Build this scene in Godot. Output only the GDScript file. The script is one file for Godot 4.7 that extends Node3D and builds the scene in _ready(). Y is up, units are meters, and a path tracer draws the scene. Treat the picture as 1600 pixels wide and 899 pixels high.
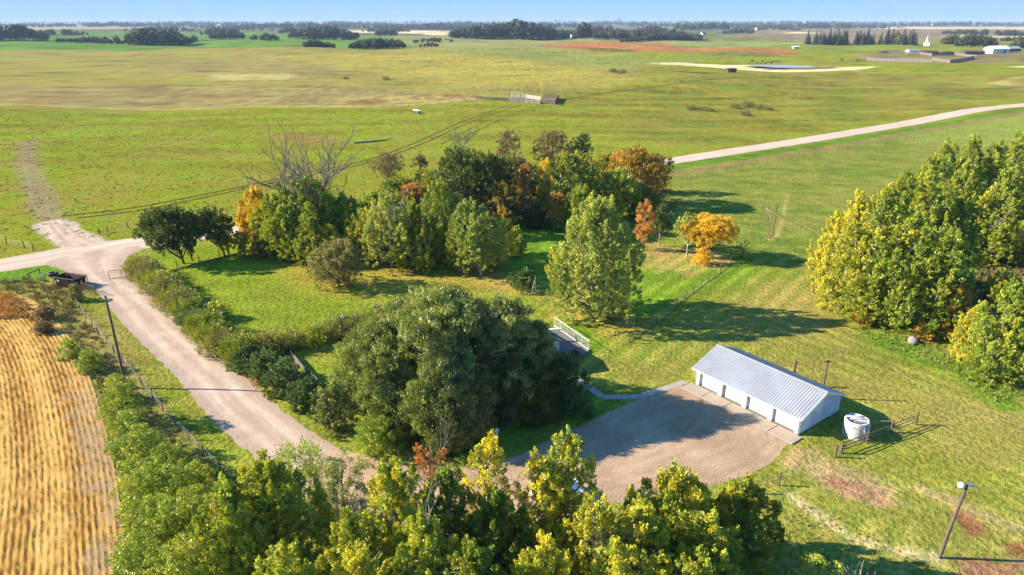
extends Node3D
# A farmyard seen from the air: gravel drive, garage, autumn trees, pasture to the horizon. Metres, y up, -z is away from the camera.

var rng := RandomNumberGenerator.new()
var noise_a := FastNoiseLite.new()
var noise_b := FastNoiseLite.new()
var noise_c := FastNoiseLite.new()
var taken := {}
var mats := {}
var leaf_meshes := {}
const ROAD_P := Vector2(-92.0, -113.3)
const ROAD_N := Vector2(0.577, 0.817)

# ---------------------------------------------------------------- naming
func numbered(called: String) -> String:
	var n: int = taken.get(called, 0)
	taken[called] = n + 1
	return called if n == 0 else "%s_%03d" % [called, n]

func thing(called: String, label: String, category: String, at := Vector3.ZERO, turn := 0.0, group := "") -> Node3D:
	var o := Node3D.new()
	o.name = numbered(called)
	add_child(o)
	o.position = at
	o.rotation.y = turn
	tag(o, label, category, group)
	return o

func tag(o: Node, label: String, category: String, group := "") -> void:
	o.set_meta("label", label)
	o.set_meta("category", category)
	if group != "":
		o.set_meta("group", group)

func obj(called: String, mesh: Mesh, m: Material, parent: Node = null) -> MeshInstance3D:
	var o := MeshInstance3D.new()
	var home: Node = self
	if parent:
		home = parent
	o.name = numbered(called) if parent == null else called
	o.mesh = mesh
	o.material_override = m
	home.add_child(o, true)
	return o

func struct(called: String, mesh: Mesh, m: Material, label: String) -> MeshInstance3D:
	var o := obj(called, mesh, m)
	o.set_meta("kind", "structure")
	o.set_meta("label", label)
	return o

# ---------------------------------------------------------------- mesh helpers
class MB:
	var v := PackedVector3Array()
	var n := PackedVector3Array()
	var c := PackedColorArray()
	var ix := PackedInt32Array()
	var col := Color.WHITE
	func vert(p: Vector3, nn: Vector3) -> int:
		v.append(p); n.append(nn); c.append(col)
		return v.size() - 1
	func tri(a: Vector3, b: Vector3, d: Vector3) -> void:
		var nn := (d - a).cross(b - a).normalized()
		var i := v.size()
		v.append(a); v.append(b); v.append(d)
		n.append(nn); n.append(nn); n.append(nn)
		c.append(col); c.append(col); c.append(col)
		ix.append(i); ix.append(i + 1); ix.append(i + 2)
	func quad(a: Vector3, b: Vector3, d: Vector3, e: Vector3) -> void:
		tri(a, b, d)
		tri(a, d, e)
	func box(centre: Vector3, size: Vector3, basis := Basis.IDENTITY, bevel := 0.0) -> void:
		var h := size * 0.5
		var bv := minf(bevel, minf(h.x, minf(h.y, h.z)) * 0.6)
		# corner points pulled in on each axis: 6 faces, 12 chamfers, 8 corners
		var ax := [Vector3(1, 0, 0), Vector3(0, 1, 0), Vector3(0, 0, 1)]
		for k in 3:
			var u: Vector3 = ax[(k + 1) % 3]
			var w: Vector3 = ax[(k + 2) % 3]
			var hu := h[(k + 1) % 3] - bv
			var hw := h[(k + 2) % 3] - bv
			for s in [-1.0, 1.0]:
				var o: Vector3 = ax[k] * (s * h[k])
				var q := [o - u * hu - w * hw, o + u * hu - w * hw, o + u * hu + w * hw, o - u * hu + w * hw]
				for j in 4:
					q[j] = centre + basis * q[j]
				if s > 0.0:
					quad(q[3], q[2], q[1], q[0])
				else:
					quad(q[0], q[1], q[2], q[3])
		if bv > 0.0:
			for k in 3:
				var a: Vector3 = ax[k]
				var u: Vector3 = ax[(k + 1) % 3]
				var w: Vector3 = ax[(k + 2) % 3]
				var ha := h[k] - bv
				var hu := h[(k + 1) % 3]
				var hw := h[(k + 2) % 3]
				for su in [-1.0, 1.0]:
					for sw in [-1.0, 1.0]:
						var p0: Vector3 = u * (su * hu) + w * (sw * (hw - bv))
						var p1: Vector3 = u * (su * (hu - bv)) + w * (sw * hw)
						var q := [p0 - a * ha, p0 + a * ha, p1 + a * ha, p1 - a * ha]
						for j in 4:
							q[j] = centre + basis * q[j]
						if su * sw > 0.0:
							quad(q[3], q[2], q[1], q[0])
						else:
							quad(q[0], q[1], q[2], q[3])
	func tube(a: Vector3, b: Vector3, ra: float, rb: float, sides := 6, caps := true) -> void:
		var d := (b - a).normalized()
		var u := d.cross(Vector3.UP if absf(d.y) < 0.9 else Vector3.RIGHT).normalized()
		var w := d.cross(u)
		var i0 := v.size()
		for k in sides:
			var t := TAU * k / sides
			var r := u * cos(t) + w * sin(t)
			vert(a + r * ra, r)
			vert(b + r * rb, r)
		for k in sides:
			var p := i0 + k * 2
			var q := i0 + ((k + 1) % sides) * 2
			ix.append(p); ix.append(p + 1); ix.append(q)
			ix.append(q); ix.append(p + 1); ix.append(q + 1)
		if caps:
			for k in range(1, sides - 1):
				tri(v[i0], v[i0 + k * 2], v[i0 + k * 2 + 2])
				tri(v[i0 + 1], v[i0 + k * 2 + 3], v[i0 + k * 2 + 1])
	func path(pts: Array, radii: Array, sides := 5) -> void:
		# one bent tapered tube through all the points
		var i0 := v.size()
		var last := Vector3.ZERO
		for j in pts.size():
			var d: Vector3 = (pts[mini(j + 1, pts.size() - 1)] - pts[maxi(j - 1, 0)]).normalized()
			var u := last
			if j == 0:
				u = d.cross(Vector3.RIGHT if absf(d.x) < 0.8 else Vector3.UP).normalized()
			u = (u - d * u.dot(d)).normalized()
			last = u
			var w := d.cross(u)
			for k in sides:
				var t := TAU * k / sides
				var r := u * cos(t) + w * sin(t)
				vert(pts[j] + r * radii[j], r)
		for j in pts.size() - 1:
			for k in sides:
				var p := i0 + j * sides + k
				var q := i0 + j * sides + (k + 1) % sides
				ix.append(p); ix.append(p + sides); ix.append(q)
				ix.append(q); ix.append(p + sides); ix.append(q + sides)
	func lathe(profile: Array, sides := 20, wobble := 0.0) -> void:
		# profile of Vector2(radius, height)
		var i0 := v.size()
		for j in profile.size():
			var tg: Vector2 = profile[mini(j + 1, profile.size() - 1)] - profile[maxi(j - 1, 0)]
			var slope := Vector2(tg.y, -tg.x).normalized()
			for k in sides:
				var t := TAU * k / sides
				var rr: float = profile[j].x * (1.0 + wobble * sin(t * 3.0 + j * 1.7) + wobble * 0.6 * sin(t * 7.0 - j))
				vert(Vector3(cos(t) * rr, profile[j].y, sin(t) * rr), Vector3(cos(t) * slope.x, slope.y, sin(t) * slope.x))
		for j in profile.size() - 1:
			for k in sides:
				var p := i0 + j * sides + k
				var q := i0 + j * sides + (k + 1) % sides
				ix.append(p); ix.append(q); ix.append(p + sides)
				ix.append(q); ix.append(q + sides); ix.append(p + sides)
	func mesh() -> ArrayMesh:
		var arr := []
		arr.resize(Mesh.ARRAY_MAX)
		arr[Mesh.ARRAY_VERTEX] = v
		arr[Mesh.ARRAY_NORMAL] = n
		arr[Mesh.ARRAY_COLOR] = c
		arr[Mesh.ARRAY_INDEX] = ix
		var m := ArrayMesh.new()
		m.add_surface_from_arrays(Mesh.PRIMITIVE_TRIANGLES, arr)
		return m

# ---------------------------------------------------------------- materials
func lin(r: float, g: float, b: float) -> Color:
	return Color(r, g, b).linear_to_srgb()

func noise_tex(size: int, freq: float, octaves: int, lo: float, hi: float, sd: int, kind := FastNoiseLite.TYPE_SIMPLEX_SMOOTH, gain := 0.55) -> NoiseTexture2D:
	var f := FastNoiseLite.new()
	f.noise_type = kind
	f.seed = sd
	f.frequency = freq
	f.fractal_octaves = octaves
	f.fractal_gain = gain
	var t := NoiseTexture2D.new()
	t.width = size
	t.height = size
	t.seamless = true
	t.noise = f
	var gr := Gradient.new()
	gr.set_color(0, Color(lo, lo, lo))
	gr.set_color(1, Color(hi, hi, hi))
	t.color_ramp = gr
	return t

func mat(called: String, c: Color, rough := 0.8, metal := 0.0) -> StandardMaterial3D:
	if mats.has(called):
		return mats[called]
	var m := StandardMaterial3D.new()
	m.resource_name = called
	m.albedo_color = c
	m.roughness = rough
	m.metallic = metal
	mats[called] = m
	return m

func grain(m: StandardMaterial3D, tex: Texture2D, scale: float, relief := 0.0, relief_tex: Texture2D = null) -> StandardMaterial3D:
	m.albedo_texture = tex
	m.uv1_triplanar = true
	m.uv1_world_triplanar = true
	m.uv1_scale = Vector3.ONE * scale
	if relief > 0.0:
		m.heightmap_enabled = true
		m.heightmap_texture = relief_tex if relief_tex else tex
		m.heightmap_scale = relief
	return m

func make_materials() -> void:
	var turf := noise_tex(1024, 0.012, 5, 0.6, 1.0, 11, FastNoiseLite.TYPE_SIMPLEX_SMOOTH, 0.75)
	var turf_relief := noise_tex(1024, 0.012, 5, 0.0, 1.0, 11, FastNoiseLite.TYPE_SIMPLEX_SMOOTH, 0.75)
	var fine := noise_tex(512, 0.05, 4, 0.6, 1.0, 5, FastNoiseLite.TYPE_SIMPLEX_SMOOTH, 0.8)
	var pebble := noise_tex(1024, 0.03, 4, 0.62, 1.0, 8, FastNoiseLite.TYPE_CELLULAR, 0.75)
	var wood := noise_tex(256, 0.03, 4, 0.5, 1.0, 21)
	var m := grain(mat("turf", Color.WHITE, 0.95), turf, 0.09, 16.0, turf_relief)
	m.vertex_color_use_as_albedo = true
	m.specular_mode = BaseMaterial3D.SPECULAR_DISABLED
	m = grain(mat("gravel", Color.WHITE, 0.95), pebble, 0.22, 3.0)
	m.vertex_color_use_as_albedo = true
	m.specular_mode = BaseMaterial3D.SPECULAR_DISABLED
	m = grain(mat("stubble", Color.WHITE, 0.95), fine, 0.35, 4.0)
	m.vertex_color_use_as_albedo = true
	m.specular_mode = BaseMaterial3D.SPECULAR_DISABLED
	grain(mat("concrete", lin(0.5, 0.42, 0.33), 0.9), fine, 0.3)
	grain(mat("walkway_concrete", lin(0.46, 0.43, 0.37), 0.9), fine, 0.35)
	grain(mat("weathered_wood", lin(0.2, 0.16, 0.12), 0.9), wood, 0.8)
	grain(mat("pole_wood", lin(0.19, 0.155, 0.125), 0.9), wood, 0.7)
	grain(mat("white_wall", lin(0.8, 0.82, 0.84), 0.6), noise_tex(256, 0.01, 4, 0.78, 1.0, 3), 0.2)
	mat("white_trim", lin(0.78, 0.79, 0.8), 0.5)
	mat("dark_trim", lin(0.05, 0.05, 0.055), 0.6)
	grain(mat("roof_steel", lin(0.34, 0.37, 0.42), 0.5, 0.1), noise_tex(256, 0.008, 4, 0.85, 1.0, 31), 0.12)
	mat("foundation", lin(0.12, 0.12, 0.12), 0.9)
	grain(mat("white_plastic", lin(0.68, 0.69, 0.7), 0.5), noise_tex(256, 0.02, 4, 0.72, 1.0, 33), 0.5)
	mat("galvanised", lin(0.42, 0.43, 0.44), 0.45, 0.6)
	mat("rusty_pipe", lin(0.13, 0.07, 0.05), 0.8, 0.2)
	mat("black_metal", lin(0.016, 0.017, 0.02), 0.5)
	mat("wire", lin(0.25, 0.25, 0.25), 0.5, 0.5)
	mat("black_rubber", lin(0.02, 0.02, 0.02), 0.8)
	mat("white_paint", lin(0.75, 0.75, 0.76), 0.3)
	mat("dark_glass", lin(0.02, 0.025, 0.03), 0.1)
	grain(mat("shingle", lin(0.2, 0.19, 0.19), 0.95), pebble, 0.3)
	mat("lamp_glass", lin(0.8, 0.8, 0.8), 0.3)
	mat("painted", Color.WHITE, 0.75).vertex_color_use_as_albedo = true
	grain(mat("stone", lin(0.34, 0.33, 0.31), 0.9), pebble, 0.6)
	m = mat("water", lin(0.3, 0.3, 0.3), 0.35)
	for bark in [["poplar_bark", lin(0.46, 0.43, 0.36)], ["dark_bark", lin(0.075, 0.06, 0.048)], ["dead_wood", lin(0.22, 0.2, 0.18)], ["white_bark", lin(0.55, 0.53, 0.48)]]:
		grain(mat(bark[0], bark[1], 0.9), wood, 0.5)
	for leaf in ["leaf", "needle", "grass"]:
		m = mat(leaf, Color.WHITE, 0.45 if leaf == "leaf" else 0.8)
		m.vertex_color_use_as_albedo = true
		m.cull_mode = BaseMaterial3D.CULL_DISABLED
		m.metallic_specular = 0.5
		m.backlight_enabled = true
		m.backlight = Color(0.8, 0.8, 0.42) if leaf == "leaf" else Color(0.3, 0.3, 0.15)

# ---------------------------------------------------------------- the land
func gy(x: float, z: float) -> float:
	var d := sqrt(x * x + z * z)
	var far := smoothstep(170.0, 520.0, d)
	return far * (noise_c.get_noise_2d(x, z) * 5.0 - 0.3) + noise_b.get_noise_2d(x * 3.0, z * 3.0) * 0.025

func road_side(x: float, z: float) -> float:
	return (Vector2(x, z) - ROAD_P).dot(ROAD_N)

func C(r: float, g: float, b: float) -> Color:
	return Color(r, g, b)

func edge_distance(p: Vector2, poly: PackedVector2Array, closed: bool) -> float:
	var best := 1e9
	var n := poly.size()
	for i in (n if closed else n - 1):
		var q := Geometry2D.get_closest_point_to_segment(p, poly[i], poly[(i + 1) % n])
		best = minf(best, p.distance_squared_to(q))
	best = sqrt(best)
	return best

var patches := []
var lines := []

func patch(poly: PackedVector2Array, colour: Color, feather: float, rough := 0.5, other := Color(-1, 0, 0)) -> void:
	var box := Rect2(poly[0], Vector2.ZERO)
	for p in poly:
		box = box.expand(p)
	patches.append([poly, colour, feather, rough, box.grow(feather * 2.0), colour if other.r < 0.0 else other])

func track(pts: PackedVector2Array, width: float, colour: Color, feather: float, strength := 1.0) -> void:
	var box := Rect2(pts[0], Vector2.ZERO)
	for p in pts:
		box = box.expand(p)
	lines.append([pts, width, colour, feather, strength, box.grow(width + feather * 2.0)])

func land_plan() -> void:
	var lime := C(0.15, 0.19, 0.022)
	var tan := C(0.3, 0.23, 0.085)
	# far country, from the horizon inwards
	patch(PackedVector2Array([Vector2(-29125.29, -19605.07), Vector2(29125.29, -19605.07), Vector2(5836.08, -3915.96), Vector2(-6947.09, -4664.41)]), C(0.075, 0.08, 0.05), 300.0, 0.9, C(0.17, 0.15, 0.1))
	patch(PackedVector2Array([Vector2(-3906.51, -10896.23), Vector2(-3000.85, -12258.19), Vector2(-381.12, -10896.23), Vector2(-428.9, -8170.96), Vector2(-2812.53, -8036.88)]), C(0.52, 0.42, 0.3), 60.0)
	patch(PackedVector2Array([Vector2(-6367.81, -14008.63), Vector2(-4959.54, -14008.63), Vector2(-3158.01, -8914.39), Vector2(-3681.42, -8170.96)]), C(0.5, 0.38, 0.27), 60.0)
	patch(PackedVector2Array([Vector2(-6599.02, -7541.8), Vector2(-4091.39, -7541.8), Vector2(-2089.56, -4257.66), Vector2(-2959.67, -3373.9)]), C(0.3, 0.25, 0.16), 60.0, 0.8)
	patch(PackedVector2Array([Vector2(1201.55, -3915.96), Vector2(2393.7, -5156.74), Vector2(4968.06, -5156.74), Vector2(1656.71, -1709.23), Vector2(633.97, -1496.98), Vector2(613.18, -1990.77)]), C(0.16, 0.11, 0.085), 60.0, 0.9, C(0.2, 0.16, 0.11))
	patch(PackedVector2Array([Vector2(2574.27, -5443.9), Vector2(4542.65, -5764.82), Vector2(3218.36, -4079.7), Vector2(2074.06, -4079.7)]), C(0.46, 0.36, 0.25), 50.0)
	patch(PackedVector2Array([Vector2(1030.04, -2793.04), Vector2(1164.92, -2793.04), Vector2(1030.08, -2442.07), Vector2(900.28, -2382.14)]), C(0.45, 0.36, 0.26), 30.0)
	patch(PackedVector2Array([Vector2(1297.18, -2169.06), Vector2(1716.86, -2169.06), Vector2(1457.77, -1839.38), Vector2(1133.82, -1839.38)]), C(0.36, 0.3, 0.14), 30.0)
	patch(PackedVector2Array([Vector2(-812.31, -3494.9), Vector2(-325.56, -3373.9), Vector2(-232.98, -2793.04), Vector2(-204.38, -2325.07), Vector2(-556.79, -2641.27)]), C(0.55, 0.43, 0.32), 25.0)
	patch(PackedVector2Array([Vector2(-2861.15, -2963.2), Vector2(-1612.65, -2963.2), Vector2(-742.38, -2641.27), Vector2(-280.31, -1990.77), Vector2(60.24, -1709.23), Vector2(0, -1261.29), Vector2(-333.31, -1141.13), Vector2(-626.22, -1141.13), Vector2(-1061.12, -1089.15)]), C(0.075, 0.16, 0.03), 25.0, 0.5, C(0.1, 0.17, 0.04))
	patch(PackedVector2Array([Vector2(-399.26, -2270.65), Vector2(80.99, -1839.38), Vector2(124.42, -1409.31), Vector2(-42.4, -1198.25), Vector2(-188.17, -1331.25)]), C(0.2, 0.19, 0.08), 20.0, 0.7)
	patch(PackedVector2Array([Vector2(129.58, -1839.38), Vector2(620.76, -1496.98), Vector2(588.02, -1331.25), Vector2(412.96, -1228.97), Vector2(132.08, -1496.98)]), C(0.18, 0.2, 0.08), 20.0, 0.6)
	# the tan rise beyond the near pasture
	patch(PackedVector2Array([Vector2(-1603.87, -1064.87), Vector2(-626.22, -1141.13), Vector2(-315.78, -1114.54), Vector2(44.6, -1261.29), Vector2(151.96, -854.54), Vector2(93.42, -493.88), Vector2(22.11, -406.42), Vector2(-14.25, -392.42), Vector2(-53.04, -364.06), Vector2(-559.25, -361.15)]), C(0.225, 0.185, 0.066), 14.0, 0.6, C(0.2, 0.185, 0.052))
	patch(PackedVector2Array([Vector2(-418.98, -771.01), Vector2(-278.85, -824.79), Vector2(-116.2, -723.7), Vector2(-121.93, -566.23), Vector2(-306.25, -610.7)]), C(0.24, 0.2, 0.08), 20.0, 0.9, C(0.175, 0.14, 0.06))
	patch(PackedVector2Array([Vector2(-235.5, -546.28), Vector2(-177.82, -566.23), Vector2(-153.16, -515.91), Vector2(-208.97, -504.67)]), C(0.33, 0.28, 0.13), 8.0, 0.9)
	patch(PackedVector2Array([Vector2(-726.18, -473.61), Vector2(-259.68, -464.06), Vector2(-98.6, -454.88), Vector2(-28.98, -399.3), Vector2(-80.18, -367.02), Vector2(-559.25, -361.15)]), C(0.185, 0.135, 0.07), 9.0, 0.7, C(0.24, 0.195, 0.085))
	patch(PackedVector2Array([Vector2(-108.68, -399.3), Vector2(-67.49, -413.8), Vector2(-14.74, -406.42), Vector2(-20.69, -379.31), Vector2(-81.45, -373.06)]), C(0.16, 0.095, 0.05), 5.0, 0.9, C(0.3, 0.24, 0.1))
	patch(PackedVector2Array([Vector2(-291.44, -886.47), Vector2(-123.91, -998.05), Vector2(21.29, -797.02), Vector2(88.97, -493.88), Vector2(56.97, -450.42), Vector2(-42.3, -468.79), Vector2(-134.68, -627.07)]), C(0.27, 0.225, 0.06), 14.0, 0.5, C(0.22, 0.2, 0.045))
	patch(PackedVector2Array([Vector2(-121.2, -1141.13), Vector2(57.88, -1089.15), Vector2(205.47, -824.79), Vector2(207.03, -681.76), Vector2(103.72, -644.32), Vector2(0, -824.79)]), C(0.17, 0.19, 0.05), 14.0, 0.6)
	patch(PackedVector2Array([Vector2(34.34, -1295.34), Vector2(204.4, -1544.99), Vector2(307.52, -1451.84), Vector2(282.55, -1228.97), Vector2(415.12, -1064.87), Vector2(364.68, -920.83), Vector2(294.6, -948.37), Vector2(188.69, -1064.87), Vector2(96.47, -1089.15)]), C(0.33, 0.135, 0.055), 9.0, 0.6, C(0.25, 0.1, 0.05))
	patch(PackedVector2Array([Vector2(93.09, -1169), Vector2(187.5, -1114.54), Vector2(180.75, -1019.39), Vector2(120.01, -1041.64)]), C(0.13, 0.09, 0.035), 8.0)
	patch(PackedVector2Array([Vector2(247.83, -998.05), Vector2(329.54, -977.57), Vector2(345.03, -903.33), Vector2(253.48, -920.83)]), C(0.12, 0.13, 0.04), 8.0)
	patch(PackedVector2Array([Vector2(141.1, -746.63), Vector2(180.02, -777.36), Vector2(246.26, -746.63), Vector2(302.67, -691.79), Vector2(331.83, -648.78), Vector2(292.58, -610.7), Vector2(224.34, -618.78), Vector2(185.31, -691.79)]), C(0.62, 0.52, 0.33), 3.0, 0.7, C(0.5, 0.43, 0.24))
	patch(PackedVector2Array([Vector2(228.95, -712.75), Vector2(264.67, -723.7), Vector2(312.21, -672.01), Vector2(286.2, -639.92), Vector2(233.63, -653.3)]), C(0.13, 0.1, 0.075), 3.0, 0.5)
	patch(PackedVector2Array([Vector2(338.44, -504.67), Vector2(370, -527.66), Vector2(394.49, -515.91), Vector2(352.57, -459.43), Vector2(328.92, -473.61)]), C(0.55, 0.45, 0.28), 2.5, 0.6)
	patch(PackedVector2Array([Vector2(358.13, -510.23), Vector2(371.29, -515.91), Vector2(390.27, -510.23), Vector2(370.46, -483.54), Vector2(347.84, -488.66)]), C(0.24, 0.09, 0.05), 1.5)
	patch(PackedVector2Array([Vector2(461.86, -662.53), Vector2(496.46, -653.3), Vector2(464.84, -610.7), Vector2(443.32, -627.07)]), C(0.5, 0.42, 0.26), 2.5, 0.6)
	patch(PackedVector2Array([Vector2(99.26, -552.78), Vector2(246.09, -610.7), Vector2(355.63, -566.23), Vector2(389.85, -515.91), Vector2(322.48, -446.05), Vector2(184.25, -406.42), Vector2(115.03, -454.88)]), C(0.21, 0.17, 0.045), 9.0, 0.8, C(0.13, 0.145, 0.03))
	patch(PackedVector2Array([Vector2(162.14, -406.42), Vector2(282.17, -446.05), Vector2(305.28, -421.43), Vector2(210.78, -339.39), Vector2(137.16, -298.56)]), C(0.22, 0.175, 0.045), 7.0, 0.8, C(0.13, 0.15, 0.03))
	patch(PackedVector2Array([Vector2(509.46, -1064.87), Vector2(738.53, -1041.64), Vector2(765.05, -957.91), Vector2(599.01, -746.63), Vector2(473.23, -758.63), Vector2(396.82, -810.67)]), C(0.14, 0.095, 0.075), 8.0, 0.8, C(0.16, 0.15, 0.06))
	patch(PackedVector2Array([Vector2(128.01, -580.33), Vector2(141.35, -583.97), Vector2(157.98, -546.28), Vector2(145.52, -539.94)]), C(0.085, 0.05, 0.025), 1.5)
	patch(PackedVector2Array([Vector2(72.8, -559.43), Vector2(84.83, -573.2), Vector2(91.26, -546.28), Vector2(78.27, -527.66)]), C(0.09, 0.085, 0.03), 2.0, 0.9)
	patch(PackedVector2Array([Vector2(85.24, -339.39), Vector2(96.63, -347.25), Vector2(96.41, -329.43), Vector2(87.37, -329.43)]), C(0.1, 0.11, 0.025), 1.5, 0.9)
	patch(PackedVector2Array([Vector2(110.94, -352.69), Vector2(122.43, -358.29), Vector2(122.22, -334.34), Vector2(108.44, -324.65)]), C(0.1, 0.11, 0.03), 1.5, 0.9)
	patch(PackedVector2Array([Vector2(-100.13, -271.09), Vector2(-78.28, -264.55), Vector2(-59.66, -252.34), Vector2(-67.61, -242.5), Vector2(-90.89, -258.31)]), C(0.2, 0.13, 0.055), 2.0, 0.9)
	patch(PackedVector2Array([Vector2(-35.05, -271.09), Vector2(13.57, -373.06), Vector2(33.94, -373.06), Vector2(45.74, -222.5), Vector2(3.63, -192.3)]), C(0.19, 0.2, 0.028), 12.0, 0.7, C(0.14, 0.17, 0.02))
	patch(PackedVector2Array([Vector2(25.36, -399.3), Vector2(133.46, -493.88), Vector2(282.17, -446.05), Vector2(294.8, -406.42), Vector2(112.65, -271.09), Vector2(53.26, -228.41), Vector2(38.4, -298.56)]), C(0.2, 0.17, 0.035), 10.0, 0.7, C(0.11, 0.14, 0.025))
	# vehicle tracks across the pasture
	track(PackedVector2Array([Vector2(-14.25, -392.42), Vector2(-34.76, -382.51), Vector2(-53.04, -364.06), Vector2(-78.95, -361.15), Vector2(-203.96, -361.15), Vector2(-359.12, -358.29)]), 1.0, C(0.36, 0.28, 0.15), 2.0, 0.8)
	track(PackedVector2Array([Vector2(-179.77, -255.29), Vector2(-143.67, -201.48), Vector2(-119.21, -168.89), Vector2(-103.24, -147.48), Vector2(-91.3, -132.72), Vector2(-82.07, -124.68)]), 2.2, C(0.2, 0.165, 0.1), 1.6, 0.85)
	track(PackedVector2Array([Vector2(-97.39, -139.75), Vector2(-89.2, -131.39), Vector2(-81.45, -124.68)]), 3.0, C(0.4, 0.34, 0.28), 1.0, 0.95)
	# between road and yard
	patch(PackedVector2Array([Vector2(37.58, -199.58), Vector2(123, -255.29), Vector2(247.98, -339.39), Vector2(232.06, -279.7), Vector2(112.77, -168.89), Vector2(53.32, -111.62), Vector2(42.17, -118.56), Vector2(34.75, -150.23)]), C(0.115, 0.165, 0.03), 4.0, 0.7, C(0.17, 0.185, 0.045))
	patch(PackedVector2Array([Vector2(145.94, -262.97), Vector2(249.56, -324.65), Vector2(174.64, -222.5), Vector2(138.99, -241.15)]), C(0.17, 0.22, 0.05), 3.0, 0.4)
	track(PackedVector2Array([Vector2(40.89, -187.99), Vector2(67.84, -206.38), Vector2(108.69, -233.35), Vector2(144.31, -259.85), Vector2(232.85, -317.73)]), 1.4, C(0.19, 0.14, 0.07), 1.4, 0.8)
	track(PackedVector2Array([Vector2(45.83, -198.64), Vector2(83.97, -224.83), Vector2(130.09, -255.29), Vector2(244.45, -334.34)]), 1.8, C(0.075, 0.16, 0.018), 2.0, 0.85)
	for q in [PackedVector2Array([Vector2(59.19, -156.02), Vector2(55.13, -142.24), Vector2(50.66, -128.38)]), PackedVector2Array([Vector2(61.87, -157.22), Vector2(56.37, -142.24), Vector2(51.04, -128.38)]), PackedVector2Array([Vector2(68, -165.5), Vector2(58.16, -142.24), Vector2(52.82, -130.52)]), PackedVector2Array([Vector2(58.44, -156.02), Vector2(59.68, -139.75), Vector2(61.42, -134.08)])]:
		track(q, 0.35, C(0.3, 0.26, 0.11), 0.4, 0.6)
	# lawns
	patch(PackedVector2Array([Vector2(-69.34, -116.75), Vector2(-64.13, -120.41), Vector2(-50.73, -129.65), Vector2(-38.05, -129.65), Vector2(-4.44, -111.62), Vector2(-13.46, -94.52), Vector2(-21.85, -88.68), Vector2(-33.38, -79.97), Vector2(-41.43, -88.68), Vector2(-56.85, -108.41)]), C(0.125, 0.2, 0.012), 1.2, 0.35, C(0.15, 0.2, 0.02))
	patch(PackedVector2Array([Vector2(-41.6, -116.75), Vector2(-23.43, -118.56), Vector2(-4.33, -108.41), Vector2(-11.02, -99.15), Vector2(-19.67, -97.04), Vector2(-29.17, -95.77), Vector2(-38.14, -102.45)]), C(0.27, 0.225, 0.045), 4.0, 0.8, C(0.19, 0.2, 0.03))
	patch(PackedVector2Array([Vector2(-46.23, -97.04), Vector2(-37.56, -103.89), Vector2(-23.61, -97.04), Vector2(-25.23, -87.59), Vector2(-33.19, -84.44), Vector2(-40.06, -88.68)]), C(0.18, 0.205, 0.03), 3.0, 0.8, C(0.14, 0.19, 0.02))
	patch(PackedVector2Array([Vector2(-27.35, -75.2), Vector2(-19.87, -79.23), Vector2(-12.59, -80.53), Vector2(-10.61, -71.2), Vector2(-16.71, -64.16), Vector2(-19.82, -65.47)]), C(0.15, 0.19, 0.022), 1.0, 0.5)
	patch(PackedVector2Array([Vector2(-0.69, -142.24), Vector2(9.65, -142.24), Vector2(13.81, -134.99), Vector2(7.39, -105.36), Vector2(0, -105.36)]), C(0.11, 0.2, 0.02), 1.0, 0.3)
	patch(PackedVector2Array([Vector2(24.76, -113.28), Vector2(33.97, -118.56), Vector2(43.94, -120.41), Vector2(41.67, -109.99), Vector2(25.57, -97.04), Vector2(18.41, -89.8), Vector2(12.79, -97.04)]), C(0.12, 0.2, 0.02), 1.5, 0.4)
	patch(PackedVector2Array([Vector2(26.4, -128.38), Vector2(31.76, -124.28), Vector2(39.19, -120.41), Vector2(39.7, -114.3), Vector2(30.32, -108.41), Vector2(24.44, -111.62)]), C(0.33, 0.23, 0.1), 1.6, 0.7, C(0.24, 0.22, 0.06))
	patch(PackedVector2Array([Vector2(-12.38, -113.28), Vector2(-1.1, -109.99), Vector2(6.11, -101.05), Vector2(16.46, -92.11), Vector2(17.83, -86.52), Vector2(12.59, -80.53), Vector2(7.06, -85.47), Vector2(5.9, -97.04), Vector2(-4.12, -102.45)]), C(0.34, 0.245, 0.075), 1.4, 0.8, C(0.22, 0.2, 0.045))
	patch(PackedVector2Array([Vector2(6.37, -88.68), Vector2(10.93, -88.68), Vector2(13.43, -80.53), Vector2(10.85, -79.97), Vector2(7.86, -84.44)]), C(0.12, 0.2, 0.02), 0.8, 0.4)
	patch(PackedVector2Array([Vector2(7.78, -73.56), Vector2(13.56, -81.48), Vector2(31.47, -97.04), Vector2(51.1, -111.62), Vector2(46.77, -85.47), Vector2(54.56, -80.53), Vector2(61.49, -68.24), Vector2(49.64, -52.08), Vector2(41.87, -58.17), Vector2(37.89, -71.2), Vector2(21.6, -72.76), Vector2(14.77, -68.96), Vector2(9.09, -71.2)]), C(0.215, 0.2, 0.052), 2.0, 0.6, C(0.165, 0.185, 0.035))
	patch(PackedVector2Array([Vector2(40.13, -105.36), Vector2(48.58, -105.36), Vector2(46.77, -85.47), Vector2(40.77, -77.79), Vector2(37.06, -85.47)]), C(0.3, 0.235, 0.085), 2.5, 0.8, C(0.2, 0.195, 0.05))
	patch(PackedVector2Array([Vector2(46.77, -85.47), Vector2(54.79, -82.44), Vector2(57.08, -75.2), Vector2(56.63, -65.47), Vector2(53.8, -65.47), Vector2(52.94, -73.56), Vector2(48.93, -77.79)]), C(0.09, 0.17, 0.018), 1.0, 0.5)
	patch(PackedVector2Array([Vector2(9.01, -70.44), Vector2(14.77, -68.96), Vector2(11.33, -65.47), Vector2(2.62, -59.3), Vector2(-2.47, -55), Vector2(-6.25, -56.02), Vector2(-10.31, -58.17), Vector2(-7.08, -65.47)]), C(0.1, 0.165, 0.02), 1.0, 0.3)
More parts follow.
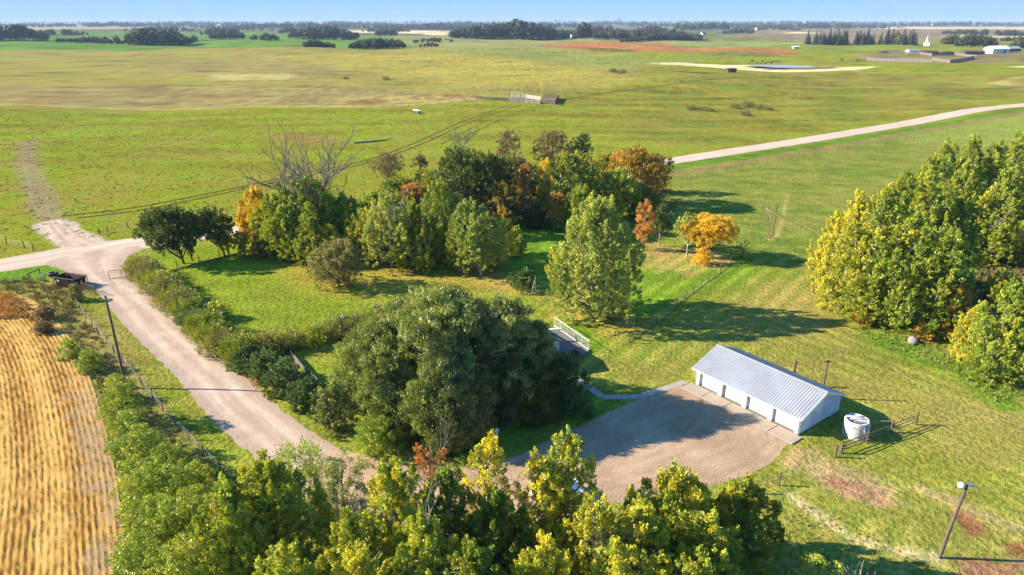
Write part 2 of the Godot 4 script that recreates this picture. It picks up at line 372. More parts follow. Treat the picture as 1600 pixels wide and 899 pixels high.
	# rough ground at the lower right
	patch(PackedVector2Array([Vector2(20.68, -52.08), Vector2(28.34, -58.17), Vector2(34.14, -58.17), Vector2(40.18, -52.08), Vector2(47.91, -45.37), Vector2(41.7, -37.47), Vector2(16.22, -37.47)]), C(0.17, 0.185, 0.035), 2.0, 0.8, C(0.2, 0.19, 0.05))
	patch(PackedVector2Array([Vector2(27.05, -58.17), Vector2(30.05, -57.62), Vector2(32.44, -54.49), Vector2(35.21, -51.62), Vector2(34.62, -49.4), Vector2(31.42, -49.83), Vector2(28.56, -52.55), Vector2(26.51, -55)]), C(0.3, 0.22, 0.12), 0.9, 0.9, C(0.25, 0.16, 0.095))
	patch(PackedVector2Array([Vector2(29.57, -53.51), Vector2(31.76, -53.03), Vector2(34.22, -50.27), Vector2(32.98, -48.97), Vector2(29.65, -50.98)]), C(0.24, 0.125, 0.08), 0.5, 1.0, C(0.3, 0.22, 0.13))
	patch(PackedVector2Array([Vector2(39.06, -49.23), Vector2(40.05, -48.55), Vector2(40.16, -46.13), Vector2(38.42, -45.52), Vector2(38.14, -47.89)]), C(0.2, 0.085, 0.05), 0.35, 0.7)
	patch(PackedVector2Array([Vector2(40.47, -44.99), Vector2(43.63, -43.89), Vector2(42.6, -42.49), Vector2(40.27, -43.54)]), C(0.2, 0.07, 0.04), 0.4, 0.7)
	patch(PackedVector2Array([Vector2(35.84, -43.04), Vector2(40.57, -42.49), Vector2(39.19, -40.5), Vector2(34.48, -40.82)]), C(0.24, 0.13, 0.08), 0.5, 0.7)
	track(PackedVector2Array([Vector2(25.19, -50.71), Vector2(26.33, -48.55), Vector2(28.21, -45.37), Vector2(31.17, -43.89), Vector2(33.79, -43.04)]), 0.35, C(0.42, 0.35, 0.2), 0.5, 0.7)
	track(PackedVector2Array([Vector2(37.56, -51.62), Vector2(39.11, -50.27), Vector2(41.75, -47.32), Vector2(44.17, -44.62)]), 0.5, C(0.32, 0.24, 0.12), 0.6, 0.7)
	patch(PackedVector2Array([Vector2(72.98, -114.99), Vector2(99.76, -120.41), Vector2(77.31, -89.8), Vector2(61.66, -89.8)]), C(0.22, 0.15, 0.085), 1.5, 0.9, C(0.13, 0.12, 0.04))
	# verge between crop and drive
	patch(PackedVector2Array([Vector2(-105.61, -105.36), Vector2(-79.72, -107.78), Vector2(-71.99, -103.89), Vector2(-59.25, -92.11), Vector2(-41.66, -72.76), Vector2(-28.14, -56.02), Vector2(-21.28, -48.55), Vector2(-26.41, -37.47), Vector2(-32.75, -46.92), Vector2(-45.3, -65.47), Vector2(-65.34, -89.8), Vector2(-80.15, -99.15), Vector2(-98.36, -97.04)]), C(0.135, 0.135, 0.035), 1.0, 0.8, C(0.2, 0.155, 0.06))
	patch(PackedVector2Array([Vector2(-68.45, -99.69), Vector2(-61.54, -94.52), Vector2(-50.43, -81.48), Vector2(-41.29, -71.97), Vector2(-34.82, -64.16), Vector2(-26.02, -57.08), Vector2(-27.54, -54.49), Vector2(-37.52, -65.47), Vector2(-48.93, -77.79), Vector2(-59.82, -89.8)]), C(0.14, 0.19, 0.02), 0.7, 0.6, C(0.2, 0.19, 0.045))
	track(PackedVector2Array([Vector2(-63.78, -107.78), Vector2(-54.59, -97.04), Vector2(-44.94, -86.52), Vector2(-35.86, -76.91), Vector2(-30.21, -70.89)]), 0.7, C(0.25, 0.14, 0.075), 0.6, 0.8)
	patch(PackedVector2Array([Vector2(-98.95, -110.31), Vector2(-81.59, -113.28), Vector2(-76.96, -110.31), Vector2(-78.15, -105.36), Vector2(-93.9, -103.89)]), C(0.09, 0.18, 0.02), 1.0, 0.4)

func land_colour(x: float, z: float) -> Color:
	var p := Vector2(x, z)
	var s := road_side(x, z)
	var n1 := noise_a.get_noise_2d(x, z * 1.6)
	var n2 := noise_b.get_noise_2d(x * 1.0, z * 1.7)
	var c := C(0.16, 0.195, 0.018).lerp(C(0.19, 0.17, 0.035), clampf(0.45 + n1 * 1.1, 0.0, 1.0))
	c = c.lerp(C(0.085, 0.15, 0.02), clampf(n2 * 1.8 - 0.25, 0.0, 0.7))
	var deep := -z
	if deep > 900.0:
		c = c.lerp(C(0.1, 0.11, 0.05), smoothstep(900.0, 2500.0, deep))
	if s > 4.0 and deep < 170.0:
		c = C(0.185, 0.195, 0.035).lerp(C(0.14, 0.18, 0.025), clampf(0.5 + n1, 0.0, 1.0))
	for q in patches:
		var box: Rect2 = q[4]
		if not box.has_point(p):
			continue
		var poly: PackedVector2Array = q[0]
		var fe: float = q[2]
		var d := edge_distance(p, poly, true)
		if Geometry2D.is_point_in_polygon(p, poly):
			d = -d
		var ragged := noise_b.get_noise_2d(x * 8.0 / (fe + 1.0), z * 8.0 / (fe + 1.0)) * fe * 1.6
		var w := 1.0 - smoothstep(-fe, fe, d + ragged)
		if w <= 0.0:
			continue
		var first: Color = q[1]
		var inner := first.lerp(q[5], clampf(0.5 + n1 * 1.4 + n2 * 0.6, 0.0, 1.0))
		var rough: float = q[3]
		c = c.lerp(inner, w * (1.0 - 0.35 * rough * clampf(0.5 + n2 * 1.6, 0.0, 1.0)))
	for q in lines:
		var box: Rect2 = q[5]
		if not box.has_point(p):
			continue
		var d := edge_distance(p, q[0], false)
		var wd: float = q[1]
		var fe: float = q[3]
		var st: float = q[4]
		var w: float = (1.0 - smoothstep(wd, wd + fe, d + n2 * fe)) * st
		c = c.lerp(q[2], w)
	# mown stripes on the lawns south of the road
	if deep < 125.0 and s > 6.0 and x > 4.0:
		var st := sin((x * 0.78 + z * 0.62) * TAU / 2.9 + n1 * 1.5)
		if x > 36.0 and deep < 92.0 + (x - 36.0) * 0.2:
			st = sin((x * 0.81 - z * 0.59) * TAU / 2.6 + n1)
		var k := 1.0 + 0.27 * st * clampf(0.65 + n2 * 2.0 + n1, 0.0, 1.0)
		c = Color(c.r * k, c.g * (1.0 + (k - 1.0) * 0.6), c.b * k)
	var streak := noise_a.get_noise_2d(x * 0.5 + 900.0, z * 2.2)
	var fleck := noise_b.get_noise_2d(x * 2.6, z * 3.4 + 500.0)
	var open := smoothstep(130.0, 260.0, deep) if s < 0.0 else 0.25
	var v := (1.0 + n2 * 0.3 + (streak * 0.45 + fleck * 0.35) * open) * 1.78
	c = c.lerp(C(c.r * 0.72, c.g * 0.95, c.b * 0.8), clampf(streak * 1.6 + fleck * 0.8, 0.0, 0.8) * open)
	return Color(c.r * v * 1.07, c.g * v * 1.04, c.b * v * 0.95)

func grid_lines(lo: float, hi: float, step: float, out_lo: float, out_hi: float, grow: float) -> PackedFloat32Array:
	var a := PackedFloat32Array()
	var x := lo
	var st := step
	while x > out_lo:
		st *= grow
		x -= st
		a.append(x)
	a.reverse()
	x = lo
	while x <= hi:
		a.append(x)
		x += step
	st = step
	while x < out_hi:
		a.append(x)
		st *= grow
		x += st
	a.append(x)
	return a

func build_ground() -> void:
	var xs := grid_lines(-104.0, 104.0, 0.5, -16000.0, 16000.0, 1.036)
	var zs := grid_lines(-140.0, -30.0, 0.5, -24000.0, 300.0, 1.019)
	var nx := xs.size()
	var nz := zs.size()
	var v := PackedVector3Array()
	var c := PackedColorArray()
	var n := PackedVector3Array()
	var ix := PackedInt32Array()
	v.resize(nx * nz)
	c.resize(nx * nz)
	n.resize(nx * nz)
	ix.resize((nx - 1) * (nz - 1) * 6)
	for j in nz:
		for i in nx:
			var x := xs[i]
			var z := zs[j]
			v[j * nx + i] = Vector3(x, gy(x, z), z)
			c[j * nx + i] = land_colour(x, z)
	for j in nz:
		for i in nx:
			var a := v[j * nx + maxi(i - 1, 0)]
			var b := v[j * nx + mini(i + 1, nx - 1)]
			var d := v[maxi(j - 1, 0) * nx + i]
			var e := v[mini(j + 1, nz - 1) * nx + i]
			n[j * nx + i] = (e - d).cross(b - a).normalized()
	var k := 0
	for j in nz - 1:
		for i in nx - 1:
			var a := j * nx + i
			ix[k] = a
			ix[k + 1] = a + 1
			ix[k + 2] = a + nx
			ix[k + 3] = a + 1
			ix[k + 4] = a + nx + 1
			ix[k + 5] = a + nx
			k += 6
	var arr := []
	arr.resize(Mesh.ARRAY_MAX)
	arr[Mesh.ARRAY_VERTEX] = v
	arr[Mesh.ARRAY_NORMAL] = n
	arr[Mesh.ARRAY_COLOR] = c
	arr[Mesh.ARRAY_INDEX] = ix
	var m := ArrayMesh.new()
	m.add_surface_from_arrays(Mesh.PRIMITIVE_TRIANGLES, arr)
	struct("ground", m, mats["turf"], "grassy prairie ground with lawns, pasture and far fields to the horizon")

func resample(pts: PackedVector2Array, count: int) -> PackedVector2Array:
	var total := 0.0
	for i in pts.size() - 1:
		total += pts[i].distance_to(pts[i + 1])
	var r := PackedVector2Array()
	for k in count:
		var want := total * k / (count - 1)
		var i := 0
		while i < pts.size() - 2 and want > pts[i].distance_to(pts[i + 1]):
			want -= pts[i].distance_to(pts[i + 1])
			i += 1
		r.append(pts[i].lerp(pts[i + 1], clampf(want / maxf(pts[i].distance_to(pts[i + 1]), 0.001), 0.0, 1.0)))
	return r

func smooth_curve(pts: PackedVector2Array) -> PackedVector2Array:
	var r := pts
	for round_ in 2:
		var q := PackedVector2Array([r[0]])
		for i in r.size() - 1:
			q.append(r[i].lerp(r[i + 1], 0.25))
			q.append(r[i].lerp(r[i + 1], 0.75))
		q.append(r[r.size() - 1])
		r = q
	return r

# a sheet between two edge lines; look: 0 = gravel drive, 1 = main road, 2 = yard pad
func strip(left: PackedVector2Array, right: PackedVector2Array, rows: int, cols: int, lift: float, look: int, ragged: float) -> ArrayMesh:
	var a := resample(smooth_curve(left), rows)
	var b := resample(smooth_curve(right), rows)
	var mb := MB.new()
	for j in rows:
		for i in cols + 1:
			var u := float(i) / cols
			var p := a[j].lerp(b[j], u)
			var side := 0.0
			if i == 0 or i == cols:
				side = 1.0
				p += (a[j] - b[j]).normalized() * (noise_b.get_noise_2d(p.x * 4.0, p.y * 4.0) * ragged)
			var n1 := noise_b.get_noise_2d(p.x * 2.0, p.y * 2.0)
			var n2 := noise_a.get_noise_2d(p.x * 3.0, p.y * 3.0)
			var lane := noise_b.get_noise_2d(u * 130.0, j * 0.7)
			n1 = n1 * 0.45 + lane * 0.55
			var c := C(0.47, 0.37, 0.285)
			if look == 0:
				var wheel := exp(-pow((u - 0.3) / 0.1, 2.0)) + exp(-pow((u - 0.66) / 0.1, 2.0))
				c = C(0.43, 0.325, 0.25).lerp(C(0.56, 0.455, 0.36), clampf(wheel * 0.8 + n1 * 0.6, 0.0, 1.0))
				c = c.lerp(C(0.36, 0.29, 0.23), clampf(absf(u - 0.5) * 4.0 - 1.3 + n1, 0.0, 0.7))
			elif look == 1:
				var wheel := exp(-pow((u - 0.3) / 0.12, 2.0)) + exp(-pow((u - 0.7) / 0.12, 2.0))
				c = C(0.5, 0.4, 0.31).lerp(C(0.6, 0.51, 0.42), clampf(wheel * 0.8 + n2 * 0.5, 0.0, 1.0))
			else:
				c = C(0.36, 0.25, 0.16).lerp(C(0.45, 0.325, 0.22), clampf(0.5 + n1 * 1.0 + n2 * 0.8, 0.0, 1.0))
			var k := 1.0 + n1 * 0.16 + 0.14 * noise_b.get_noise_2d(p.x * 11.0, p.y * 11.0)
			k *= 1.38
			mb.col = Color(c.r * k, c.g * k, c.b * k)
			var crown := 0.05 * (1.0 - pow(2.0 * u - 1.0, 2.0))
			mb.vert(Vector3(p.x, gy(p.x, p.y) + (lift + crown + n1 * 0.015 if side == 0.0 else lift - 0.1), p.y), Vector3(-n1 * 0.02, 1, 0).normalized())
	var mid := (rows / 2) * (cols + 1) + cols / 2
	var up := (mb.v[mid + cols + 1] - mb.v[mid]).cross(mb.v[mid + 1] - mb.v[mid]).y > 0.0
	for j in rows - 1:
		for i in cols:
			var q := j * (cols + 1) + i
			var w := q + cols + 1
			for t in ([q, q + 1, w, q + 1, w + 1, w] if up else [q, w, q + 1, q + 1, w, w + 1]):
				mb.ix.append(t)
	return mb.mesh()

# ---------------------------------------------------------------- foliage
# a twig full of leaves, about 1 m across: look = "poplar", "fine", "droop", "wisp", "grass", "straw"
func leaf_twig(look: String) -> ArrayMesh:
	if leaf_meshes.has(look):
		return leaf_meshes[look]
	var r := RandomNumberGenerator.new()
	r.seed = hash(look)
	var mb := MB.new()
	var count := 44
	var size := 0.2
	match look:
		"fine":
			count = 60; size = 0.15
		"droop":
			count = 60; size = 0.17
		"wisp":
			count = 46; size = 0.12
		"grass":
			count = 16; size = 0.08
		"straw":
			count = 12; size = 0.04
		"coarse":
			count = 34; size = 0.3
	for k in count:
		var d := Vector3(r.randfn(), r.randfn(), r.randfn()).normalized()
		var p := Vector3.ZERO
		var along := Vector3.ZERO
		var s := size * r.randf_range(0.65, 1.35)
		var wide := s * 0.42
		if look == "droop":
			var t := r.randf()
			p = Vector3(d.x * 0.45, -t * 0.75 + 0.25, d.z * 0.45) * Vector3(1.0 + t * 0.2, 1, 1.0 + t * 0.2)
			along = (Vector3(d.x * 0.5, -1.0, d.z * 0.5)).normalized()
			s *= 1.5
			wide = s * 0.24
		elif look == "wisp":
			var t := r.randf()
			p = Vector3(d.x * 0.3 * (0.4 + t), t * 1.1 - 0.45, d.z * 0.3 * (0.4 + t))
			along = Vector3(d.x * 0.6, 0.8, d.z * 0.6).normalized()
			s *= 1.4
			wide = s * 0.3
		elif look == "grass" or look == "straw":
			p = Vector3(r.randf_range(-0.4, 0.4), 0.0, r.randf_range(-0.4, 0.4))
			along = Vector3(r.randf_range(-0.5, 0.5), 1.0, r.randf_range(-0.5, 0.5)).normalized()
			s = r.randf_range(0.45, 1.0) if look == "grass" else r.randf_range(0.5, 1.0)
			wide = size
		else:
			p = d * pow(r.randf(), 0.45) * 0.5
			p.y = p.y * (0.8 if look == "fine" else 1.35)
			if look != "fine":
				var f := clampf(0.5 - p.y * 0.55, 0.25, 1.0)
				p.x *= f * 1.25
				p.z *= f * 1.25
			along = (d * 0.5 + Vector3(r.randf_range(-1, 1), r.randf_range(-0.9, 0.6), r.randf_range(-1, 1))).normalized()
		var face := along.cross(Vector3(r.randf_range(-1, 1), r.randf_range(-0.4, 0.4), r.randf_range(-1, 1))).normalized()
		var nn := face.cross(along).normalized()
		if nn.dot(d + Vector3(0, 0.7, 0)) < 0.0:
			nn = -nn
			face = -face
		nn = (nn + d * 0.35).normalized()
		var b := r.randf_range(0.72, 1.25)
		mb.col = Color(b * r.randf_range(0.9, 1.12), b, b * r.randf_range(0.8, 1.1))
		var i := mb.v.size()
		if look == "grass" or look == "straw":
			mb.vert(p - face * wide, nn)
			mb.vert(p + face * wide, nn)
			mb.vert(p + along * s, nn)
			mb.ix.append_array(PackedInt32Array([i, i + 2, i + 1]))
		else:
			mb.vert(p - along * s * 0.5, nn)
			mb.vert(p + face * wide, nn)
			mb.vert(p + along * s * 0.5, nn)
			mb.vert(p - face * wide, nn)
			mb.ix.append_array(PackedInt32Array([i, i + 2, i + 1, i, i + 3, i + 2]))
	leaf_meshes[look] = mb.mesh()
	return leaf_meshes[look]

const PALETTE := {
	"green": [Color(0.17, 0.26, 0.028), Color(0.55, 0.44, 0.02)],
	"fresh": [Color(0.25, 0.36, 0.036), Color(0.62, 0.54, 0.03)],
	"poplar": [Color(0.34, 0.42, 0.048), Color(0.74, 0.62, 0.04)],
	"pale": [Color(0.32, 0.41, 0.09), Color(0.58, 0.58, 0.1)],
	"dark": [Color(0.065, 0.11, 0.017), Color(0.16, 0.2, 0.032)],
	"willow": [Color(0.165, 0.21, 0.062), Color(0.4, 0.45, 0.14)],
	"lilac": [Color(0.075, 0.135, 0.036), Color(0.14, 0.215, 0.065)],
	"olive": [Color(0.2, 0.205, 0.055), Color(0.33, 0.29, 0.09)],
	"brown": [Color(0.18, 0.13, 0.055), Color(0.3, 0.21, 0.075)],
	"yellow": [Color(0.72, 0.53, 0.015), Color(0.86, 0.55, 0.015)],
	"gold": [Color(0.74, 0.47, 0.02), Color(0.8, 0.56, 0.03)],
	"orange": [Color(0.6, 0.27, 0.04), Color(0.7, 0.4, 0.05)],
	"rust": [Color(0.45, 0.16, 0.045), Color(0.6, 0.27, 0.08)],
	"amber": [Color(0.3, 0.24, 0.03), Color(0.56, 0.34, 0.03)],
}

func envelope(shape: String, t: float) -> float:
	match shape:
		"poplar":
			return pow(clampf(sin(PI * pow(clampf(t * 0.9 + 0.1, 0.0, 1.0), 0.72)), 0.0, 1.0), 0.75)
		"round":
			return sqrt(maxf(0.0, 1.0 - pow(2.0 * t - 0.9, 2.0) / 1.25))
		"willow":
			return sqrt(maxf(0.0, 1.0 - pow(t, 2.2)))
		"shrub":
			return sqrt(maxf(0.0, 1.0 - pow(t, 1.8)))
		"cone":
			return maxf(0.05, 1.0 - t)
		"thin":
			return 0.25 + 0.75 * sin(PI * clampf(t * 0.85 + 0.1, 0.0, 1.0))
	return 1.0

var twig_min := 0.016

func branch(mb: MB, from: Vector3, dir: Vector3, length: float, radius: float, depth: int, r: RandomNumberGenerator, lift: float) -> void:
	var pts := [from]
	var rad := [radius]
	var d := dir
	var p := from
	for k in 3:
		d = (d + Vector3(r.randf_range(-0.28, 0.28), r.randf_range(-0.12, 0.2) + lift, r.randf_range(-0.28, 0.28))).normalized()
		p += d * length / 3.0
		pts.append(p)
		rad.append(maxf(radius * (1.0 - 0.27 * (k + 1)), twig_min if depth < 1 else twig_min * 1.4))
	mb.path(pts, rad, 5 if depth > 1 else 4)
	if depth <= 0:
		return
	for k in (4 if depth > 1 else 4):
		var at: Vector3 = pts[1 + (k % 3)]
		var nd := (d + Vector3(r.randf_range(-1, 1), r.randf_range(-0.35, 0.7), r.randf_range(-1, 1)) * 0.85).normalized()
		branch(mb, at, nd, length * r.randf_range(0.5, 0.75), radius * 0.45, depth - 1, r, lift)

# where: x, height, z.  opt: shape, leaf, pal, mix, spread, lobes, base, size (twig, m), fill, bark, dead (bare branches showing), group, lean, cat, stretch
func tree(called: String, where: Vector3, radius: float, label: String, opt: Dictionary) -> Node3D:
	var shape: String = opt.get("shape", "poplar")
	var h := where.y
	twig_min = clampf(h * 0.0014, 0.01, 0.022)
	var o := thing(called, label, opt.get("cat", "shrub" if shape == "shrub" else "tree"), Vector3(where.x, gy(where.x, where.z) - 0.05, where.z), 0.0, opt.get("group", ""))
	var r := RandomNumberGenerator.new()
	r.seed = hash(label) + int(where.x * 7.0)
	var lobes: int = opt.get("lobes", 22)
	var base: float = h * opt.get("base", {"poplar": 0.1, "round": 0.28, "willow": 0.03, "shrub": 0.0, "thin": 0.2}.get(shape, 0.1))
	var stretch: float = opt.get("stretch", {"poplar": 1.75, "round": 0.85, "willow": 1.15, "shrub": 1.0, "thin": 1.5}.get(shape, 1.0))
	var lean: Vector3 = opt.get("lean", Vector3.ZERO)
	var size: float = opt.get("size", 0.9)
	var fill: float = opt.get("fill", 1.0)
	var pal: Array = PALETTE[opt.get("pal", "green")]
	var mix: float = opt.get("mix", 0.1)
	var spread: float = opt.get("spread", 0.2)
	var bark: Material = mats[opt.get("bark", "dark_bark" if shape == "shrub" else "poplar_bark")]
	var wood := MB.new()
	var lobe_r := radius * float(opt.get("lobe", 2.0 / sqrt(float(lobes)) * 0.78))
	var trunk_r := clampf(h * 0.017, 0.03, 0.4)
	var top := Vector3(0, h * 0.9, 0) + lean * h
	if shape != "shrub":
		var mid := lean * h * 0.35 + Vector3(r.randf_range(-0.02, 0.02) * h, h * 0.45, r.randf_range(-0.02, 0.02) * h)
		wood.path([Vector3(0, -0.2, 0), lean * h * 0.12 + Vector3(0, h * 0.2, 0), mid, top], [trunk_r * 1.25, trunk_r, trunk_r * 0.6, trunk_r * 0.1], 7)
	var where_at: Array[Transform3D] = []
	var tint := PackedColorArray()
	var golden := PI * (3.0 - sqrt(5.0))
	var turn := r.randf() * TAU
	for k in lobes:
		var t := (k + 0.5) / lobes
		if shape == "shrub" or shape == "willow":
			t = pow(t, 1.25)
		var rr := lobe_r * r.randf_range(0.75, 1.2)
		if shape == "poplar":
			rr *= lerpf(1.15, 0.72, t)
		var st := stretch * r.randf_range(0.85, 1.15)
		var lo := base + rr * st * 0.35
		var hi := maxf(lo, h - rr * st * 0.95)
		var cy := lerpf(lo, hi, t)
		var er := envelope(shape, t) * maxf(radius * 1.12 - rr * 0.7, radius * 0.2)
		var az := turn + golden * k + r.randf_range(-0.35, 0.35)
		var q := er * sqrt(r.randf_range(0.35, 1.0))
		var centre := Vector3(cos(az) * q, cy, sin(az) * q) + lean * cy
		# the limb that carries this lobe
		if shape == "shrub":
			wood.path([Vector3(cos(az) * q * 0.15, -0.1, sin(az) * q * 0.15), centre * 0.55, centre], [0.05, 0.035, 0.01], 4)
		else:
			var start := Vector3(0, clampf(cy - q * 0.9 - rr, h * 0.08, h * 0.75), 0)
			start += lean * start.y
			var bend := start.lerp(centre, 0.55) + Vector3(0, -0.08 * q, 0)
			wood.path([start, bend, centre, centre + Vector3(cos(az) * rr * 0.35, rr * st * 0.9, sin(az) * rr * 0.35)], [trunk_r * 0.42, trunk_r * 0.28, trunk_r * 0.14, 0.015], 5)
		var lm := clampf(mix + r.randfn() * spread, 0.0, 1.0)
		if opt.has("bias"):
			var bv: Vector3 = opt.bias
			lm = clampf(lm + bv.dot(centre - Vector3(0, h * 0.5, 0)) / radius, 0.0, 1.0)
		var shade := r.randf_range(0.85, 1.15)
		var count := int(ceil(8.2 * fill * rr * rr * (0.5 + 0.5 * st) / (size * size)))
		for j in count:
			var d := Vector3(r.randfn(), r.randfn(), r.randfn()).normalized()
			if d.y < -0.45 and r.randf() < 0.6:
				d.y = -d.y
			var e := Vector3(d.x * rr, d.y * rr * st, d.z * rr) * (1.04 - 0.5 * pow(r.randf(), 2.5))
			if shape == "poplar" or shape == "thin":
				# flame-like lobes: narrower towards the tip
				var f := clampf(0.5 + d.y * 0.5, 0.0, 1.0)
				e.x *= 1.15 - 0.75 * f
				e.z *= 1.15 - 0.75 * f
				e.x += cos(az) * rr * 0.25 * f
				e.z += sin(az) * rr * 0.25 * f
			var pos := centre + e
			if pos.y < 0.12:
				pos.y = r.randf_range(0.1, 0.5)
			var up := (d + Vector3(0, 0.8, 0)).normalized()
			if opt.get("leaf", "poplar") == "droop" or opt.get("leaf", "poplar") == "wisp":
				up = (Vector3(d.x * 0.35, 1.0, d.z * 0.35)).normalized()
			var side := up.cross(Vector3(r.randfn(), r.randfn(), r.randfn())).normalized()
			var bs := Basis(side, up, side.cross(up)) * (size * r.randf_range(0.7, 1.35))
			where_at.append(Transform3D(bs, pos))
			var m := clampf(lm + r.randfn() * 0.1, 0.0, 1.0)
			var cc: Color = pal[0].lerp(pal[1], m)
			var bright := shade * r.randf_range(0.78, 1.22)
			tint.append(Color(cc.r * bright, cc.g * bright, cc.b * bright))
	# inner leaves round the trunk
	if shape != "shrub":
		for j in int(lobes * 5 * fill * clampf(radius / 4.0, 0.4, 1.6) / size):
			var t := r.randf()
			var a := r.randf() * TAU
			var q := envelope(shape, t) * radius * 0.5 * sqrt(r.randf())
			var y := lerpf(base, h * 0.93, t)
			where_at.append(Transform3D(Basis(Vector3.UP, r.randf() * TAU) * Basis(Vector3.RIGHT, r.randf_range(-0.6, 0.6)) * (size * r.randf_range(0.8, 1.3)), Vector3(cos(a) * q, y, sin(a) * q) + lean * y))
			var cc: Color = pal[0].lerp(pal[1], clampf(mix + r.randfn() * spread, 0.0, 1.0))
			tint.append(cc)
	# bare dead tops and twigs that stick out of the leaves
	for k in int(opt.get("dead", 0)):
		var a := turn + k * 2.4
		var from := Vector3(cos(a) * radius * 0.15, h * r.randf_range(0.35, 0.6), sin(a) * radius * 0.15)
		branch(wood, from, Vector3(cos(a) * 0.55, 0.9, sin(a) * 0.55).normalized(), h * float(opt.get("reach", 0.28)) * r.randf_range(0.7, 1.2), trunk_r * 0.4, 2, r, 0.05)
	obj("stems" if shape == "shrub" else "trunk", wood.mesh(), bark, o)
	if where_at.size() > 0:
		scatter("foliage" if shape == "shrub" else "crown", leaf_twig(opt.get("leaf", "poplar")), mats["leaf"], where_at, tint, o)
	return o

func scatter(called: String, mesh: Mesh, m: Material, where_at: Array[Transform3D], tint: PackedColorArray, parent: Node = null) -> MultiMeshInstance3D:
	var mm := MultiMesh.new()
	mm.transform_format = MultiMesh.TRANSFORM_3D
	mm.use_colors = true
	mm.mesh = mesh
	mm.instance_count = where_at.size()
	for i in where_at.size():
		mm.set_instance_transform(i, where_at[i])
		mm.set_instance_color(i, tint[i])
	var o := MultiMeshInstance3D.new()
	o.name = called if parent else numbered(called)
	o.multimesh = mm
	o.material_override = m
	(parent if parent else self).add_child(o, true)
	o.set_meta("kind", "stuff")
	return o

func bare_tree(called: String, where: Vector3, radius: float, label: String, bark: String, depth := 3, group := "", cat := "tree") -> Node3D:
	var o := thing(called, label, cat, Vector3(where.x, gy(where.x, where.z), where.z), 0.0, group)
	var r := RandomNumberGenerator.new()
	r.seed = hash(label)
	var mb := MB.new()
	var h := where.y
	var tr := clampf(h * 0.02, 0.04, 0.34)
	twig_min = clampf(h * 0.0026, 0.012, 0.05)
	var stems := 1 if h > 6.0 else 5
	for s in stems:
		var a := r.randf() * TAU
		var tip := Vector3(cos(a) * radius * 0.3, h * 0.55, sin(a) * radius * 0.3)
		mb.path([Vector3(0, -0.2, 0), tip * 0.5, tip], [tr * 1.3, tr, tr * 0.6], 6)
		for k in (8 if stems == 1 else 4):
			var b := a + k * 2.4
			branch(mb, tip * r.randf_range(0.35, 1.0), Vector3(cos(b) * radius / h * 3.0, 0.6, sin(b) * radius / h * 3.0).normalized(), h * (r.randf_range(0.28, 0.44) if stems == 1 else 0.35), tr * 0.5, depth - 1, r, 0.03)
	obj("branches", mb.mesh(), mats[bark], o)
	return o

# tufts of grass or straw strewn inside an outline
func tufts(called: String, label: String, poly: PackedVector2Array, per_m2: float, tall: float, c1: Color, c2: Color, look := "grass", keep_off := 0.0, big := 1.0) -> void:
	var box := Rect2(poly[0], Vector2.ZERO)
	for p in poly:
		box = box.expand(p)
	var r := RandomNumberGenerator.new()
	r.seed = hash(label)
	var where_at: Array[Transform3D] = []
	var tint := PackedColorArray()
	for k in int(box.get_area() * per_m2):
		var p := Vector2(r.randf_range(box.position.x, box.end.x), r.randf_range(box.position.y, box.end.y))
		if not Geometry2D.is_point_in_polygon(p, poly):
			continue
		var n := noise_b.get_noise_2d(p.x * 1.3, p.y * 1.3)
		if n < keep_off - r.randf() * 0.25:
			continue
		if absf(road_side(p.x, p.y)) < 5.6:
			continue
		var s := tall * r.randf_range(0.6, 1.4)
		where_at.append(Transform3D(Basis(Vector3.UP, r.randf() * TAU) * Basis.from_scale(Vector3(s * big, s, s * big)), Vector3(p.x, gy(p.x, p.y) - 0.02, p.y)))
		var c := c1.lerp(c2, clampf(0.5 + n + r.randfn() * 0.22, 0.0, 1.0))
		tint.append(c)
	if where_at.size() == 0:
		return
	var o := scatter(called, leaf_twig(look), mats["grass"], where_at, tint)
	o.set_meta("label", label)

# ---------------------------------------------------------------- things
func pipe(parent: Node, called: String, pts: Array, rad: float, m: Material, sides := 6) -> MeshInstance3D:
	var mb := MB.new()
	for i in pts.size() - 1:
		mb.tube(pts[i], pts[i + 1], rad, rad, sides)
	return obj(called, mb.mesh(), m, parent)

func block(parent: Node, called: String, centre: Vector3, size: Vector3, m: Material, bevel := 0.01, basis := Basis.IDENTITY) -> MeshInstance3D:
	var mb := MB.new()
	mb.box(Vector3.ZERO, size, Basis.IDENTITY, bevel)
	var o := obj(called, mb.mesh(), m, parent)
	o.transform = Transform3D(basis, centre)
	return o

